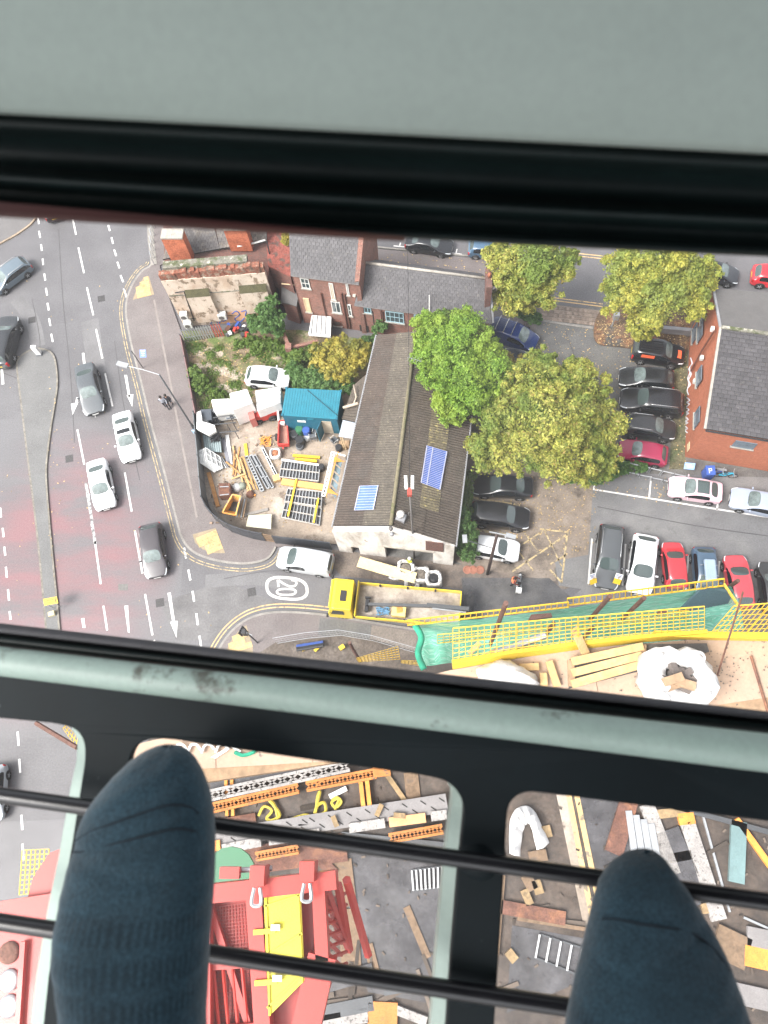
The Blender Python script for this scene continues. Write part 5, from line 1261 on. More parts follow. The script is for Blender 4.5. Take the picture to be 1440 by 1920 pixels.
# bollard on the island tip
b = P(74, 664, .12); t = thing('keep_left_bollard', 'white bollard at the tip of the traffic island', 'bollard', b)
a = P(70, 653, 1.0); MB().beam(b, up(b, 1.15), .42, .25, (0, 1, 0)).build('body', WHITEP, t); MB().box(up(b, .05), (.5, .4, .1)).build('base', GREYP, t)
# crossing guard rail beyond the corner
t = thing('guard_rail', 'pale steel guard rail along the pavement edge at the top of the main road', 'railing', P(285, 460, .12))
for k in range(6):
    y0, y1 = 415+14*k, 427+14*k
    a, b = P(287, y0, .12), P(290, y1, .12); MB().tube([a, up(a, 1.0), up(b, 1.0), b], .03, 5).build('hoop', STEEL, t)
q = MB().ribbon([P(281, 410, .09), P(283, 450, .09), P(289, 497, .09)], .55, .05); q.build('paving_flags', KERB, kind='structure', origin=(0, 0, 0))
# yellow works sign on the island
b = P(97, 1148, .12); t = thing('works_sign', 'yellow rectangular works sign on two legs standing on the narrow island', 'sign', b)
c = P(95, 1127, 1.3); A = Matrix.Rotation(R(10), 3, 'Z') @ Matrix.Rotation(R(25), 3, 'X')
MB().box(c, (1.0, .5, .04), A).build('sign_plate', YELLOW, t)
q = MB(); q.box(c+A @ Vector((-.05, .08, .024)), (.6, .05, .006), A); q.box(c+A @ Vector((.36, 0, .024)), (.06, .34, .006), A); q.box(c+A @ Vector((-.05, -.08, .024)), (.5, .04, .006), A); q.build('sign_marks', TRIM, t)
for s in (-.3, .3): q = MB().tube([c+A @ Vector((s, -.2, -.03)), Vector((c.x+s, c.y-.25, .12))], .025, 5); q.build('leg', STEEL, t)
single(MB().box(P(97, 1151, .25), (.45, .35, .25), Matrix.Rotation(.3, 3, 'Z')), 'sandbag', mat('cream_bag', (0.5, 0.45, 0.28), 0.9), 'cream sandbag on the island below the yellow works sign', 'sandbag')
# traffic signal on the south corner
b = P(483, 1205, .12); t = thing('traffic_signal', 'traffic signal post on the south pavement corner', 'traffic light', b)
top = up(b, 3.4); MB().tube([b, top], .06, 8).build('post', STEEL_D, t)
d = Vector((-.25, .12, 0)); MB().box(top+d+Vector((0, 0, -.4)), (.28, .32, .95)).build('signal_head', BLACKP, t); MB().box(top+d*1.7+Vector((0, 0, -.4)), (.04, .6, 1.15), Matrix.Rotation(R(-25), 3, 'Z')).build('backing_board', BLACKP, t)
MB().tube([top+Vector((.3, -.1, -.3)), top+Vector((-.3, .2, -.3))], .03, 6).build('bracket', STEEL, t)
# forecourt lamp
b = P(914, 1076, .01); t = thing('street_lamp', 'brown lamp column with a short cross arm in front of the white forecourt hatchback', 'street lamp', b)
top = up(b, 9.0); BR_ = mat('brown_column', (0.055, 0.035, 0.03), 0.6)
MB().tube([b, top], [.13, .10], 8).build('column', BR_, t, smooth=True)
MB().tube([top+Vector((-.5, .12, .02)), top+Vector((.55, -.12, .02))], .05, 6).build('arm', STEEL, t)
MB().beam(top+Vector((.5, -.1, .05)), top+Vector((1.1, -.3, .05)), .28, .1).build('lantern', STEEL, t)
MB().beam(P(872, 1018, 6.0), P(871, 1003, 6.0), .3, .12).build('side_lantern', STEEL, t); MB().tube([P(871, 1012, 6.0), up(b, 6.0)], .03, 5).build('side_arm', STEEL_D, t)
for x in (876, 887, 900):
    c = P(x, 1069, .02); single(MB().lathe(c, [(.30, 0), (.32, .1), (.22, .12), (.20, .06)], 12), 'plant_pot', mat('terracotta', (0.28, 0.12, 0.08), 0.85, var=0.2), {876: 'leftmost round terracotta pot left of the forecourt lamp foot', 887: 'middle round terracotta pot left of the forecourt lamp foot', 900: 'terracotta pot closest to the forecourt lamp foot'}[x], 'pot', 'terracotta pots')
# pay machine
b = P(1147, 612, .11); t = thing('ticket_machine', 'grey ticket machine on a post on the leafy bed', 'ticket machine', b)
MB().tube([b, up(b, 1.1)], .07, 8).build('post', STEEL, t); MB().box(up(b, 1.4)+Vector((.05, 0, 0)), (.42, .36, .65)).build('case', STEEL, t)
single(MB().ribbon([P(1182, 612, .1), P(1240, 622, .1), P(1296, 627, .1)], .3, .65), 'dwarf_wall', LEAD, 'low grey coped wall behind the leafy bed by the orange building', 'wall')
# hooped railings
t = thing('hooped_railing', 'two rows of grey hooped rails between the crimson and the pink car', 'railing', P(1220, 890))
for k in range(7):
    x0 = 1150+k*22; y0 = 871+k*5.2
    a, b = P(x0, y0), P(x0+19, y0+4.4); MB().tube([a, up(a, .85), up(b, .85), b], .05, 6).build('hoop', STEEL, t)
    a, b = P(x0+4, y0+14), P(x0+23, y0+18); MB().tube([a, up(a, .5), up(b, .5), b], .05, 6).build('hoop', STEEL, t)
# bins, notices and bicycles at the orange building's foot
b = P(1323, 893); t = thing('wheelie_bin', 'bright blue wheeled bin with a white letter against the orange front wall', 'bin', b)
MB().slab([b+Vector(v) for v in ((-.3, -.32, .05), (.3, -.32, .05), (.3, .32, .05), (-.3, .32, .05))], (0, 0, 1.0)).build('body', BLUEP, t)
MB().box(b+Vector((0, 0, 1.1)), (.66, .74, .07), Matrix.Rotation(R(4), 3, 'X')).build('lid', BLUEP, t)
q = MB(); c = b+Vector((-.04, -.05, 1.15)); q.box(c+Vector((-.08, 0, 0)), (.06, .4, .01)); q.box(c+Vector((.02, .17, 0)), (.2, .06, .01)); q.box(c+Vector((.02, 0, 0)), (.2, .06, .01)); q.box(c+Vector((.11, .085, 0)), (.05, .14, .01)); q.build('letter', FRAME_W, t)
for s in (-.25, .25): q = MB().lathe(b+Vector((s, .34, .12)), [(.11, -.03), (.11, .03)], 10, Matrix.Rotation(R(90), 3, 'Y')); q.build('wheel', BLACKP, t)
b = P(1289, 879); t = thing('disabled_bay_sign', 'tilted pale blue parking sign board beside the blue bin', 'sign', b)
A = Matrix.Rotation(R(-8), 3, 'Z') @ Matrix.Rotation(R(35), 3, 'X'); c = up(b, .5)
MB().box(c, (.75, .5, .04), A).build('board', mat('light_blue_board', (0.25, 0.42, 0.70), 0.5), t)
q = MB(); q.box(c+A @ Vector((-.1, .1, .024)), (.4, .06, .006), A); q.box(c+A @ Vector((.05, -.05, .024)), (.4, .05, .006), A); q.build('lettering_bars', FRAME_W, t); MB().beam(b, c, .08, .06, (0, 1, 0)).build('post', STEEL, t)
def bike(px, ang, lab, col):
    b = P(*px); t = thing('bicycle', lab, 'bicycle', b, R(ang))
    for s in (-.52, .52):
        n = 16; pts = [Vector((s+.33*math.cos(2*math.pi*i/n), 0, .34+.33*math.sin(2*math.pi*i/n))) for i in range(n+1)]
        q = MB().tube(pts, .025, 4); w_ = q.build('wheel', TYRE, t, local=True)
        q = MB()
        for i in range(4): a = i*math.pi/4; q.tube([(s-.3*math.cos(a), 0, .34-.3*math.sin(a)), (s+.3*math.cos(a), 0, .34+.3*math.sin(a))], .006, 3)
        q.build('spokes', STEEL, w_, local=True)
    q = MB()
    for a, c in (((-.52, 0, .34), (-.1, 0, .32)), ((-.1, 0, .32), (-.22, 0, .88)), ((-.22, 0, .88), (-.52, 0, .34)), ((-.1, 0, .32), (.36, 0, .82)), ((-.2, 0, .8), (.36, 0, .85)), ((.36, 0, .9), (.52, 0, .34))): q.tube([a, c], .03, 5)
    q.build('frame', col, t, local=True); MB().box((-.22, 0, .95), (.26, .13, .06)).build('saddle', BLACKP, t, local=True)
    MB().tube([(.42, -.3, .98), (.34, -.1, 1.0), (.34, .1, 1.0), (.42, .3, .98)], .022, 5).build('handlebar', STEEL, t, local=True)
CY_ = mat('cyan_paint', (0.03, 0.38, 0.55), 0.4)
bike((1338, 891), -14, 'cyan framed bicycle leaning by the orange wall, nearer the blue bin', mat('navy_frame', (0.02, 0.05, 0.2), 0.4)); bike((1358, 895), -6, 'bicycle with bright turquoise frame at the right end behind the pink car', CY_)
single(MB().slab([P(1334, 876, .3), P(1362, 880, .3), P(1364, 889, .1), P(1338, 887, .1)], (0, 0, .05)), 'grey_sheet', LEAD, 'pale grey sheet lying against the orange wall behind the bicycles', 'sheet')
# letting boards
def letboard(px, lab, ang):
    b = P(*px); t = thing('notice_board', lab, 'sign', b); A = Matrix.Rotation(R(ang), 3, 'Z') @ Matrix.Rotation(R(50), 3, 'X'); c = up(b, 1.5)
    MB().tube([b, up(b, 2.0)], .035, 5).build('post', PLY, t)
    MB().box(c+A @ Vector((0, .22, 0)), (.5, .42, .04), A).build('white_panel', WHITEP, t); MB().box(c+A @ Vector((0, -.22, .0)), (.5, .42, .045), A).build('yellow_panel', YELLOW, t)
    q = MB()
    for k in range(3): q.box(c+A @ Vector((0, .35-.11*k, .023)), (.38-.08*k, .05, .006), A)
    q.build('print', mat('blue_print', (0.05, 0.08, 0.25), 0.5), t)
letboard((1104, 1096), 'white and yellow notice board at the corner left of the dark grey estate', 20); letboard((1150, 1096), 'white and yellow notice board standing before the dark grey estate bonnet', -18)

# ---- people -------------------------------------------------------------------------------
SKIN = mat('skin', (0.42, 0.25, 0.18), 0.6, var=0.05, fine=0)
def cloth(c): return paint(c, 0.85, 'cloth')
def person(label, base, ang, top, legs, hair=(0.02, 0.015, 0.012), stride=.18, lean=0.0, helmet=None, arms=(.2, -.2), vest=None, group=None, extra=None):
    t = thing('person', label, 'person', base, R(ang), group)
    V = [(0, 0, .95), (lean*.2, 0, 1.15), (lean*.6, 0, 1.40), (lean*.8, 0, 1.52), (lean*.95, 0, 1.66), (lean+.01, 0, 1.74)]
    rad = [.15, .14, .165, .065, .10, .085]
    E = [(0, 1), (1, 2), (2, 3), (3, 4), (4, 5)]
    for s, st in ((1, stride), (-1, -stride)):
        i = len(V); V += [(0, s*.1, .90), (st*.5+.04, s*.1, .50), (st, s*.1, .09), (st+.16, s*.11, .04)]; rad += [.10, .07, .048, .04]; E += [(0, i), (i, i+1), (i+1, i+2), (i+2, i+3)]
    for s, sw in ((1, arms[0]), (-1, arms[1])):
        i = len(V); x0 = lean*.6; V += [(x0, s*.19, 1.42), (x0+sw*.4, s*.26, 1.15), (x0+sw+.05, s*.24, .93), (x0+sw+.09, s*.23, .84)]; rad += [.065, .05, .036, .034]; E += [(2, i), (i, i+1), (i+1, i+2), (i+2, i+3)]
    me = bpy.data.meshes.new('p'); me.from_pydata(V, E, []); ob = bpy.data.objects.new('p', me); COL.objects.link(ob)
    ob.modifiers.new('s', 'SKIN'); 
    lay = me.skin_vertices[0] if me.skin_vertices else None
    for k, v in enumerate(lay.data): v.radius = (rad[k], rad[k]); v.use_root = (k == 0)
    sm = ob.modifiers.new('u', 'SUBSURF'); sm.levels = sm.render_levels = 1
    ev = bpy.data.meshes.new_from_object(ob.evaluated_get(bpy.context.evaluated_depsgraph_get())); bpy.data.objects.remove(ob)
    ev.name = 'body'
    for m in (cloth(top), cloth(legs), SKIN, BLACKP): ev.materials.append(m)
    for p in ev.polygons:
        c = p.center; p.use_smooth = True
        p.material_index = 2 if c.z > 1.53 or (.70 < c.z < .92 and abs(c.y) > .18) else (0 if c.z > .98 or abs(c.y) > .19 else (3 if c.z < .1 else 1))
    o = bpy.data.objects.new('body', ev); COL.objects.link(o); o.parent = t
    hx = lean
    if helmet: MB().lathe((hx, 0, 1.70), [(.125, -.02), (.14, 0), (.125, .07), (.08, .13), (.005, .15)], 12).build('helmet', helmet, t, local=True, smooth=True)
    else: MB().lathe((hx-.02, 0, 1.69), [(.10, -.06), (.115, 0), (.105, .07), (.06, .12), (.004, .135)], 12).build('hair', cloth(hair), t, local=True, smooth=True)
    q = MB()
    q.lathe((hx+.10, 0, 1.655), [(.018, 0), (.012, .03), (.002, .05)], 6); q.build('nose', SKIN, t, local=True)
    if vest: 
        q = MB(); q.lathe((lean*.45, 0, 1.0), [(.19, 0), (.185, .2), (.215, .38), (.12, .47)], 12, Matrix.Diagonal((.85, 1.1, 1)), cap0=False, cap1=False); q.build('vest', vest, t, local=True, smooth=True)
        q = MB(); q.lathe((lean*.45, 0, 1.12), [(.197, 0), (.197, .05)], 12, Matrix.Diagonal((.85, 1.1, 1)), cap0=False, cap1=False); q.build('reflective_band', WHITEP, t, local=True)
    return t
HV_Y = mat('hi_vis_yellow', (0.62, 0.68, 0.04), 0.6, var=0.05); HV_O = mat('hi_vis_orange', (0.75, 0.20, 0.08), 0.6, var=0.05)
pg = 'people walking on the pavement'
person('pedestrian in a pale grey top and dark trousers walking beside the lamp column', P(313, 764, .12), -70, (0.33, 0.34, 0.38), (0.02, 0.02, 0.03), group=pg)
person('pedestrian in dark clothes on the right of the pale topped companion', P(322, 761, .12), -75, (0.02, 0.02, 0.026), (0.016, 0.016, 0.02), group=pg, stride=-.18)
person('worker in yellow hi-vis vest and white helmet behind the bulk bags', P(769, 1060), -100, (0.03, 0.03, 0.035), (0.02, 0.02, 0.03), helmet=WHITEP, vest=HV_Y, stride=.1)
person('person in an orange vest standing beside the parked scooter at the forecourt exit', P(959, 1096), -10, (0.2, 0.04, 0.03), (0.03, 0.03, 0.04), vest=HV_O, arms=(.35, .3), stride=.08, lean=.12)
b = P(972, 1095); t = thing('scooter', 'grey motor scooter next to the person in the orange vest', 'scooter', b, R(80))
for s in (-.55, .55): MB().lathe((s, 0, .27), [(.14, -.05), (.27, -.05), (.27, .05), (.14, .05)], 14, Matrix.Rotation(R(90), 3, 'X')).build('wheel', TYRE, t, local=True)
MB().tube([(-.7, 0, .62), (-.35, 0, .72), (-.05, 0, .45), (.2, 0, .35), (.42, 0, .75), (.5, 0, .98)], [.12, .2, .16, .14, .14, .07], 8).build('body', STEEL, t, local=True, smooth=True)
MB().tube([(-.65, 0, .82), (-.1, 0, .8)], [.1, .13], 8).build('seat', BLACKP, t, local=True, smooth=True); MB().tube([(.4, -.34, 1.02), (.5, 0, 1.05), (.4, .34, 1.02)], .025, 5).build('handlebar', BLACKP, t, local=True); MB().box((-.75, 0, 1.0), (.36, .38, .32)).build('top_box', WHITEP, t, local=True)

# ---- yellow lorry ----------------------------------------------------------------------------
LY = mat('lorry_yellow', (0.72, 0.53, 0.015), 0.35, var=0.06, vs=2, coat=0.4); FLOOR = mat('steel_bed', (0.33, 0.29, 0.25), 0.7, var=0.2, vs=2, fine=0.12, fs=9, col2=(0.24, 0.2, 0.17), s2=1.2)
fa, ra = P(619, 1122, 1.2), P(896, 1147, 1.2); d = fa-ra; L = d.length; mid = (fa+ra)/2
lo = thing('tipper_lorry', 'yellow flatbed lorry with a black loading crane parked beside the bulk bags', 'lorry', (mid.x, mid.y, 0), math.atan2(d.y, d.x))
def lb(nm, mb, m, par=lo, smooth=False): return mb.build(nm, m, par, local=True, smooth=smooth)
x1 = L/2; xc_ = x1-1.75; xb1 = x1-1.95; xb0 = -L/2+1.25; hw = 1.22
q = MB().slab([(x1, -1.16, .55), (x1, 1.16, .55), (x1, 1.16, 1.5), (x1-.12, 1.1, 2.55), (x1-.35, 1.02, 2.85), (x1-.35, -1.02, 2.85), (x1-.12, -1.1, 2.55), (x1, -1.16, 1.5)], (0, 0, 0)) if False else MB()
prof = [(x1-.02, .5), (x1, 1.2), (x1-.06, 1.55), (x1-.30, 2.70), (x1-.5, 2.82), (xc_, 2.80), (xc_, .5)]
n = len(prof); vs = [(x, -1.18 if z < 2 else -1.08, z) for x, z in prof]+[(x, 1.18 if z < 2 else 1.08, z) for x, z in prof]
q.add(vs, [tuple(range(n)), tuple(range(2*n-1, n-1, -1))]+[(i, n+i, n+(i+1) % n, (i+1) % n) for i in range(n)])
cab_ = lb('cab', q, LY); mo = cab_.modifiers.new('b', 'BEVEL'); mo.width = .07; mo.segments = 2
lb('windscreen', MB().quad((x1-.065, -1.0, 1.62), (x1-.065, 1.0, 1.62), (x1-.275, .98, 2.6), (x1-.275, -.98, 2.6)), GLASS_D)
for s in (1, -1):
    lb('side_window', MB().slab([(x1-.28, s*1.17, 1.62), (xc_+.55, s*1.17, 1.62), (xc_+.55, s*1.105, 2.4), (x1-.45, s*1.105, 2.4)], (0, s*.02, 0)), GLASS_D)
    lb('door_mirror', MB().box((x1-.1, s*1.38, 2.0), (.1, .22, .4)), TRIM)
    lb('headlight', MB().box((x1, s*.85, .85), (.05, .35, .2)), HEADL)
lb('roof_hatch', MB().box((xc_+.62, .12, 2.84), (.42, .75, .07)), TRIM)
lb('cab_side_intake', MB().box((xc_+.25, -1.0, 2.55), (.45, .35, .25)), TRIM)
lb('door_emblem', MB().box((xc_+.45, -1.215, 1.25), (.5, .02, .35)), BLUEP)
lb('sun_visor', MB().box((x1-.25, 0, 2.66), (.12, 2.0, .12), Matrix.Rotation(R(20), 3, 'Y')), LY)
lb('chassis', MB().box((-.3, 0, .75), (L-2.4, .85, .28)), TRIM)
bed = lb('bed', MB().box(((xb1+xb0)/2, 0, 1.08), (xb1-xb0, 2*hw, .12)), FLOOR)
for s in (1, -1):
    lb('side_board', MB().box(((xb1+xb0)/2, s*(hw-.0), 1.42), (xb1-xb0, .06, .56)), LY)
    for k in range(3): lb('board_latch', MB().box((xb0+(xb1-xb0)*(.25+.27*k), s*(hw-.06), 1.5), (.12, .08, .5)), TRIM)
lb('headboard', MB().box((xb1-.02, 0, 1.6), (.07, 2*hw+.06, .95)), LY); lb('tailboard', MB().box((xb0, 0, 1.42), (.06, 2*hw+.06, .56)), LY)
for x in (x1-1.0, xb0+1.7, xb0+.5):
    for s in (1, -1):
        wp = thing('wheel', None, None); wp.parent = lo; wp.location = (x, s*1.03, .48); wp.rotation_euler = (0, 0, 0 if s < 0 else math.pi)
        tm, qm = wheel_mesh(.48); tm.build('tyre', TYRE, wp, local=True, smooth=True); qm.build('rim', ALLOY, wp, local=True, smooth=True)
lb('crane_column', MB().tube([(xb0-.55, .1, .8), (xb0-.55, .1, 2.3)], .2, 10), BLACKP); lb('crane_base', MB().box((xb0-.6, 0, .95), (.7, 2.3, .35)), TRIM)
cr = MB().beam((xb0-.6, .15, 2.35), (xb0+2.3, .12, 2.25), .26, .3).beam((xb0+1.6, .12, 2.2), (xb1-.9, .35, 1.95), .2, .24); lb('crane_boom', cr, STEEL_D)
lb('boom_ram', MB().tube([(xb0-.4, .35, 2.2), (xb0+1.9, .3, 2.3)], .07, 8), STEEL)
lb('grab', MB().box((xb1-.75, .35, 1.5), (.25, .9, .35)).box((xb1-.75, -.25, 1.4), (.4, .12, .2)).tube([(xb1-.75, .35, 1.6), (xb1-.75, .35, 2.0)], .1, 8), BLACKP)
lb('outrigger', MB().box((xb0-.6, -1.25, .75), (.2, .5, .9)).box((xb0-.6, 1.3, .75), (.2, .5, .9)), BLACKP)
c = mw(lo) @ Vector(((xb1+xb0)/2+.6, .55, 1.14)); t = thing('ballast_box', 'yellow box with an orange lid standing on the lorry bed', 'box', c, lo.rotation_euler.z)
MB().box((0, 0, .3), (.95, .75, .6)).build('box', mat('pale_yellow', (0.7, 0.55, 0.2), 0.6), t, local=True); MB().box((-.05, -.05, .62), (.4, .4, .05), Matrix.Rotation(.2, 3, 'Z')).build('lid', ORANGE, t, local=True)
c = mw(lo) @ Vector(((xb1-1.9), .6, 1.14)); q = MB(); g = random.Random(3)
for i in range(7): q.tube(crom([c+Vector((g.uniform(-.5, .5), g.uniform(-.3, .3), g.uniform(.03, .2))) for _ in range(5)], 3), .04, 5)
single(q, 'blue_rope', mat('blue_rope', (0.10, 0.22, 0.35), 0.8), 'tangle of blue rope near the front of the lorry bed', 'rope')

# ---- bulk bags and board beside the lorry ------------------------------------------------------
def bag(name, label, c, r, h, fill, group=None, seed=1, sag=.10, mouth=.6):
    g = random.Random(seed); t = thing(name, label, 'bulk bag', c, 0, group); n = 20; prof = [(.82, 0), (.98, .12), (1.03, .4), (1.0, .75), (.97, .95), (.9, 1.0), (mouth*.5+.4, .98), (mouth+.06, .92), (mouth, .8)]
    q = MB(); base = []
    ph = [g.uniform(0, 6.28) for _ in range(4)]
    for k, (rr, hh) in enumerate(prof):
        for j in range(n):
            a = 2*math.pi*j/n; sq = 1/(max(abs(math.cos(a)), abs(math.sin(a))))**.7
            f = 1+sag*(math.sin(2*a+ph[0]+k*.3)*.35+math.sin(5*a+ph[1]+k)*.3+math.sin(9*a+ph[2])*.2)+g.uniform(-.05, .05)
            q.v.append((c[0]+r*rr*f*sq*math.cos(a), c[1]+r*rr*f*sq*math.sin(a), c[2]+h*hh*(1+g.uniform(-.05, .05)*(k > 2)+(.08*math.sin(3*a+ph[3]) if k > 3 else 0))))
    for k in range(len(prof)-1):
        for j in range(n): q.f.append([k*n+j, k*n+(j+1) % n, (k+1)*n+(j+1) % n, (k+1)*n+j]); q.m.append(0)
    q.build('bag', BAG, t, smooth=True)
    q = MB(); q.lathe(Vector(c)+Vector((0, 0, h*.80)), [(r*mouth*1.1, 0), (r*mouth*.8, h*.12), (r*.1, h*.16)], 12, cap1=True)
    for i in range(9):
        a = g.uniform(0, 6.28); rr = g.uniform(0, r*.5); q.box(Vector(c)+Vector((math.cos(a)*rr, math.sin(a)*rr, h*.9)), (r*.4, r*.22, r*.2), Matrix.Rotation(g.uniform(0, 3), 3, 'Z') @ Matrix.Rotation(g.uniform(-.5, .5), 3, 'X'))
    q.build('contents', fill, t)
    q = MB()
    for a in (.8, 2.4, 3.9, 5.5): q.tube(crom([Vector(c)+Vector((math.cos(a+s_)*r*.9, math.sin(a+s_)*r*.9, h*zz)) for s_, zz in ((-.25, .9), (-.1, 1.18), (.1, 1.2), (.25, .9))], 3), .025*r*2, 4)
    q.build('lifting_loop', BAG, t)
    return t
bg_ = 'white bulk bags beside the lorry'
bag('bulk_bag', 'white bulk bag of rubble right behind the hi-vis worker', P(762, 1071), .62, 1.0, RUBBLE, bg_, 1)
bag('bulk_bag', 'middle white bulk bag of rubble touching the tip of the yellow board', P(789, 1082), .6, .9, RUBBLE, bg_, 2, .16)
bag('bulk_bag', 'white bulk bag with a black cover, nearest the lorry crane', P(813, 1090), .58, 1.0, BLACKP, bg_, 3)
bag('bulk_bag', 'slumped white bulk bag half under the yellow board', P(772, 1094), .5, .35, RUBBLE, bg_, 4, .25)
bag('bulk_bag', 'flat pale bulk bag behind the yellow board', P(742, 1076), .5, .3, RUBBLE, bg_, 5, .2)
a = P(672, 1053, .75); b = P(779, 1084, 1.0)
single(MB().beam(a.lerp(b, .0), b, .80, .05), 'timber_board', mat('pale_yellow_board', (0.68, 0.55, 0.30), 0.75, var=0.1, vs=2), 'long pale yellow board lying across the bulk bags', 'board')

# ---- yard: cabin -----------------------------------------------------------------------------
TEAL = mat('teal_cabin', (0.010, 0.105, 0.16), 0.5, var=0.1, vs=1.5, fine=0.05); TEAL_R = mat('teal_roof', (0.018, 0.165, 0.225), 0.5, var=0.1, vs=1.5)
zc_ = 2.75
A_, B_, C_, D_ = P(537, 728, zc_), P(639, 733, zc_), P(631, 785, zc_), P(529, 778, zc_)
cabin = thing('site_cabin', 'teal blue steel site cabin with an open door and ribbed roof', 'cabin', P(582, 800, .13))
A_, B_, C_, D_ = [Vector((p.x, p.y, 0)) for p in (A_, B_, C_, D_)]
q = MB().prism([A_, D_, C_, B_], .2, zc_-.08); q.build('walls', TEAL, cabin)
U, V_ = (B_-A_), (D_-A_)
q = MB().prism([A_-U*.01-V_*.015, D_-U*.01+V_*.015, C_+U*.01+V_*.015, B_+U*.01-V_*.015], zc_-.08, zc_); roof = q.build('roof', TEAL_R, cabin)
Z3 = Vector((0, 0, 1))
for i in range(21):
    u = (i+.5)/21; MB().beam(A_+U*u+V_*.0+Z3*(zc_+.012), A_+U*u+V_*1.0+Z3*(zc_+.012), .05, .035).build('rib', TEAL_R, roof)
for p_ in (A_, B_, C_, D_): MB().box(p_+Z3*(zc_+.0), (.16, .16, .12)).build('corner_casting', TEAL, cabin)
wcab = Wall(D_, C_)
q = MB(); wcab.box(q, wcab.L*.70, wcab.L*.88, .25, 2.2, .002, .03); q.build('doorway', mat('beige_interior', (0.42, 0.36, 0.28), 0.8), cabin)
p0 = wcab.pt(wcab.L*.69, .25, .02); dd = (wcab.n*.95-wcab.d*.25).normalized()*.85; q = MB().slab([p0, p0+dd, p0+dd+Z3*2.0, p0+Z3*2.0], wcab.d*.05); q.build('door', TEAL, cabin)
q = MB(); u, z = wcab.at(565, 790); wcab.box(q, u-.3, u+.35, z-.12, z+.15, .002, .03); q.build('notice', WHITEP, cabin)
q = MB(); u, z = wcab.at(582, 786); wcab.box(q, u-.25, u+.25, z-.06, z+.1, .002, .03); q.build('vent', TEAL_R, cabin)
tag(MB().tube([P(576, 731, 2.82), P(610, 760, 2.9), P(634, 780, 2.85)], .018, 4).build('cabin_cable', TRIM), 'black cable lying diagonally across the teal cabin roof', 'cable')
def barrel(px, col, lab, r=.30, h=.9, z=.13, nm='barrel', cat='barrel', open_=False):
    c = P(*px, z); t = thing(nm, lab, cat, c)
    q = MB().lathe(c, [(r*.95, 0), (r, .05), (r, h*.32), (r*1.04, h*.34), (r, h*.36), (r, h*.66), (r*1.04, h*.68), (r, h*.70), (r, h*.97), (r*.93, h)], 16); q.build('drum', col, t, smooth=False)
    q = MB().lathe(c+Vector((0, 0, h+.003)), [(r*.85, 0), (r*.85, .015)], 16); q.build('lid', BLACKP if open_ else col, t)
barrel((564, 813), GREENP, 'dark green barrel in front of the teal cabin'); barrel((577, 815), BLUEP, 'bright blue barrel beside the green barrel')
barrel((565, 832), BLACKP, 'black tub standing in front of the barrels', .34, .8, open_=True); barrel((553, 818), GREYP, 'grey tub left of the green barrel', .32, .5, open_=True); barrel((563, 839), GREYP, 'low grey tub leaning on the black tub', .3, .4, open_=True)
barrel((576, 824), WHITEP, 'cream drum between the blue barrel and the black tub', .2, .35); barrel((604, 880), BLACKP, 'black tub at the end of the formwork stack', .24, .6, open_=True); barrel((636, 843), BLACKP, 'small black bin under the pale canopy', .26, .5, open_=True)
def chair(px, ang, lab):
    b = P(*px, .13); t = thing('chair', lab, 'chair', b, R(ang))
    MB().box((0, 0, .46), (.5, .5, .06)).build('seat', GREYP, t, local=True); MB().box((-.25, 0, .75), (.05, .5, .5), Matrix.Rotation(R(-10), 3, 'Y')).build('backrest', GREYP, t, local=True)
    for x in (-.22, .22):
        for y in (-.22, .22): MB().tube([(x, y, 0), (x, y, .45)], .02, 5).build('leg', STEEL, t, local=True)
    for y in (-.26, .26): MB().tube([(-.22, y, .45), (-.22, y, .68), (.2, y, .68), (.2, y, .45)], .018, 5).build('arm_rest', WHITEP, t, local=True)
chair((588, 824), 100, 'grey chair with pale arms in front of the cabin wall'); chair((595, 812), -100, 'dark chair with white frame against the cabin beside the open door'); chair((628, 830), 40, 'grey chair below the pale canopy')
q = MB(); c = P(646, 836, .13)
for k in range(4): q.box(c+Vector((0, 0, .06+.1*k)), (.8, .55, .06))
single(q, 'pallet_stack', TIMB3, 'short brown pallet stack under the pale canopy', 'pallet')

# ---- yard vehicles: white boxes, red trailer --------------------------------------------------
def boxbody(name, lab, cat, px, z, h, m, parts=None):
    pts = PL(px, z+h); t = thing(name, lab, cat, sum(pts, Vector())/len(pts)-Vector((0, 0, h)))
    q = MB().prism([(p.x, p.y) for p in pts], z+.25, z+h); o = q.build('body', m, t); mo = o.modifiers.new('b', 'BEVEL'); mo.width = .05; mo.segments = 2
    return t, pts
t, pts = boxbody('box_van', 'white luton box van parked along the top of the yard', 'van', [(430, 737), (463, 729), (474, 755), (435, 769)], .13, 2.7, WHITEP)
q = MB().prism([(p.x, p.y) for p in PL([(395, 748), (432, 746), (436, 767), (401, 772)], 2.1)], .5, 2.1); o = q.build('cab', WHITEP, t); mo = o.modifiers.new('b', 'BEVEL'); mo.width = .12; mo.segments = 2
q = MB().slab(PL([(397, 771), (435, 767), (435, 778), (406, 776)], 1.3), (0, 0, -.7)); q.build('side_skirt', GREYP, t)
q = MB(); a = P(436, 764, 2.0); b2 = P(466, 759, 2.0)
for i in range(9): p_ = a.lerp(b2, (i+.5)/9); q.box(p_, (.12, .03, .16), Matrix.Rotation(.1, 3, 'Z'))
q.build('roof_lettering', TRIM, t)
for x, y in ((405, 778), (440, 778), (466, 772)):
    q = MB().lathe(P(x, y, .5), [(.2, -.1), (.36, -.1), (.36, .1), (.2, .1)], 14, Matrix.Rotation(R(90), 3, 'X')); q.build('wheel', TYRE, t)
t, pts = boxbody('tipper_truck', 'small red truck with a white slatted load body next to the cabin', 'truck', [(478, 732), (526, 725), (526, 755), (482, 770)], .9, 1.4, WHITEP)
q = MB()
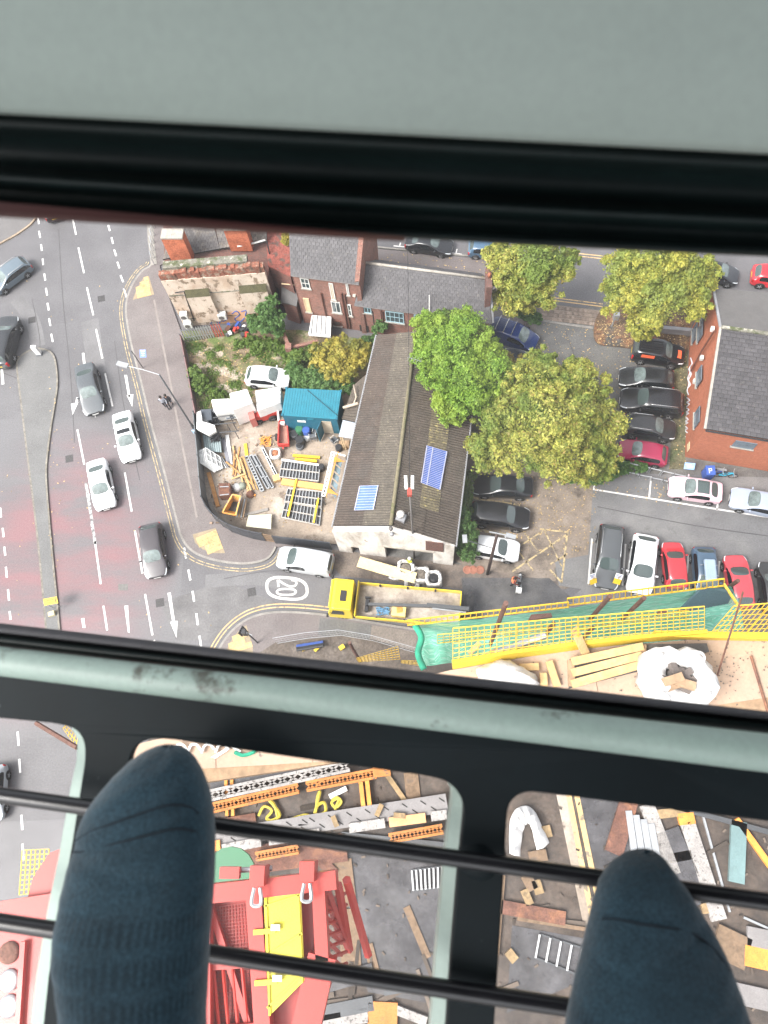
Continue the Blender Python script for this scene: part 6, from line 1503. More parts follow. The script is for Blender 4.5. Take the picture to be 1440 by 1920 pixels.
for k in range(4): q.beam(P(478+1*k, 738+8*k, 2.36), P(526, 731+8*k, 2.36), .07, .04)
q.build('body_slats', mat('grey_slat', (0.35, 0.34, 0.33), 0.6), t)
q = MB().prism([(p.x, p.y) for p in PL([(473, 770), (519, 757), (522, 770), (478, 784)], 1.3)], .45, 1.3); o = q.build('red_side', REDP, t); mo = o.modifiers.new('b', 'BEVEL'); mo.width = .1; mo.segments = 2
for x, y in ((485, 790), (512, 784)):
    tm, qm = wheel_mesh(.36); wp = thing('wheel', None, None); wp.parent = t; wp.location = P(x, y, .49)-t.location; wp.rotation_euler = (0, 0, .25)
    tm.build('tyre', TYRE, wp, local=True, smooth=True); qm.build('rim', GREYP, wp, local=True)
q = MB().prism([(p.x, p.y) for p in PL([(464, 772), (474, 768), (478, 784), (468, 788)], 1.7)], .45, 1.7); q.build('cab', mat('faded_red', (0.45, 0.14, 0.12), 0.5), t)
# grey pallet truck / trailer frames between
t = thing('flat_trailer', 'grey flat trailer with upright tube frames left of the red truck', 'trailer', P(435, 785, .13))
q = MB().slab(PL([(420, 771), (452, 768), (453, 779), (424, 785)], .9), (0, 0, -.12)); q.build('deck', mat('grey_sheet', (0.22, 0.25, 0.29), 0.6, var=0.15), t)
for pts in ([(400, 783), (438, 778)], [(401, 796), (442, 792)], [(412, 811), (448, 808)]):
    MB().tube([P(*pts[0], 1.5), P(*pts[1], 1.5)], .045, 6).build('rail', STEEL_D, t)
for x, y in ((401, 783), (402, 796), (431, 780), (437, 793), (425, 795), (412, 810), (440, 808)): q = MB().tube([P(x, y, 1.5), up(P(x, y, 1.5), -1.35)], .035, 5); q.build('upright', STEEL_D, t)
q = MB().lathe(P(461, 772, .5), [(.3, 0), (.34, .5), (.3, 1.0), (.1, 1.05)], 14); single(q, 'water_butt', mat('blue_grey_drum', (0.2, 0.24, 0.3), 0.5), 'blue grey drum between the trailer and the red truck', 'barrel')
# black skip like frame and white panel in corner
t = thing('dark_container', 'open dark steel box behind the white panel in the yard corner', 'container', P(400, 778, .13))
q = MB().slab(PL([(376, 768), (401, 766), (424, 778), (410, 793), (378, 790)], .6), (0, 0, -.4)); q.build('floor', STEEL_D, t)
q = MB().slab(PL([(376, 768), (395, 767), (397, 787), (379, 790)], 1.4), (0, 0, -1.2)); q.build('cabinet', mat('dark_blue_grey', (0.06, 0.07, 0.085), 0.6), t)
pn = PL([(369, 773), (376, 770), (379, 790), (402, 797), (405, 808), (392, 816), (368, 804)], 1.7)
t = thing('white_body_panel', 'large white angular vehicle body shell in the left corner of the yard', 'vehicle body', P(385, 800, .13)); q = MB().slab(pn, (0, 0, -.25)); q.build('shell', WHITEP, t); q = MB().slab([p_+Vector((.1, .1, -.26)) for p_ in pn[:1]+pn[-3:]], (0, 0, -1.2)); q.build('support', STEEL_D, t)
# red open trailer
t = thing('red_trailer', 'long narrow red open trailer left of the cabin front', 'trailer', P(527, 815, .13))
a0, a1, a2, a3 = PL([(523, 789), (538, 788), (541, 832), (521, 833)], .95)
q = MB().slab([p_+Vector((0, 0, -.45)) for p_ in (a0, a3, a2, a1)], (0, 0, -.06)); q.build('floor', mat('faded_pink_floor', (0.32, 0.17, 0.13), 0.8, var=0.2, vs=3), t)
for a, b in ((a0, a1), (a1, a2), (a2, a3), (a3, a0)): MB().beam(a+Vector((0, 0, -.2)), b+Vector((0, 0, -.2)), .10, .42).build('side', REDP, t); MB().beam(a, b, .07, .07).build('rail', REDP, t)
MB().beam(P(530, 833, .5), P(531, 842, .4), .12, .1).build('drawbar', REDP, t); MB().tube([P(523, 789, .8), P(521, 770, 1.2)], .09, 6).build('white_pole', WHITEP, t)
for s in (519, 542): q = MB().lathe(P(s, 820, .4), [(.12, -.09), (.3, -.09), (.3, .09), (.12, .09)], 12, Matrix.Rotation(R(90), 3, 'Y')); q.build('wheel', TYRE, t)
MB().box(P(528, 794, .75), (.5, .25, .3)).build('toolbox', WHITEP, t)
bag('bulk_bag', 'round white bulk bag of broken bricks below the red trailer', P(518, 854, .13), .42, .55, mat('brick_bits', (0.3, 0.12, 0.06), 0.9, var=0.4, vs=8), None, 8)

# ---- yard: stacked materials -----------------------------------------------------------------
def plank(x0, y0, x1, y1, wd, th, m, lab, z=.13, z1=None, group='timber lengths strewn in the yard', nm='timber', cat='timber'):
    return single(MB().beam(P(x0, y0, z+th/2), P(x1, y1, (z if z1 is None else z1)+th/2), wd, th), nm, m, lab, cat, group)
TLS = ['steep yellow timber crossing over the top of the splayed pile', 'short upright orange timber at the top left tip of the splayed pile', 'long yellow timber through the middle of the splayed pile', 'long orange timber just left of the one against the ladder beam', 'short steep timber wedged in the heart of the splayed pile', 'rightmost timber of the pile, lying along the ladder like beam', 'timber slanting from upper left to lower right across the pile', 'crosswise orange timber near the lower end of the splayed pile', 'short stub of timber at the lowest end of the splayed pile', 'near vertical timber on the left side of the splayed pile', 'short orange timber under the left part of the splayed pile', 'thin timber beside the near vertical one in the pile']
for i, a in enumerate([(449, 838, 441, 893, .12), (437, 836, 441, 862, .10), (449, 858, 470, 920, .14), (456, 856, 477, 918, .13), (453, 856, 461, 895, .12), (462, 860, 483, 918, .12), (424, 866, 473, 908, .12), (434, 898, 461, 888, .13), (458, 895, 466, 922, .13), (440, 845, 437, 890, .1), (447, 870, 455, 905, .11), (443, 852, 452, 880, .1)]):
    plank(*a, .09, TIMB if i % 3 else TIMB2, TLS[i], .13+.09*(i % 4))
plank(460, 832, 463, 856, .24, .1, YELLOW, 'short bright yellow board at the top of the timber pile', group=None)
plank(426, 816, 433, 871, .28, .12, WHITEP, 'long white plank standing apart left of the timber pile', group=None)
plank(418, 822, 430, 874, .3, .14, mat('grey_beam', (0.18, 0.18, 0.2), 0.7), 'grey plank beside the long white plank', group=None)
plank(391, 886, 409, 950, .30, .12, TIMB2, 'thick orange timber baulk along the left hoarding', group=None)
def perf(x0, y0, x1, y1, wd, lab, m=None, holes=12, z=.13, group='aluminium beams lying in the yard'):
    a, b = P(x0, y0, z), P(x1, y1, z); t = thing('beam', lab, 'beam', (a+b)/2, 0, group)
    d = (b-a).normalized(); sd = Vector((-d.y, d.x, 0)); H = Vector((0, 0, .2))
    for s in (-1, 1): MB().beam(a+H+sd*s*wd*.4, b+H+sd*s*wd*.4, wd*.22, .1).build('flange', m or STEEL, t)
    q = MB(); q.beam(a+Vector((0, 0, .1)), b+Vector((0, 0, .1)), wd*.6, .05); q.build('web', STEEL_D, t)
    q = MB()
    for i in range(holes+1): p_ = a.lerp(b, i/holes)+H; q.beam(p_-sd*wd*.4, p_+sd*wd*.4, .10, .05)
    q.build('rungs', m or STEEL, t)
perf(463, 858, 493, 922, .30, 'ladder like beam next to the yellow timbers'); perf(471, 856, 504, 917, .26, 'plain grey beam right of the ladder like beam', holes=3)
perf(478, 856, 512, 916, .24, 'third grey beam, rightmost of the parallel bundle', holes=3, group=None); perf(493, 842, 519, 893, .22, 'single pale beam lying apart below the bulk bag', WHITEP, 3, group=None)
single(MB().box(P(519, 897, .35), (.55, .5, .4), Matrix.Rotation(.3, 3, 'Z')), 'timber_block', TIMB, 'pale block at the foot of the single pale beam', 'block')
# formwork panels
def panel(px, rows, cols, lab, z, skew=None):
    a, b, c, d = PL(px, z); t = thing('formwork_panel', lab, 'formwork panel', (a+b+c+d)/4, 0, 'formwork panels in the yard')
    MB().slab([p_+Vector((0, 0, -.06)) for p_ in (a, b, c, d)], (0, 0, -.05)).build('face', mat('dark_ply', (0.055, 0.055, 0.058), 0.8, var=0.2, vs=3), t)
    for i in range(rows+1): v = i/rows; MB().beam(a.lerp(d, v), b.lerp(c, v), .08, .10).build('rail', mat('formwork_rail', (0.36, 0.33, 0.30), 0.65, var=0.2, vs=4), t)
    q = MB()
    for i in range(cols+1): u = i/cols; q.beam(a.lerp(b, u), d.lerp(c, u), .055, .09)
    q.build('ribs', STEEL, t); return t
for k in range(3): panel([(529+k*.3, 866-k), (600, 873-k), (597, 904-k), (524, 896-k)], 2, 12, 'grey ribbed formwork panel in the upper stack, layer %s' % ('at the bottom', 'in the middle', 'on top')[k], .25+.13*k)
panel([(542, 914), (606, 921), (599, 985), (528, 970)], 4, 11, 'large grey ribbed formwork panel lying below the orange beam', .3)
panel([(540, 916), (604, 922), (602, 950), (534, 940)], 2, 11, 'narrower formwork panel lying on the upper half of the large panel', .42)
single(MB().beam(P(528, 903, .45), P(606, 914, .45), .5, .18), 'orange_beam', mat('orange_plate', (0.62, 0.32, 0.10), 0.6, var=0.15, vs=3), 'wide orange plate beam between the two formwork stacks', 'beam')
single(MB().beam(P(556, 898, .62), P(540, 968, .55), .14, .1), 'yellow_waler', YELLOW, 'long yellow bar lying across the left of the formwork', 'bar', 'yellow bars on the formwork')
single(MB().beam(P(597, 934, .6), P(588, 980, .5), .14, .1), 'yellow_waler', YELLOW, 'shorter yellow bar on the right edge of the formwork', 'bar', 'yellow bars on the formwork')
for k, (y, lab) in enumerate(((855, 'upper yellow girder above the formwork stack'), (862, 'lower yellow girder above the formwork stack'), (868, 'short yellow girder touching the formwork stack'))):
    single(MB().beam(P(549+4*k, y-1, .3), P(600-6*k, y+3, .3), .2, .16), 'yellow_girder', YELLOW, lab, 'girder', 'yellow girders')
single(MB().beam(P(528, 862, .7), P(598, 872, .7), .14, .1), 'white_rail', WHITEP, 'white rail on the top edge of the upper formwork stack', 'rail')
# rack leaning along the shed wall
t = thing('storage_rack', 'white ladder framed rack holding glassy panels along the shed wall', 'rack', P(620, 900, .13))
f0, f1 = P(622, 848, 1.9), P(604, 930, 1.9); g0, g1 = P(648, 855, 1.9), P(632, 945, 1.9)
for a, b in ((f0, f1), (f0+Vector((.22, 0, 0)), f1+Vector((.22, 0, 0)))): MB().beam(a, b, .1, .1).build('rail', WHITEP, t)
for i in range(15): p_ = f0.lerp(f1, i/14); MB().beam(p_, p_+Vector((.22, 0, 0)), .07, .07).build('rung', WHITEP, t)
for p_ in (f0, f1, g0, g1): MB().tube([p_, Vector((p_.x, p_.y, .13))], .05, 6).build('leg', STEEL_D, t)
MB().beam(f0, g0, .1, .1).build('crossbar', WHITEP, t); MB().beam(f0+Vector((.5, 0, .02)), f1+Vector((.3, 0, .02)), .08, .08).build('orange_rail', ORANGE, t)
GLS = mat('glassy_sheet', (0.14, 0.19, 0.21), 0.15, 0.3, var=0.3, vs=1.5)
for i in range(5):
    u0, u1 = .12+.16*i, .24+.16*i; o = Vector((.45, 0, -.2)); MB().slab([f0.lerp(f1, u0)+o, f0.lerp(f1, u1)+o, g0.lerp(g1, u1)+Vector((-.2, 0, .0)), g0.lerp(g1, u0)+Vector((-.2, 0, 0))], (0, 0, -.05)).build('glass_sheet', GLS, t)
for y in (.1, .8): MB().slab([f0.lerp(f1, y)+Vector((.3, 0, .05)), g0.lerp(g1, y+.02), f0.lerp(f1, y+.13)+Vector((.3, 0, .05))], (0, 0, -.04)).build('gusset', ORANGE, t)
# grey sheets and white frames at left
t = thing('sheet_stack', 'stack of wavy grey green sheets along the left yard fence', 'sheets', P(398, 833, .13)); q = MB()
for k in range(4): q.slab([P(381-k*.5, 813, .3+.1*k), P(413, 816, .3+.1*k), P(416, 848, .3+.1*k), P(384, 846, .3+.1*k)], (0, 0, -.04))
q.build('stack', mat('grey_green_sheet', (0.20, 0.25, 0.26), 0.6, var=0.25, vs=2, cos=(4, .6, 1)), t)
for i in range(8): u = (i+.5)/8; MB().beam(P(381, 813, .62).lerp(P(413, 816, .62), u), P(384, 846, .62).lerp(P(416, 848, .62), u), .09, .05).build('ridge', mat('pale_ridge', (0.27, 0.33, 0.34), 0.6), t)
t = thing('white_frame_stack', 'leaning stack of white frames at the left yard fence', 'frames', P(390, 870, .13))
for k in range(5):
    q = MB(); o = Vector((.12*k, .06*k, .0)); a, b, c, d = [p_+o for p_ in (P(373, 845, 1.2), P(376, 868, 1.2), P(405, 884, .5), P(400, 862, .5))]
    for p_, r_ in ((a, b), (b, c), (c, d), (d, a), (a.lerp(b, .5), d.lerp(c, .5)), (a.lerp(d, .33), b.lerp(c, .33)), (a.lerp(d, .66), b.lerp(c, .66))): q.beam(p_, r_, .07, .05)
    q.build('frame', WHITEP, t)
single(MB().slab([P(372, 866, 1.1), P(376, 848, 1.25), P(406, 880, .6), P(402, 886, .5)], (0, 0, -.05)), 'white_sheet', WHITEP, 'white sheet on the outer side of the leaning white frames', 'sheet')
for i in range(6): plank(400+3*i, 856, 408+4*i, 878, .05, .05, STEEL if i % 2 else WHITEP, 'thin pole in the bundle beside the white frames', .3, group='thin poles', nm='pole', cat='pole')
q = MB(); g = random.Random(4); c = P(404, 822, .8)
for i in range(8): q.tube(crom([c+Vector((g.uniform(-.4, .4), g.uniform(-.4, .4), g.uniform(0, .25))) for _ in range(4)], 3), .06, 5)
single(q, 'black_netting', BLACKP, 'heap of black netting on top of the grey sheets', 'netting')
# brown cabinet, yellow skip, rubbish
t = thing('rusty_tank', 'rusty brown steel box by the left hoarding', 'tank', P(421, 920, .13)); a, b, c, d = PL([(410, 906), (431, 906), (432, 928), (410, 930)], 1.0); q = MB().prism([(p_.x, p_.y) for p_ in (a, b, c, d)], .13, 1.0); q.build('box', RUST, t)
for v in (.3, .95): MB().beam(a.lerp(d, v)+Vector((.1, 0, .03)), b.lerp(c, v)+Vector((-.1, 0, .03)), .07, .05).build('strap', STEEL, t)
for i in range(6): u = (i+.5)/6; MB().beam(a.lerp(b, u)+Vector((0, 0, .012)), d.lerp(c, u)+Vector((0, 0, .012)), .05, .03).build('seam', RUST, t)
t = thing('yellow_skip', 'tilted orange yellow skip with a dark inside at the curved hoarding', 'skip', P(435, 950, .13))
A = [P(436, 927, 1.3), P(451, 931, 1.3), P(442, 966, 1.1), P(417, 961, 1.1)]; Bm = [P(437, 940, .3), P(450, 942, .3), P(443, 960, .3), P(428, 957, .3)]
YS = mat('worn_orange_yellow', (0.60, 0.33, 0.08), 0.65, var=0.25, vs=3, col3=(0.35, 0.25, 0.18), s3=2, thr3=(0.5, 0.6))
for i in range(4): j = (i+1) % 4; MB().slab([A[i], A[j], Bm[j], Bm[i]], (0, 0, -.06)).build('side', YS, t)
MB().slab(Bm, (0, 0, -.05)).build('bottom', STEEL_D, t)
for i in range(4): MB().beam(A[i], A[(i+1) % 4], .1, .08).build('rim', ORANGE if i == 2 else YS, t)
for i in range(4): plank(453+3*i, 932+2*i, 444+4*i, 970, .09, .08, TIMB3 if i % 2 else STEEL, ('dull steel bar nearest the yellow skip', 'brown bar second from the yellow skip', 'steel bar third from the yellow skip', 'brown bar farthest right of the yellow skip')[i], .5, group='bars by the yellow skip', nm='bar', cat='bar')
plank(458, 966, 503, 955, .22, .12, mat('grey_wood', (0.24, 0.22, 0.2), 0.85), 'weathered grey timber above the pale sheet', group=None)
plank(463, 924, 479, 929, .16, .14, ORANGE, 'short orange offcut at the bottom of the timber pile', group=None)
t = thing('pale_sheet', 'pale cream sheet leaning inside the curved black hoarding', 'sheet', P(485, 980, .13)); MB().slab([P(466, 966, .5), P(509, 964, .5), P(508, 992, .9), P(461, 987, .9)], (0, 0, -.05)).build('sheet', mat('cream_sheet', (0.60, 0.58, 0.43), 0.65, var=0.06), t); MB().beam(P(466, 976, .35), P(500, 976, .35), .1, .3).build('trestle', TIMB3, t)
q = MB(); g = random.Random(9)
for i in range(60):
    c = P(g.uniform(395, 470), g.uniform(890, 985), .2) if i < 45 else P(g.uniform(480, 520), g.uniform(815, 850), .2); q.box(c, (g.uniform(.08, .3), g.uniform(.05, .15), .08), Matrix.Rotation(g.uniform(0, 3), 3, 'Z'))
q.build('scrap', mat('scrap', (0.24, 0.17, 0.12), 0.9, isl=0.6), kind='stuff', origin=(0, 0, 0))
q = MB(); c = P(497, 827, .2)
for i in range(14): q.beam(c+Vector((g.uniform(-.5, .5), g.uniform(-.5, .5), g.uniform(0, .2))), c+Vector((g.uniform(-.5, .5), g.uniform(-.5, .5), g.uniform(0, .2))), .07, .05)
single(q, 'orange_scrap', ORANGE, 'small heap of orange steel clips in the open middle of the yard', 'scrap heap')
for k, (x, y, w_) in enumerate(((445, 915, .35), (470, 928, .3), (455, 912, .3))): single(MB().lathe(P(x, y, .13), [(w_, 0), (w_*1.1, .15), (w_*.6, .35), (.02, .38)], 9), 'rubbish_sack', (BAG, RUST, mat('green_grey_sack', (0.2, 0.22, 0.18), 0.8))[k], ('white rubbish sack at the lower end of the timber pile', 'rusty heap of clamps right of the skip', 'grey green sack among the timber ends')[k], 'sack', smooth=True)

# ---- fences ---------------------------------------------------------------------------------
def fence(name, lab, px, z0, h, m, post=None, th=.06, cat='fence', n_=None, part='panel', lean=0.0):
    pts = PL(px, z0); t = thing(name, lab, cat, pts[len(pts)//2])
    for i in range(len(pts)-1):
        a, b = pts[i], pts[i+1]; d = (b-a).normalized(); a2, b2 = a+d*.03, b-d*.03
        MB().beam(a2+Vector((0, 0, h/2)), b2+Vector((0, 0, h/2)), th, h).build(part, m, t)
    for p_ in pts: MB().beam(p_, up(p_, h+.05), .09, .09, (0, 1, 0)).build('post', post or STEEL_D, t)
    return t
curve = [(388, 945), (396, 962), (407, 976), (420, 987), (436, 997), (455, 1004), (476, 1010), (498, 1014)]
t = fence('hoarding', 'curved black hoarding round the yard corner', curve, .13, 1.75, BLACKPAINT)
for i in range(len(curve)-1): a, b = P(*curve[i], .13), P(*curve[i+1], .13); MB().beam(up(a, .9), up(b, .9), .09, .05).build('mid_rail', STEEL_D, t)
q = MB().ribbon(off(PL(curve, .08), .25), .25, .12); q.build('hoarding_kerb', KERB, kind='structure', origin=(0, 0, 0))
t = thing('mesh_gate', 'narrow rusty mesh gate between the curved hoarding and the black gate', 'gate', P(508, 1014, .13)); a, b = P(499, 1014, .13), P(516, 1017, .13)
for i in range(9): p_ = a.lerp(b, i/8); MB().tube([p_, up(p_, 1.6)], .02, 4).build('bar', TIMB3, t)
for z in (.2, .7, 1.2, 1.6): MB().tube([up(a, z), up(b, z)], .02, 4).build('rail', TIMB3, t)
fence('yard_gate', 'straight black steel gate of three panels left of the white gable', [(518, 1018), (556, 1022), (592, 1026), (622, 1030)], .13, 1.6, BLACKPAINT, cat='gate')
fence('yard_fence', 'grey slatted fence along the pavement side of the yard', [(373, 790), (377, 830), (381, 870), (384, 910), (388, 945)], .13, 1.7, mat('grey_fence', (0.13, 0.14, 0.145), 0.7, var=0.2, vs=3))
fence('plot_fence', 'low pinkish brown fence along the pavement side of the weedy plot', [(344, 640), (352, 680), (360, 720), (367, 760), (373, 790)], .13, 1.0, mat('pink_brown_fence', (0.20, 0.11, 0.11), 0.8, var=0.2, vs=3))
t = thing('palisade_fence', 'steel palisade fence with red pales at its right end before the cream wall', 'fence', P(385, 635, .13))
a, b = P(350, 641, .13), P(420, 631, .13); RP = mat('red_oxide', (0.35, 0.06, 0.045), 0.7, var=0.2); n = 16
for i in range(n):
    p_ = a.lerp(b, i/(n-1)); q = MB(); q.slab([p_+Vector((-.05, 0, .05)), p_+Vector((.05, 0, .05)), p_+Vector((.05, 0, 1.75)), p_+Vector((0, 0, 1.9)), p_+Vector((-.05, 0, 1.75))], (0, .03, 0)); o = q.build('pale', RP if i > 11 else STEEL, t)
    if i == 12: o['label'] = 'red pale'
for z in (.5, 1.5): MB().beam(up(a, z)+Vector((0, .06, 0)), up(b, z)+Vector((0, .06, 0)), .05, .05).build('rail', STEEL, t)
# dumped things on the plot
c = P(448, 624, .13); t = thing('rubbish_heap', 'heap of dumped red and black rubbish against the cream wall', 'rubbish', c); g = random.Random(12)
for i in range(16): q = MB().box(c+Vector((g.uniform(-.9, .9), g.uniform(-.6, .6), g.uniform(.1, .5))), (g.uniform(.2, .5), g.uniform(.2, .4), g.uniform(.15, .4)), Matrix.Rotation(g.uniform(0, 3), 3, 'Z') @ Matrix.Rotation(g.uniform(-.5, .5), 3, 'X')); q.build('item', (REDP, BLACKP, GREYP, BLUEP, WHITEP, RUST, BLACKP)[i % 7], t)
for s, lab in ((0, 'left of a pair of tied black rubbish bags by the old wall'), (1, 'right of a pair of tied black rubbish bags by the old wall')):
    c = P(516+8*s, 656+s, .13); q = MB().lathe(c, [(.22, 0), (.34, .15), (.33, .35), (.15, .55), (.04, .6), (.07, .72)], 10); single(q, 'rubbish_bag', BLACKP, lab, 'rubbish bag', 'black rubbish bags', True)
t = thing('sheet_pile', 'stack of white insulated panels behind the brick house', 'panels', P(602, 625, .13))
for k in range(5):
    a, b, c, d = [p_+Vector((random.uniform(-.05, .05), random.uniform(-.05, .05), 0)) for p_ in PL([(585, 590), (622, 594), (619, 630), (579, 626)], .4+.28*k)]
    MB().prism([(p_.x, p_.y) for p_ in (a, b, c, d)], .15+.28*k, .40+.28*k).build('panel', WHITEP, t)
for k in range(4): MB().beam(P(587+8*k, 592, 1.56), P(583+9*k, 627, 1.56), .05, .03).build('seam', GREYP, t)
# ================================================================ building site below the crane
ZD = 44.0
PLYW = mat('deck_plywood', (0.40, 0.285, 0.205), 0.8, var=0.1, vs=2.0, fine=0.07, fs=25, col2=(0.40, 0.285, 0.21), s2=0.8, col3=(0.17, 0.14, 0.12), s3=4.5, thr3=(0.66, 0.70), isl=0.06)
SOIL = mat('site_soil', (0.085, 0.068, 0.055), 0.9, var=0.3, vs=0.8, fine=0.3, fs=6, col2=(0.12, 0.10, 0.085), s2=0.5, bump=0.4)
SLABM = mat('wet_slab', (0.070, 0.067, 0.070), 0.3, var=0.4, vs=1.5, fine=0.15, fs=8, col2=(0.05, 0.047, 0.048), s2=0.5, thr=(0.42, 0.6), rvar=0.2)
SLABB = mat('dusty_slab', (0.074, 0.054, 0.041), 0.6, var=0.4, vs=1.6, fine=0.22, fs=8, col2=(0.045, 0.034, 0.027), s2=0.5, thr=(0.42, 0.6), col3=(0.115, 0.092, 0.076), s3=0.9, thr3=(0.60, 0.72), rvar=0.25, bump=0.2)
PERF_O = mat('orange_soldier', (0.40, 0.15, 0.035), 0.75, var=0.25, vs=2, fine=0.15, col3=(0.12, 0.08, 0.05), s3=4, thr3=(0.58, 0.66))
PERF_W = mat('speckled_pale_beam', (0.28, 0.26, 0.245), 0.8, var=0.2, vs=2, fine=0.2, col3=(0.12, 0.11, 0.10), s3=9, thr3=(0.56, 0.62))
PLATEG = mat('grey_slotted_plate', (0.185, 0.172, 0.168), 0.6, var=0.15, vs=1.5, fine=0.12)
YMESH = mat('yellow_mesh', (0.68, 0.43, 0.03), 0.55, var=0.12, vs=2)
def clip_convex(poly, clip):
    out = [Vector((p[0], p[1])) for p in poly]; n = len(clip)
    for i in range(n):
        a, b = clip[i], clip[(i+1) % n]; e = Vector((b[0]-a[0], b[1]-a[1])); src = out; out = []
        if not src: return []
        f = lambda p: e.x*(p.y-a[1])-e.y*(p.x-a[0])
        for k in range(len(src)):
            p, q = src[k], src[(k+1) % len(src)]; fp, fq = f(p), f(q)
            if fp >= 0: out.append(p)
            if (fp >= 0) != (fq >= 0): out.append(p.lerp(q, fp/(fp-fq)))
    return out
# ---- plywood deck
dk = [(846, 1256), (1080, 1216), (1800, 1160), (1800, 1360), (960, 1408), (640, 1428), (215, 1492), (235, 1400)]
dp = [P(x, y, ZD) for x, y in dk]; dpc = [(p.x, p.y) for p in dp]
if sum(dpc[i][0]*dpc[(i+1) % len(dpc)][1]-dpc[(i+1) % len(dpc)][0]*dpc[i][1] for i in range(len(dpc))) < 0: dpc = dpc[::-1]
deck = thing('plywood_deck', 'high deck of bare plywood sheets behind the yellow mesh barrier', 'deck', sum(dp, Vector())/len(dp))
MB().prism(dpc, ZD-.28, ZD-.03).build('deck_frame', TIMB3, deck)
e = P(1440, 1190, ZD)-P(848, 1250, ZD); e.z = 0; e.normalize(); f = Vector((-e.y, e.x, 0)); o0 = P(1000, 1300, ZD)
for i in range(-8, 9):
    for j in range(-5, 6):
        c = o0+e*(i*1.22+.2)+f*(j*2.44+.6); hx, hy = .606, 1.216
        cor = [c+e*a*hx+f*b*hy for a, b in ((-1, -1), (1, -1), (1, 1), (-1, 1))]
        cl = clip_convex([(p.x, p.y) for p in cor], dpc)
        if len(cl) >= 3:
            z = ZD-.02+random.uniform(0, .006); MB().prism([(p.x, p.y) for p in cl], z-.012, z+.006).build('plywood_sheet', PLYW, deck)
# ---- yellow mesh edge protection
def mesh_panel(t, bl, br, tr, tl, nx, nz, r=.0052, m=None, rail=.009, nm='mesh_panel'):
    q = MB()
    for i in range(nx+1): u = i/nx; q.tube([bl.lerp(br, u), tl.lerp(tr, u)], r, 4, cap=False)
    for j in range(nz+1): v = j/nz; q.tube([bl.lerp(tl, v), br.lerp(tr, v)], rail if j in (0, nz) else r, 4, cap=False)
    return q.build(nm, m or YMESH, t)
t = thing('mesh_barrier', 'yellow wire mesh edge barrier with a solid toe board along the plywood deck', 'barrier', P(1080, 1210, ZD))
bz, tz = ZD+.16, ZD+1.15
xs = [(848, 1242, 1178), (968, 1222, 1167), (1084, 1206, 1157), (1204, 1193, 1147), (1322, 1184, 1137)]
for (x0, b0_, t0_), (x1, b1_, t1_) in zip(xs, xs[1:]):
    mesh_panel(t, P(x0+1, b0_, bz), P(x1-1, b1_, bz), P(x1-1, t1_, tz), P(x0+1, t0_, tz), 10, 7)
    a, b = P(x0, b0_+4, ZD+.12), P(x1, b1_+4, ZD+.12); MB().beam(a, b, .05, .20, P(x0, t0_, tz)-P(x0, b0_, bz)).build('toe_board', YELLOW, t)
t = thing('mesh_barrier', 'yellow wire mesh barrier continuing to the right edge beyond the rusty rod', 'barrier', P(1400, 1190, ZD))
for k in range(3): mesh_panel(t, P(1330+70*k, 1190-2*k, bz+.01*k), P(1398+70*k, 1188-2*k, bz), P(1445+70*k, 1131-2*k, tz), P(1376+70*k, 1136-2*k, tz), 7, 6)
MB().beam(P(1225, 1190, ZD+.1), P(1600, 1197, ZD+.1), .08, .16).build('toe_board', YELLOW, t)
# ---- outer scaffold with green netting
ZN = 41.6
sc_ = thing('netted_scaffold', 'outer scaffold draped in green debris netting with yellow ladder rails', 'scaffold', P(1080, 1170, ZN))
def netmat():
    m, tt, b = _nm('green_debris_net'); c = _co(tt, 'uv')
    base = _mix(tt, (0.08, 0.42, 0.27), (0.14, 0.50, 0.36), _map(tt, _noise(tt, _co(tt), 1.2, 5), .4, .6))
    st = _noise(tt, _co(tt, 'uv', (1.5, 16, 1)), 3, 3); base = _mix(tt, base, (0.34, 0.64, 0.52), _map(tt, st, .48, .64))
    tt.links.new(base, b.inputs['Base Color']); b.inputs['Roughness'].default_value = .8
    tt.links.new(_map(tt, _noise(tt, _co(tt, 'uv', (2, 10, 1)), 2, 3), .3, .7, .60, .9), b.inputs['Alpha']); return m
NET = netmat()
def sag(rows, n, amp, seed=0):
    """surface through rows of points; small real ripples"""
    g = random.Random(seed); q = MB(); N = []
    for r in rows:
        r = crom(r, n); N.append([p+Vector((0, 0, amp*math.sin(i*1.7+g.uniform(0, .8)))) for i, p in enumerate(r)])
    k = len(N[0]); b = 0
    for r in N: q.v += [tuple(p) for p in r]
    for j in range(len(N)-1):
        for i in range(k-1): q.f.append([j*k+i, j*k+i+1, (j+1)*k+i+1, (j+1)*k+i]); q.m.append(0)
    return q
R0 = PL([(780, 1172), (900, 1160), (1065, 1140), (1200, 1120), (1372, 1098)], ZN+.9); R1 = PL([(783, 1190), (900, 1180), (1070, 1163), (1210, 1146), (1384, 1122)], ZN+.2)
R2 = PL([(787, 1215), (905, 1206), (1085, 1192), (1225, 1176), (1392, 1150)], ZN-.1); R3 = PL([(792, 1250), (910, 1236), (1095, 1222), (1240, 1206), (1396, 1180)], ZN+.1)
sag([R0, R1, R2, R3], 10, .04).build('netting', NET, sc_, smooth=True)
NET2 = mat('green_net_gathered', (0.02, 0.27, 0.16), 0.8, var=0.3, vs=4)
MB().tube(crom(PL([(778, 1172), (790, 1195), (784, 1225), (795, 1255)], ZN+.9), 6), [.05]*19, 8).build('gathered_net', NET2, sc_, smooth=True)
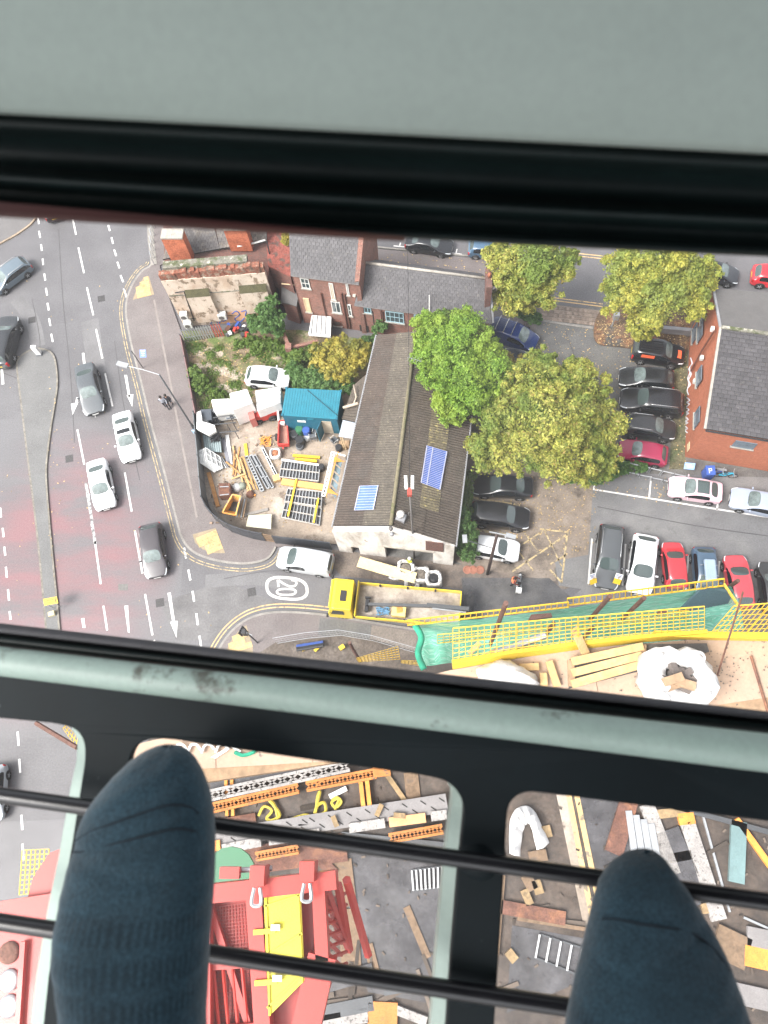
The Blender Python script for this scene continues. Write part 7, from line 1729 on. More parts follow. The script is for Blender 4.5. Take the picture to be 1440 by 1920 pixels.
def ladder(px, h, n, nm='ladder_rail', z=ZN+1.0):
    (x0, y0), (x1, y1) = px; a, b = P(x0, y0, z), P(x1, y1, z); a2, b2 = P(x0, y0-h, z+.25), P(x1, y1-h, z+.25)
    q = MB().tube([a, b], .014, 5).tube([a2, b2], .014, 5)
    for i in range(n+1): q.tube([a.lerp(b, i/n), a2.lerp(b2, i/n)], .009, 4)
    q.build(nm, YMESH, sc_)
ladder(((1064, 1135), (1358, 1098)), 13, 27); ladder(((764, 1172), (1066, 1138)), 9, 28); ladder(((1358, 1098), (1386, 1140)), 4, 5)
for k in range(2): mesh_panel(sc_, P(820+240*k, 1206-22*k, ZN), P(1052+240*k, 1184-24*k, ZN), P(1052+240*k, 1168-24*k, ZN+.8), P(820+240*k, 1190-22*k, ZN+.8), 20, 3, .006)
BROWNT = mat('rusty_scaffold_tube', (0.12, 0.06, 0.045), 0.7, var=0.3, vs=4)
for x, y, h in ((920, 1207, 2.6), (1107, 1160, 1.4), (1167, 1160, 1.3), (1090, 1200, .9), (1368, 1100, .35), (1020, 1195, 1.0)):
    b = P(x, y, ZN+.6); MB().tube([b, up(b, h)], .033, 8).build('scaffold_tube', BROWNT, sc_)
for pts in (((1205, 1150), (1150, 1200)), ((1335, 1135), (1270, 1180))): MB().tube([P(*pts[0], ZN-.3), P(*pts[1], ZN-.3)], .04, 6).build('scaffold_tube', BROWNT, sc_)
for pts in ([(990, 1163), (1036, 1156), (1033, 1149), (996, 1152)], [(1232, 1152), (1252, 1149), (1248, 1141), (1236, 1143)]): MB().slab(PL(pts, ZN+1.1), (0, 0, -.08)).build('base_plate', BROWNT, sc_)
q = MB()
for k in range(16): q.tube([P(1320+3.4*k, 1100+.6*k, ZN+1.0), P(1272+6*k, 1148-1.2*k, ZN+.5)], .03, 4)
q.build('net_pleats', mat('blue_grey_netting', (0.06, 0.11, 0.13), 0.8), sc_)
MB().slab(PL([(790, 1250), (1400, 1185), (1500, 1215), (860, 1290)], ZN-1.0), (0, 0, -.15)).build('lower_boards', SLABB, sc_)
MB().tube([P(930, 1225, ZD-.2), P(1025, 1190, ZD+.1)], .05, 8).build('pale_tube', STEEL, sc_)
# clutter between scaffold and deck
single(MB().beam(P(1077, 1180, ZD+.5), P(1098, 1226, ZD+.12), .10, .04), 'timber_prop', TIMB, 'short timber leaning on the yellow mesh of the deck', 'timber')
# ---- things on the deck
def heap(name, lab, cat, px, z, h, m, seed=1, n=9, sharp=.5):
    g = random.Random(seed); pts = PL(px, z); c = sum(pts, Vector())/len(pts); q = MB(); rings = 7; k = len(crom(pts, 4, True))
    for j in range(rings):
        v = j/(rings-1)
        for i, p in enumerate(crom(pts, 4, True)):
            f = (1-v)**.8; a = i*2*math.pi/k
            q.v.append(tuple(c+(p-c)*f*(1+.07*math.sin(5*a+j*.9)+.04*math.sin(11*a))+Vector((0, 0, h*(1-(1-v)**2)+.03*math.sin(7*a+j)*(1-v)))))
    for j in range(rings-1):
        for i in range(k): q.f.append([j*k+i, j*k+(i+1) % k, (j+1)*k+(i+1) % k, (j+1)*k+i]); q.m.append(0)
    q.f.append([(rings-1)*k+i for i in range(k)]); q.m.append(0)
    return single(q, name, m, lab, cat, None, True)
heap('white_sheeting', 'white sheeting heaped in a peak at the left end of the plywood deck', 'sheeting', [(893, 1262), (920, 1240), (955, 1238), (990, 1258), (1015, 1285), (960, 1300), (905, 1290)], ZD+.02, .38, BAG, 2)
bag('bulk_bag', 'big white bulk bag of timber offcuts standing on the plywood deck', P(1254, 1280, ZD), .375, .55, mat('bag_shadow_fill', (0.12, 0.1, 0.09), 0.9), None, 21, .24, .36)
for k, (x, y, a) in enumerate(((1255, 1294, .35), (1284, 1288, -.3), (1262, 1280, .3))): single(MB().box(P(x, y-6, ZD+.54+.03*k), (.24, .10, .07), Matrix.Rotation(a, 3, 'Z')), 'timber_offcut', TIMB3, ('lower left brown timber offcut in the mouth of the big bag', 'right hand tilted timber offcut in the mouth of the big bag', 'topmost brown timber offcut in the mouth of the big bag')[k], 'offcut', 'offcuts in the bulk bag')
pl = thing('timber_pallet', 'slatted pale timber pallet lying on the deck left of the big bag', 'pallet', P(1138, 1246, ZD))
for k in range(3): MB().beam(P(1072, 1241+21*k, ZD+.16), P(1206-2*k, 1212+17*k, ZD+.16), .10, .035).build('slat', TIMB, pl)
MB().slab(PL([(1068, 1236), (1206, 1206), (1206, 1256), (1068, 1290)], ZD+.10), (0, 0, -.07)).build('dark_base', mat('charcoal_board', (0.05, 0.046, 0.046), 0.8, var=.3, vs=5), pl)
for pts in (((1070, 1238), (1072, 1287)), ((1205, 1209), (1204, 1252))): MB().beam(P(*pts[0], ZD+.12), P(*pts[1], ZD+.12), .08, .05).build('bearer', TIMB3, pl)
single(MB().slab(PL([(1212, 1208), (1325, 1206), (1330, 1222), (1216, 1226)], ZD+.06), (0, 0, -.04)), 'dark_board', mat('dark_speckled_board', (0.075, 0.07, 0.068), 0.7, var=.3, vs=8), 'dark speckled board lying behind the big white bag', 'board')
for k, (x0, y0, x1, y1, lab) in enumerate(((1029, 1240, 1045, 1288, 'pale upright plank left of the slatted pallet'), (974, 1252, 1010, 1250, 'short pale block above the two upright planks'), (1018, 1262, 1020, 1288, 'short upright plank beside the longer upright one'))): single(MB().beam(P(x0, y0, ZD+.05), P(x1, y1, ZD+.05), .09, .05), 'plank', TIMB, lab, 'plank')
single(MB().tube([P(1345, 1266, ZD+.03), P(1393, 1110, ZD+1.6)], .012, 5), 'rusty_rod', RUST, 'long thin rusty rod leaning across the yellow mesh at the right', 'rod')
single(MB().tube([P(1408, 1230, ZD+.03), P(1440, 1335, ZD+.03)], .018, 5), 'rusty_bar', RUST, 'rusty bar lying on the plywood at the right edge', 'bar')
q = MB(); g = random.Random(33)
for i in range(220):
    x, y = g.gauss(1350, 45), g.gauss(1240, 28)
    if i > 120: x, y = g.uniform(870, 1440), g.uniform(1235, 1330)
    c = P(x, y, ZD+.012); s = g.uniform(.008, .02); q.box(c, (s, s*.7, s*.5), Matrix.Rotation(g.uniform(0, 3), 3, 'Z'))
q.build('grit', RUBBLE, kind='stuff', origin=(0, 0, 0))
for k, (x0, y0, x1, y1) in enumerate(((880, 1226, 900, 1205), (895, 1238, 935, 1218), (960, 1225, 1010, 1212))): single(MB().beam(P(x0, y0, ZD-.6), P(x1, y1, ZD-.6), .07, .06), 'offcut', TIMB, ('leftmost pale offcut seen through the yellow mesh', 'middle pale offcut seen through the yellow mesh', 'long pale offcut seen through the middle of the yellow mesh')[k], 'offcut')
heap('white_foam', 'crumpled white plastic seen through the yellow mesh', 'plastic', [(1010, 1222), (1025, 1210), (1036, 1218), (1030, 1228)], ZD-.5, .15, BAG, 5)
q = MB()
for i in range(4): q.tube(crom(PL([(326+26*i, 1412), (332+26*i, 1398), (342+26*i, 1396), (350+26*i, 1406)], ZD+.04), 4), .02, 4)
q.poly(PL([(395, 1420), (428, 1400), (432, 1404), (404, 1422)], ZD+.02)).poly(PL([(432, 1400), (437, 1398), (452, 1408), (448, 1412)], ZD+.022))
single(q, 'white_hose', WHITEP, 'white hose and marks on the plywood above the left sock', 'hose')
single(MB().tube(crom(PL([(440, 1410), (455, 1416), (475, 1410), (480, 1400), (310, 1392), (330, 1398)][:4], ZD+.03), 4), .025, 5), 'green_string', NET2, 'green cord on the plywood edge above the left sock', 'cord')

# ---- site ground by the side road
sheet('site_ground', PL([(516, 1205), (640, 1192), (700, 1199), (790, 1224), (1700, 1330), (1700, 2400), (150, 2400), (140, 1500), (300, 1370), (430, 1260)], .13), .135, SOIL)
t = thing('site_fence', 'grey steel mesh fence panels along the south pavement', 'fence', P(640, 1195, .13))
pts = PL([(521, 1207), (580, 1197), (640, 1192), (700, 1202), (785, 1226)], .13)
for a, b in zip(pts, pts[1:]): mesh_panel(t, up(a, .15), up(b, .15), up(b, 2.0), up(a, 2.0), 10, 3, .007, STEEL, .022)
t = thing('blue_rack', 'dark blue ribbed pipe bundle behind the steel site fence', 'pipes', P(580, 1212, .13))
for k in range(4): MB().tube([P(556, 1212+2.2*k, .3+.1*k), P(606, 1204+2.2*k, .3+.1*k)], .12, 8).build('pipe', BLUEP if k < 2 else BLACKP, t)
for x0, y0, x1, y1, l in ((566, 1219, 574, 1215, 'left'), (590, 1221, 598, 1213, 'right')): single(MB().beam(P(x0, y0, .4), P(x1, y1, .4), .2, .2), 'yellow_block', YELLOW, l+' yellow block below the blue pipe bundle', 'block')
t = thing('mesh_barrier', 'yellow mesh panels above the site soil near the window sill', 'barrier', P(700, 1230, 20))
mesh_panel(t, P(672, 1241, 20), P(750, 1236, 20), P(746, 1212, 21.2), P(668, 1234, 21.2), 12, 5, .014); mesh_panel(t, P(752, 1243, 20), P(800, 1250, 20), P(800, 1240, 21), P(752, 1238, 21), 7, 3, .014)
MB().tube([P(655, 1205, 20), P(675, 1240, 18)], .08, 6).build('rusty_post', BROWNT, t)
single(MB().box(P(641, 1214, .5), (.4, .3, .3), Matrix.Rotation(.6, 3, 'Z')), 'yellow_lamp', YELLOW, 'small yellow lamp box on the site soil behind the fence', 'lamp')

# ---- the lower slab seen straight down
ZS = 30.0
sl_ = [P(x, y, ZS) for x, y in ((330, 1395), (1750, 1395), (1750, 2300), (330, 2300))]
MB().prism([(p.x, p.y) for p in sl_], 0.2, ZS).build('building_frame', SLABB, None, 'raw concrete building under construction straight below the cab', 'building')
sheet('wet_slab_area', PL([(640, 1590), (838, 1570), (845, 1810), (800, 1880), (690, 1860), (660, 1750)], ZS), ZS+.006, SLABM)
sheet('grey_slab_area', PL([(1080, 1490), (1175, 1495), (1210, 1640), (1145, 1720), (1110, 1600)], ZS), ZS+.008, SLABM)
sheet('grey_strip', PL([(1043, 1490), (1063, 1490), (1110, 1740), (1096, 1745)], ZS), ZS+.010, CONC)
sheet('grey_bay', PL([(960, 1735), (1100, 1760), (1090, 1840), (950, 1900)], ZS), ZS+.012, SLABM)
q = MB(); q.strip(PL([(1066, 1490), (1118, 1760)], ZS), .15, ZS+.02); q.strip(PL([(1081, 1490), (1128, 1720)], ZS), .15, ZS+.02); q.build('double_yellow_lines', YELL_M, kind='structure', origin=(0, 0, 0))
TIMBS = mat('site_timber', (0.24, 0.165, 0.085), 0.85, var=0.25, vs=3, isl=0.12, fine=0.12, fs=12, col3=(0.14, 0.10, 0.06), s3=5, thr3=(0.58, 0.66)); TIMBB = mat('site_board', (0.165, 0.108, 0.066), 0.85, var=0.25, vs=3, fine=0.15, fs=12, col3=(0.08, 0.06, 0.045), s3=3, thr3=(0.56, 0.66)); WHITEB = mat('dull_white_bar', (0.42, 0.42, 0.42), 0.6)
TIMB_K, TIMB3_K = TIMB, TIMB3
TIMB, TIMB3 = TIMBS, TIMBB
def sb(x0, y0, x1, y1, wd, th, m, nm, lab, cat, z=ZS, group=None): return single(MB().beam(P(x0, y0, z+th/2), P(x1, y1, z+th/2), wd, th), nm, m, lab, cat, group)
def soldier(x0, y0, x1, y1, wd, m, lab, z=ZS+.3, n=14):
    a, b = P(x0, y0, z), P(x1, y1, z); d = (b-a).normalized(); s = Vector((-d.y, d.x, 0)); t = thing('formwork_beam', lab, 'beam', (a+b)/2)
    for k in (-1, 1): MB().beam(a+s*k*wd*.38, b+s*k*wd*.38, wd*.24, .2).build('flange', m, t)
    q = MB()
    for i in range(n):
        u0, u1 = i/n, (i+1)/n; q.beam(a.lerp(b, u0)-s*wd*.3, a.lerp(b, u1)+s*wd*.3, .06, .06); q.beam(a.lerp(b, u0)+s*wd*.3, a.lerp(b, u1)-s*wd*.3, .06, .06)
    q.build('lacing', m, t); return t
soldier(385, 1494, 655, 1436, .34, PERF_W, 'grey speckled lattice beam just below the plywood edge'); soldier(385, 1518, 560, 1478, .30, PERF_O, 'orange perforated beam left of the orange connector', n=12); soldier(575, 1475, 705, 1450, .30, PERF_O, 'short orange perforated beam ending at the orange connector', n=9)
soldier(480, 1606, 560, 1592, .26, PERF_O, 'short orange perforated piece behind the upper foot bar', n=6); soldier(730, 1572, 830, 1554, .28, PERF_O, 'orange perforated piece at the right below the orange block', n=7)
sb(700, 1448, 732, 1444, .3, .3, PERF_O, 'orange_connector', 'orange connector joining the beams near the mullion', 'connector', ZS+.3)
for x in (676, 688): sb(x, 1462, x+6, 1517, .12, .12, ORANGE, 'orange_post', 'orange post, %s of the pair below the orange beam' % ('left' if x == 676 else 'right'), 'post', ZS+.1)
for x in (424, 435): sb(x, 1462, x+2, 1530, .09, .1, ORANGE, 'orange_post', 'thin orange upright, %s of the pair beside the left sock' % ('left' if x == 424 else 'right'), 'post', ZS+.1)
sb(725, 1452, 764, 1508, .14, .12, TIMB, 'yellow_timber', 'yellow timber running down from the orange connector', 'timber'); sb(770, 1448, 776, 1502, .42, .05, TIMB3, 'board', 'brown board near the top right corner of the middle pane', 'board')
YS_ = mat('yellow_strap', (0.45, 0.36, 0.05), 0.7, var=.15)
for k, pts in enumerate(([(485, 1530), (495, 1512), (510, 1520), (500, 1535), (520, 1538), (515, 1510), (505, 1500), (525, 1528), (505, 1540)], [(540, 1538), (570, 1528), (590, 1528), (595, 1495), (600, 1485), (592, 1525), (610, 1522), (608, 1505), (596, 1510), (590, 1525)], [(622, 1500), (632, 1495), (640, 1504), (630, 1514), (622, 1504), (636, 1497), (628, 1518)])):
    single(MB().tube(crom(PL(pts, ZS+.15), 5), .045, 5), 'lifting_strap', YS_, ('yellow lifting strap coiled nearest the left sock', 'yellow lifting strap in the middle of the coils', 'small yellow lifting strap coil at the right')[k], 'strap', 'yellow lifting straps')
sb(618, 1494, 650, 1478, .14, .1, WHITEP, 'white_bracket', 'white bracket above the small strap coil', 'bracket')
def slotted(x0, y0, x1, y1, wd, lab, n):
    a, b = P(x0, y0, ZS+.22), P(x1, y1, ZS+.22); t = thing('slotted_plate', lab, 'plate', (a+b)/2); d = (b-a).normalized(); s = Vector((-d.y, d.x, 0))
    MB().beam(a, b, wd, .06).build('plate', PLATEG, t); q = MB()
    for i in range(n):
        c = a.lerp(b, (i+.5)/n)+s*wd*(.2 if i % 2 else -.2)+Vector((0, 0, .034)); q.beam(c-(d*.6-s*.5)*.12, c+(d*.6-s*.5)*.12, .03, .012)
    q.build('slots', DARKHOLE, t)
slotted(400, 1572, 580, 1546, .5, 'grey slotted plate partly under the upper foot bar', 12); slotted(560, 1548, 838, 1505, .5, 'long grey slotted plate reaching the right of the middle pane', 16)
for i, (x0, y0, x1, y1, m, l) in enumerate(((418, 1592, 490, 1578, PERF_W, 'first pale speckled box section from the left sock'), (505, 1576, 600, 1562, PERF_W, 'second pale speckled box section in the line'), (655, 1553, 722, 1543, PERF_W, 'third pale speckled box section in the line'), (730, 1542, 798, 1533, mat('peach_box', (0.55, 0.28, 0.13), .7, var=.15, vs=4), 'peach orange box section in the line'), (808, 1531, 838, 1527, PERF_W, 'last pale speckled box section at the right'))): sb(x0, y0, x1, y1, .26, .2, m, 'box_section', l, 'box section', ZS+.15)
sb(402, 1586, 414, 1584, .28, .2, ORANGE, 'orange_block', 'orange block beside the left sock at the upper bar', 'block', ZS+.15)
for k, (x0, y0, x1, y1, l) in enumerate(((706, 1530, 716, 1508, 'pale'), (624, 1530, 632, 1550, 'short'), (738, 1528, 760, 1530, 'flat'))): sb(x0, y0, x1, y1, .14, .08, TIMB, 'timber_offcut', l+' yellow offcut on the grey slotted plate', 'offcut', ZS+.3)
sb(640, 1612, 650, 1700, .58, .06, TIMB3, 'board', 'upper brown board along the wet slab', 'board'); sb(652, 1704, 660, 1830, .55, .05, TIMB3, 'board', 'lower brown board along the wet slab', 'board')
sb(762, 1700, 802, 1796, .2, .05, TIMB3, 'board', 'slanting narrow brown board on the wet slab', 'board'); sb(690, 1770, 705, 1830, .26, .05, TIMB3, 'board', 'short brown board at the lower part of the wet slab', 'board')
def barmat(px, n, lab):
    a, b, c, d = PL(px, ZS+.1); t = thing('bar_grid', lab, 'grid', (a+c)/2)
    for i in range(n): u = i/(n-1); MB().beam(a.lerp(b, u), d.lerp(c, u), .05, .05).build('bar', WHITEB, t)
    for p_, q_ in ((a, b), (d, c)): MB().beam(p_+Vector((0, 0, -.04)), q_+Vector((0, 0, -.04)), .05, .04).build('cross_bar', STEEL_D, t)
barmat([(772, 1632), (829, 1625), (829, 1664), (775, 1670)], 8, 'white bar grid on the wet slab in the middle pane'); barmat([(1012, 1752), (1092, 1778), (1083, 1828), (1004, 1796)], 5, 'five white bars on the slab in the right pane')
for k, (x0, y0, x1, y1, wd, m, l) in enumerate(((395, 1468, 640, 1418, .5, SLABM, 'dark wet beam tucked under the plywood edge'), (400, 1548, 480, 1534, .3, RUST, 'rusty channel left of the coiled straps'), (400, 1622, 650, 1588, .75, RUST, 'broad rust brown channel below the line of box sections'), (640, 1570, 838, 1590, .3, STEEL_D, 'dark steel edge beam above the wet slab'), (600, 1610, 628, 1640, .3, RUST, 'rusty block behind the red platform lug'), (560, 1860, 700, 1820, .4, SLABM, 'dark timber below the red platform corner'), (720, 1860, 835, 1840, .16, STEEL_D, 'thin dark beam low in the middle pane'), (1180, 1490, 1440, 1560, .14, STEEL_D, 'dark tube crossing the top of the right pane'), (1240, 1560, 1300, 1700, 1.0, SLABM, 'dark shuttering between the two pale beams'), (1150, 1600, 1180, 1500, .5, RUST, 'brown channel left of the stacked steel strips'), (940, 1700, 1060, 1722, .35, RUST, 'rusty channel above the grey bay'), (1330, 1850, 1460, 1880, .5, PLATEG, 'wide grey plank at the lower right corner'))): sb(x0, y0, x1, y1, wd, .12, m, 'site_beam', l, 'beam')
# site clutter at the foot of the middle and right panes
for x0, y0, x1, y1, wd, m, nm, l in ((575, 1905, 700, 1880, .35, STEEL_D, 'dark_beam', 'dark beam at the bottom of the middle pane'), (560, 1925, 690, 1902, .35, PERF_W, 'pale_beam', 'pale speckled beam at the bottom of the middle pane'), (735, 1890, 800, 1915, .22, PERF_W, 'pale_beam', 'pale strip beside the mullion foot'), (690, 1905, 745, 1908, .7, PERF_O, 'orange_plate', 'orange plate at the bottom of the middle pane'),
        (1212, 1508, 1262, 1640, .42, PERF_W, 'pale_beam', 'left pale speckled beam above the right sock'), (1288, 1542, 1348, 1725, .42, PERF_W, 'pale_beam', 'right pale speckled beam beside the right sock'), (1232, 1527, 1292, 1520, .24, TIMB, 'cross_timber', 'upper yellow cross timber between the pale beams'), (1252, 1610, 1296, 1602, .24, TIMB, 'cross_timber', 'middle yellow cross timber between the pale beams'), (1284, 1524, 1289, 1546, .45, ORANGE, 'orange_block', 'orange block at the top of the right pale beam'), (1315, 1702, 1328, 1700, .3, TIMB, 'cross_timber', 'short yellow block beside the right sock'),
        (985, 1640, 1000, 1668, .3, TIMB3, 'offcut', 'brown offcut below the upper bar in the right pane'), (982, 1668, 994, 1696, .22, TIMB, 'offcut', 'pale pointed offcut in the right pane'), (1004, 1650, 1012, 1676, .25, TIMB, 'offcut', 'yellow offcut at right of the brown one'), (992, 1608, 1025, 1602, .3, TIMB3, 'offcut', 'short board under the white tarpaulin'), (953, 1798, 965, 1786, .3, TIMB, 'offcut', 'pale block at the left edge of the right pane'), (942, 1640, 930, 1790, .16, TIMB3, 'edge_board', 'long brown edge board beside the mullion'), (970, 1722, 1098, 1742, .1, TIMB3, 'edge_board', 'thin board across the slab above the white bars'),
        (1022, 1548, 1028, 1570, .25, TIMB, 'offcut', 'small pale board right of the white tarpaulin'), (1385, 1540, 1380, 1655, .42, mat('teal_glass_strip', (0.13, 0.20, 0.20), .4), 'teal_strip', 'grey teal strip at the right of the right pane'), (1380, 1535, 1445, 1625, .16, ORANGE, 'orange_pole', 'orange pole slanting to the right edge'), (1340, 1760, 1402, 1790, .8, TIMB3, 'crate_board', 'brown boarded plate right of the right sock'), (1395, 1790, 1440, 1800, .5, ORANGE, 'orange_board', 'orange edged board at the right edge'), (1400, 1755, 1450, 1765, .5, PLATEG, 'grey_plate', 'grey plate at the right edge above the orange edged board')):
    sb(x0, y0, x1, y1, wd, .12, m, nm, l, nm.split('_')[-1])
sb(1318, 1530, 1368, 1710, .06, .06, STEEL, 'steel_rod', 'long steel rod lying beside the right pale beam', 'rod'); sb(1394, 1720, 1450, 1745, .06, .06, STEEL, 'steel_rod', 'short bent steel rod at the right edge', 'rod')
t = thing('steel_plates', 'four stacked grey steel strips above the right sock', 'plates', P(1200, 1560, ZS))
for k in range(4): MB().beam(P(1178+14*k, 1520+8*k, ZS+.1), P(1190+14*k, 1605+2*k, ZS+.1), .18, .1).build('strip', STEEL, t)
sag([PL([(955, 1600), (956, 1540), (972, 1514), (1000, 1518), (1030, 1580)], ZS+.1), PL([(964, 1604), (966, 1548), (978, 1524), (998, 1530), (1020, 1590)], ZS+.5), PL([(975, 1606), (980, 1562), (988, 1545), (996, 1552), (1006, 1594)], ZS+.08)], 6, .06, 3).build('tarpaulin', BAG, None, 'crumpled white tarpaulin curving across the slab in the right pane', 'tarpaulin', smooth=True)
q = MB(); g = random.Random(71)
for i in range(240):
    x, y = (g.uniform(395, 840), g.uniform(1440, 1900)) if i % 2 else (g.uniform(935, 1440), g.uniform(1500, 1900)); c = P(x, y, ZS+.03); s = g.uniform(.02, .07); q.box(c, (s*2.2, s, .03), Matrix.Rotation(g.uniform(0, 3), 3, 'Z'))
for i in range(34):
    x, y = (g.uniform(395, 640), g.uniform(1440, 1640)) if i % 3 == 0 else (g.uniform(560, 840), g.uniform(1800, 1920)) if i % 3 == 1 else (g.uniform(935, 1440), g.uniform(1500, 1900))
    L = g.uniform(.3, 1.5); q.box(P(x, y, ZS+.04), (L, g.uniform(.05, .16), .05), Matrix.Rotation(g.choice((.25, -1.3, .2))+g.gauss(0, .25), 3, 'Z'))
q.build('site_debris', mat('site_debris', (0.085, 0.066, 0.052), .9, isl=.7), kind='stuff', origin=(0, 0, 0))
TIMB, TIMB3 = TIMB_K, TIMB3_K
# lower left pane
t = thing('mesh_barrier', 'yellow mesh panel hanging over the road in the lower left pane', 'barrier', P(60, 1640, 36)); mesh_panel(t, P(36, 1678, 36), P(88, 1672, 36), P(92, 1592, 36.6), P(42, 1594, 36.6), 6, 9, .012)
single(MB().tube([P(68, 1356, 20), P(145, 1402, 22)], .10, 6), 'rusty_pole', BROWNT, 'rusty pole crossing the top of the lower left pane', 'pole')
t = thing('site_edge_fence', 'thin yellow mesh strip at the corner of the lower left pane', 'fence', P(130, 1380, 20)); mesh_panel(t, P(118, 1366, 20), P(142, 1400, 20), P(146, 1382, 20.6), P(124, 1360, 20.6), 5, 2, .02)

# ---- red crane platform
ZR_ = 44.6
CR = mat('crane_red', (0.40, 0.026, 0.016), 0.45, var=0.1, vs=3, fine=0.06, coat=.2)
CYL = mat('hatch_yellow', (0.62, 0.52, 0.015), 0.45, var=0.08, vs=3)
cp = thing('crane_platform', 'red crane platform with mesh floor and a yellow hatch below the left foot', 'crane platform', P(480, 1790, ZR_))
def rb(x0, y0, x1, y1, wd, th, z=ZR_, m=CR, nm='beam', par=cp): return MB().beam(P(x0, y0, z), P(x1, y1, z), wd, th).build(nm, m, par)
rb(330, 1682, 632, 1648, .19, .25); rb(598, 1650, 606, 1800, .14, .2); rb(606, 1790, 560, 1990, .3, .2); rb(478, 1668, 500, 1990, .17, .22); rb(385, 1690, 385, 1990, .16, .2); rb(330, 1810, 480, 1800, .12, .14, ZR_-.05); rb(392, 1690, 480, 1960, .07, .1, ZR_-.08); rb(330, 1945, 500, 1925, .12, .14, ZR_-.05)
for x0, y0, x1, y1 in ((583, 1640, 612, 1800), (612, 1668, 640, 1760), (634, 1660, 655, 1780), (612, 1668, 655, 1780), (650, 1650, 690, 1790)): MB().tube([P(x0, y0, ZR_-.3), P(x1, y1, ZR_-1.6)], .055, 6).build('mast_bracing', CR, cp)
for k in range(7):
    y = 1668+22*k; MB().tube([P(604, y, ZR_-.2), P(640, y+34, ZR_-1.2)], .028, 5).build('lattice_bar', CR, cp); MB().tube([P(604, y+24, ZR_-.2), P(650, y+6, ZR_-1.4)], .022, 5).build('lattice_bar', CR, cp)
for k in range(5): MB().tube([P(400+18*k, 1815, ZR_-.04), P(412+18*k, 1940, ZR_-.04)], .02, 5).build('lattice_bar', CR, cp)
MB().slab(PL([(330, 1690), (610, 1655), (604, 1800), (560, 1920), (540, 1990), (330, 1990)], ZR_-.16), (0, 0, -.02)).build('floor_plate', CR, cp)
q = MB(); a, b, c, d = PL([(398, 1702), (470, 1692), (480, 1800), (396, 1806)], ZR_-.11)
for k in range(2):
    if k: a, b, c, d = PL([(395, 1818), (480, 1808), (490, 1935), (392, 1945)], ZR_-.11)
    n = 13
    for i in range(n+1):
        u = i/n; q.tube([a.lerp(b, u), d.lerp(c, max(0, u-.0))], .005, 3, cap=False)
    for j in range(17): v = j/16; q.tube([a.lerp(d, v), b.lerp(c, v)], .005, 3, cap=False)
q.build('mesh_floor', mat('dark_red_mesh', (0.22, 0.03, 0.025), .6), cp)
a, b, c, d = PL([(495, 1682), (563, 1664), (571, 1838), (502, 1908)], ZR_+.10)
MB().slab([a, b, c, d], (0, 0, -.04)).build('hatch', CYL, cp); hq = cp.children[-1]
for v in (.08, .5, .92): MB().beam(a.lerp(d, v)+Z3*.012, b.lerp(c, v)+Z3*.012, .02, .02).build('hatch_rib', CYL, hq)
for u in (.06, .94): MB().beam(a.lerp(b, u)+Z3*.012, d.lerp(c, u)+Z3*.012, .02, .02).build('hatch_edge', CYL, hq)
for v in (.3, .72): p_ = a.lerp(d, v); MB().beam(p_+Vector((-.12, .0, .03)), p_+Vector((.12, .02, .03)), .05, .03).build('hinge', CYL, hq); MB().box(p_+Vector((.12, .05, .04)), (.10, .06, .03)).build('hinge_plate', STEEL, hq)
for x, y in ((487, 1640), (579, 1632)):
    p_ = P(x, y, ZR_+.15); MB().box(p_, (.16, .2, .3)).build('lug', CR, cp); MB().tube(crom([p_+Vector((-.03, -.12, .1)), p_+Vector((-.05, -.28, .1)), p_+Vector((.05, -.28, .1)), p_+Vector((.03, -.12, .1))], 4), .02, 5).build('shackle', STEEL, cp)
MB().tube([P(440, 1632, ZR_), P(510, 1628, ZR_)], .03, 6).build('wire_rope', STEEL, cp); MB().box(P(432, 1636, ZR_+.1), (.22, .12, .1)).build('clamp', CR, cp)
for x0, y0, x1, y1 in ((400, 1640, 425, 1630), (500, 1615, 580, 1610)): pass
# larger red plate in the lower left pane
MB().slab(PL([(-160, 1705), (0, 1690), (118, 1672), (130, 1690), (100, 1990), (-160, 1990)], ZR_+1.2), (0, 0, -.08)).build('side_plate', CR, cp)
MB().slab(PL([(50, 1690), (62, 1645), (92, 1600), (112, 1592), (122, 1620), (120, 1690)], ZR_+1.1), (0, 0, -.06)).build('ear_plate', CR, cp)
rb(45, 1765, 30, 1990, .05, .06, ZR_+1.24)
for y, m in ((1786, RUST), (1838, STEEL), (1886, STEEL)): MB().lathe(P(18, y, ZR_+1.2), [(.10, 0), (.10, .02), (.07, .03)], 14).build('bolt_cap', m, cp, smooth=True)
single(MB().lathe(P(432, 1640, ZS+8), [(.5, 0), (.5, .1)], 16), 'green_disc', GREENP, 'green disc beside the red platform edge', 'disc')
# ================================================================ crane cab interior
CAB_BLK = mat('cab_black_paint', (0.0030, 0.0070, 0.0090), 0.6, var=0.2, vs=14, fine=0.05, fs=120, spec=0.16, col3=(0.06, 0.07, 0.075), s3=34, thr3=(0.69, 0.73))
RUBBER = mat('window_rubber', (0.0045, 0.0095, 0.0095), 0.5, var=0.2, vs=20, fine=0.1, fs=160, spec=0.22)
RUBBER_G = mat('dusty_rubber', (0.035, 0.035, 0.04), 0.7, var=0.15, vs=20, fine=0.1, fs=160, col3=(0.12, 0.125, 0.12), s3=60, thr3=(0.70, 0.74))
GREEN_P = mat('cab_green_paint', (0.31, 0.39, 0.35), 0.5, var=0.05, vs=8, fine=0.04, fs=200)
GREEN_D = mat('cab_green_dirty', (0.24, 0.315, 0.28), 0.5, var=0.08, vs=9, fine=0.05, fs=200, col3=(0.07, 0.075, 0.06), s3=26, thr3=(0.56, 0.66))
PANEL = mat('cab_grey_green_panel', (0.275, 0.325, 0.30), 0.75, var=0.05, vs=5, fine=0.035, fs=260)
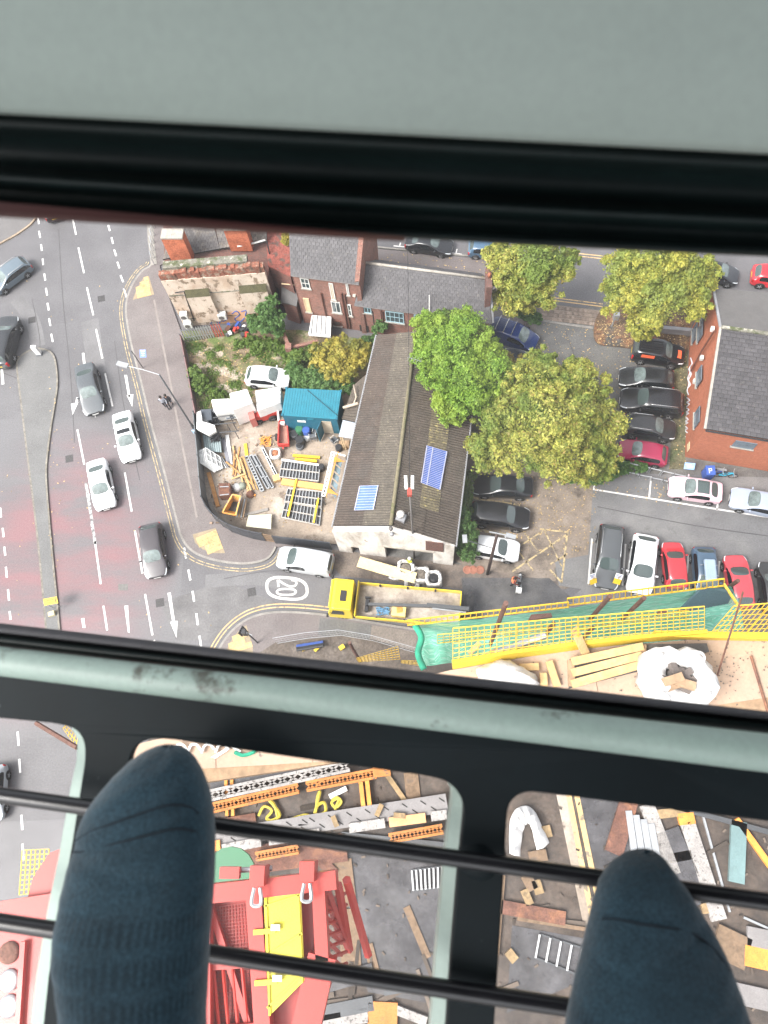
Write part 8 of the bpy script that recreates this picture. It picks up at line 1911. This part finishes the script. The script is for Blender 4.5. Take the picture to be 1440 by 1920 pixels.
BAR = mat('worn_black_bar', (0.010, 0.010, 0.012), 0.3, var=0.25, vs=30, fine=0.1, fs=200, spec=0.6, col3=(0.10, 0.085, 0.07), s3=26, thr3=(0.63, 0.70))
REDF = mat('dark_red_flange', (0.035, 0.004, 0.003), 0.6, var=0.1, vs=10)
FWD = ROT @ Vector((0, 0, -1))
def extr(l_top, l_bot, prof, m, nm, par, n=20, smooth=True, bow=0):
    """profile across a band between two pixel lines; prof = (t across, depth left, depth right)"""
    q = MB(); (xa, ya), (xb, yb) = l_top; (xc2, yc2), (xd, yd) = l_bot
    for i in range(n+1):
        u = i/n
        for t_, d0, d1 in prof:
            q.v.append(tuple(PD(xa+(xb-xa)*u+(xc2-xa+(xd-xb-xc2+xa)*u)*t_, ya+(yb-ya)*u+((yc2+(yd-yc2)*u)-(ya+(yb-ya)*u))*t_+bow*t_*4*u*(1-u), d0+(d1-d0)*u)))
    k = len(prof)
    for i in range(n):
        for j in range(k-1): q.f.append([i*k+j, i*k+j+1, (i+1)*k+j+1, (i+1)*k+j]); q.m.append(0)
    return q.build(nm, m, par, smooth=smooth, uv=False)
cabt = thing('crane_cab', 'crane cab window frame and floor with dark painted steel and grey green trim', 'crane cab', PD(720, 1300, .62))
extr(((-150, -80), (1600, -80)), ((-150, 205), (1600, 297)), [(0, .26, .25), (.5, .275, .265), (.95, .29, .28), (1.0, .30, .29), (1.0, .34, .33)], PANEL, 'upper_panel', cabt)
D = .02
extr(((-150, 203), (1600, 296)), ((-150, 386), (1600, 488)), [(0, .330, .32), (.03, .316, .306), (.10, .312, .302), (.16, .322, .312), (.20, .345, .335), (.36, .362, .352), (.52, .362, .352), (.58, .350, .340), (.64, .343, .333), (.70, .346, .336), (.74, .358, .348), (.82, .362, .352), (.90, .352, .342), (.96, .346, .336), (1.0, .352, .342), (1.0, .42, .41)], RUBBER, 'upper_seal', cabt, bow=8)
q = MB(); a, b, c = PD(-150, 366, .341), PD(-150, 389, .341), PD(760, 444, .332); q.slab([a, b, c], FWD*.006); q.build('red_flange', REDF, cabt)
# lower seal
extr(((-150, 1151), (1600, 1352)), ((-150, 1206), (1600, 1402)), [(0, .80, .62), (.0, .70, .53), (.10, .688, .520), (.28, .684, .517), (.36, .70, .53), (.40, .705, .535)], RUBBER_G, 'lower_seal_lip', cabt)
extr(((-150, 1170), (1600, 1370)), ((-150, 1212), (1600, 1408)), [(0, .705, .535), (.15, .688, .520), (.35, .684, .517), (.6, .695, .527), (1.0, .72, .545), (1.3, .73, .55)], RUBBER, 'lower_seal', cabt)
# green tube
pts = [PD(-150+1750*i/12, 1222+(1431-1222)*i/12, .675+(.50-.675)*i/12) for i in range(13)]
MB().tube(pts, [.0122+(.0128-.0122)*i/12 for i in range(13)], 20).build('green_rail', GREEN_D, cabt, smooth=True)
# dark steel floor plate with three rounded openings
def dep(x, y): return .665-(x/1440)*.11-(y-1300)/1440*.03
outline = [(-150, 1236), (300, 1296), (760, 1354), (1200, 1412), (1600, 1463), (1600, 1562)]
w3 = [(1440, 1541), (1200, 1511), (1030, 1489)]+[tuple(p[:2]) for p in crom([Vector((1030, 1489, 0)), Vector((990, 1486, 0)), Vector((966, 1496, 0)), Vector((953, 1518, 0)), Vector((949, 1560, 0))], 4)[1:]]+[(944, 1660), (935, 1800), (922, 2000)]
m2 = [(832, 2000), (845, 1800), (858, 1640)]+[tuple(p[:2]) for p in crom([Vector((868, 1545, 0)), Vector((869, 1512, 0)), Vector((857, 1484, 0)), Vector((832, 1464, 0)), Vector((790, 1454, 0))], 4)]
w2 = [(600, 1428), (360, 1393)]+[tuple(p[:2]) for p in crom([Vector((330, 1388, 0)), Vector((285, 1386, 0)), Vector((258, 1398, 0)), Vector((244, 1424, 0)), Vector((238, 1470, 0))], 4)]+[(215, 1600), (180, 1760), (140, 2000)]
m1 = [(72, 2000), (90, 1830), (112, 1700), (133, 1590)]+[tuple(p[:2]) for p in crom([Vector((150, 1480, 0)), Vector((158, 1425, 0)), Vector((155, 1388, 0)), Vector((136, 1366, 0)), Vector((95, 1356, 0))], 4)]+[(0, 1347), (-150, 1330)]
ol = outline+w3+m2+w2+m1
fp = MB().slab([PD(x, y, dep(x, y)) for x, y in ol], FWD*.012).build('floor_plate', CAB_BLK, cabt)
bv = fp.modifiers.new('b', 'BEVEL'); bv.width = .0015; bv.segments = 2; bv.limit_method = 'ANGLE'
# pale green inner frame bars seen at the right side of the openings
def framebar(pts, wl_, nm='inner_frame'):
    q = MB(); L = []
    for x, y, w_ in pts: L.append((PD(x-w_, y, dep(x, y)+.035), PD(x+14, y, dep(x, y)+.02)))
    for (a, b), (c, d) in zip(L, L[1:]):
        q.slab([a, b, d, c], FWD*.02)
    return q.build(nm, GREEN_P, cabt)
framebar([(840, 1462, 4), (860, 1482, 12), (869, 1512, 22), (868, 1550, 26), (858, 1640, 27), (845, 1800, 28), (832, 2000, 30)], 0)
framebar([(136, 1364, 2), (154, 1386, 8), (158, 1425, 14), (150, 1480, 18), (133, 1590, 20), (112, 1700, 22), (90, 1830, 22), (72, 2000, 22)], 0)
# foot bars, welded to the mullion
for (y0, y1, r0_, r1_, nm) in ((1470, 1713, .0063, .0064, 'foot_bar'), (1706, 1969, .0066, .0068, 'foot_bar')):
    pts = [PD(-150+1750*i/16, y0+(y1-y0)*i/16, .628+(.535-.628)*i/16) for i in range(17)]
    MB().tube(pts, [r0_]*17, 14).build(nm, BAR, cabt, smooth=True)
    xm = 905 if y0 < 1600 else 885; ym = y0+(y1-y0)*(xm+150)/1750
    MB().lathe(PD(xm, ym, .592), [(.020, -.006), (.017, .0), (.010, .006), (.003, .008)], 14, ROT).build('weld_pad', CAB_BLK, cabt, smooth=True)
# glass panes
def pane_mat():
    m = bpy.data.materials.new('clear_glass'); m.use_nodes = True; t = m.node_tree; t.nodes.clear()
    o = t.nodes.new('ShaderNodeOutputMaterial'); x = t.nodes.new('ShaderNodeMixShader'); tr = t.nodes.new('ShaderNodeBsdfTransparent'); gl = t.nodes.new('ShaderNodeBsdfGlossy'); fr = t.nodes.new('ShaderNodeFresnel')
    fr.inputs[0].default_value = 1.3; gl.inputs['Roughness'].default_value = .02; tr.inputs[0].default_value = (.985, .99, .987, 1)
    t.links.new(fr.outputs[0], x.inputs[0]); t.links.new(tr.outputs[0], x.inputs[1]); t.links.new(gl.outputs[0], x.inputs[2])
    # a thin film of dust scatters daylight
    dm = t.nodes.new('ShaderNodeMixShader'); tl_n = t.nodes.new('ShaderNodeBsdfTranslucent'); tl_n.inputs[0].default_value = (.85, .87, .9, 1)
    t.links.new(_map(t, _noise(t, _co(t), 3.5, 5, .65), .3, .75, .026, .082), dm.inputs[0]); t.links.new(x.outputs[0], dm.inputs[1]); t.links.new(tl_n.outputs[0], dm.inputs[2]); t.links.new(dm.outputs[0], o.inputs[0]); return m
CLEAR = pane_mat()
MB().quad(PD(-150, 1165, .82), PD(1600, 1360, .70), PD(1600, 470, .43), PD(-150, 380, .43)).build('window_pane', CLEAR, cabt)
MB().quad(PD(-150, 2040, .74), PD(1600, 2040, .74), PD(1600, 1530, .74), PD(-150, 1320, .74)).build('floor_pane', CLEAR, cabt)
# unseen cab roof, added and sized to shade the cab and keep sky off the panes
up_ = CAMLOC+Vector((0, -.1, 1.15))
MB().box(up_, (3.2, 3.2, .06)).build('added_unseen_cab_roof', CAB_BLK, cabt)
# ---- the operator's feet
def sock_mat():
    m, t, b = _nm('navy_sock'); uv = _co(t, 'uv'); s = t.nodes.new('ShaderNodeSeparateXYZ'); t.links.new(uv, s.inputs[0])
    r = t.nodes.new('ShaderNodeValToRGB'); r.color_ramp.interpolation = 'EASE'; e = r.color_ramp.elements; e[0].position = 0; e[0].color = (0, 0, 0, 1); e[1].position = 1; e[1].color = (0, 0, 0, 1)
    for p_, v in ((.385, 0), (.40, 1), (.445, 1), (.46, .15), (.485, .2), (.50, 1), (.545, 1), (.56, .1), (.575, .15), (.59, 1), (.62, 1), (.64, .3)): k = e.new(p_); k.color = (v, v, v, 1)
    t.links.new(s.outputs[1], r.inputs[0])
    wv = t.nodes.new('ShaderNodeTexWave'); wv.inputs['Scale'].default_value = 9; wv.inputs['Distortion'].default_value = .6; wv.inputs['Detail'].default_value = 1; t.links.new(uv, wv.inputs[0])
    mul = t.nodes.new('ShaderNodeMath'); mul.operation = 'MULTIPLY'; t.links.new(r.outputs[0], mul.inputs[0]); t.links.new(wv.outputs[1], mul.inputs[1])
    n1 = _map(t, _noise(t, _co(t, 'obj'), 22, 4), .3, .7, .82, 1.2); n2 = _map(t, _noise(t, _co(t, 'obj'), 420, 2), .3, .7, .72, 1.3); n3 = _map(t, _noise(t, _co(t, 'uv', (120, 6, 1)), 2, 3), .3, .7, .88, 1.1)
    c = _mix(t, (0.0185, 0.042, 0.058), (0.011, 0.026, 0.037), mul.outputs[0])
    for n_ in (n1, n2, n3): c = _mix(t, c, _rgb(t, n_), 1.0, 'MULTIPLY')
    t.links.new(c, b.inputs['Base Color']); b.inputs['Roughness'].default_value = .95; b.inputs['Specular IOR Level'].default_value = .15; b.inputs['Sheen Weight'].default_value = .25; b.inputs['Sheen Roughness'].default_value = .5
    bn = t.nodes.new('ShaderNodeBump'); bn.inputs['Strength'].default_value = .25; bn.inputs['Distance'].default_value = .004; t.links.new(_noise(t, _co(t, 'obj'), 260, 3), bn.inputs['Height']); t.links.new(bn.outputs[0], b.inputs['Normal'])
    return m
SOCK = sock_mat(); SEAM = mat('dark_seam', (0.004, 0.011, 0.018), 0.95, var=0)
RX, RU = ROT @ Vector((1, 0, 0)), ROT @ Vector((0, 1, 0))
ft = thing('person', 'operator resting both feet in dark navy socks on the black foot bars', 'person', PD(720, 2000, .5))
def sock(rows, par, seams):
    n = 48; rows2 = []
    ys = [r[0] for r in rows]
    K = 90
    for k in range(K+1):
        u = k/K; y = ys[0]+(ys[-1]-ys[0])*u**1.35
        i = max(j for j in range(len(rows)-1) if ys[j] <= y+1e-6); f = (y-ys[i])/(ys[i+1]-ys[i])
        p0, p1, p2, p3 = rows[max(i-1, 0)], rows[i], rows[i+1], rows[min(i+2, len(rows)-1)]
        def cr(c): 
            a, b, c2, d = p0[c], p1[c], p2[c], p3[c]; return b+(c2-b)*f if i == 0 else .5*((2*b)+(c2-a)*f+(2*a-5*b+4*c2-d)*f*f+(3*b-a-3*c2+d)*f**3)
        rows2.append((y, cr(1), cr(2), p1[3]+(p2[3]-p1[3])*f, p1[4]+(p2[4]-p1[4])*f))
    q = MB(); uvs = []
    def pt(row, a):
        y, xl, xr, d, th = row; cx_, hw_ = (xl+xr)/2, (xr-xl)/2
        ca, sa = math.cos(a), math.sin(a); ex = math.copysign(abs(ca)**.85, ca); ed = math.copysign(abs(sa)**.85, sa)
        wob = .0010*math.sin(y*.045+ca*3)+.0007*math.sin(y*.11+ca*7)+.0012*math.sin(y*.021-ca*2.2+1)-.0020*math.exp(-((y-(ys[0]+150+ca*-38))/13)**2)-.0020*math.exp(-((y-(ys[0]+205+ca*30))/14)**2)*(ca < .4)-.0015*math.exp(-((y-(ys[0]+262-ca*24))/11)**2)
        return PD(cx_+hw_*ex, y, d)-FWD*(ed*th+(wob if sa > 0 else 0))
    for r in rows2:
        for j in range(n): q.v.append(tuple(pt(r, 2*math.pi*j/n)))
    for k in range(len(rows2)-1):
        for j in range(n): q.f.append([k*n+j, k*n+(j+1) % n, (k+1)*n+(j+1) % n, (k+1)*n+j]); q.m.append(0)
    q.f.append(list(range(n))); q.m.append(0)
    o = q.build('sock', SOCK, par, smooth=True, uv=False); me = o.data; uvl = me.uv_layers.new(name='uv')
    for p in me.polygons:
        vs_ = list(p.vertices); js = [v % n for v in vs_]; wrap = max(js)-min(js) > n/2
        for li, v in zip(p.loop_indices, vs_):
            j, k = v % n, v//n
            if wrap and j == 0: j = n
            uvl.data[li].uv = (j/n*2.2, (rows2[k][0]-rows2[0][0])/700)
    for sm in seams:
        pl_ = []
        for y, a in sm:
            k = min(range(len(rows2)), key=lambda i_: abs(rows2[i_][0]-y)); r = rows2[k]; pl_.append(pt((y, *r[1:]), a))
        MB().tube(crom(pl_, 5), .0008, 6).build('toe_seam', SEAM, o, smooth=True)
    return o
sock([(1398, 304, 322, .575, .004), (1404, 284, 340, .573, .011), (1414, 262, 354, .571, .017), (1430, 240, 366, .568, .023), (1455, 214, 379, .564, .028), (1490, 184, 391, .559, .032), (1530, 158, 398, .553, .035), (1570, 145, 401, .547, .037), (1620, 134, 401, .54, .039), (1680, 120, 398, .53, .041), (1740, 111, 393, .52, .042), (1800, 111, 389, .51, .043), (1870, 120, 385, .498, .044), (1930, 129, 382, .487, .044), (2000, 130, 386, .474, .044), (2100, 112, 400, .455, .045)], ft,
     [[(1556, 2.65), (1532, 2.3), (1508, 1.85), (1490, 1.5), (1482, 1.15), (1490, .75), (1508, .5)], [(1585, 2.75), (1568, 2.3), (1545, 1.8), (1528, 1.4), (1522, 1.0), (1535, .6)]])
sock([(1598, 1208, 1224, .555, .004), (1603, 1188, 1237, .553, .011), (1613, 1170, 1249, .550, .017), (1632, 1148, 1263, .547, .023), (1660, 1129, 1283, .542, .028), (1700, 1116, 1309, .535, .032), (1750, 1105, 1339, .525, .036), (1800, 1094, 1362, .515, .039), (1860, 1080, 1385, .502, .041), (1930, 1066, 1402, .487, .043), (2000, 1058, 1420, .472, .044), (2100, 1050, 1440, .452, .045)], ft,
     [[(1705, 2.8), (1692, 2.3), (1690, 1.9), (1697, 1.4), (1715, 1.0), (1745, .7), (1790, .45)]])
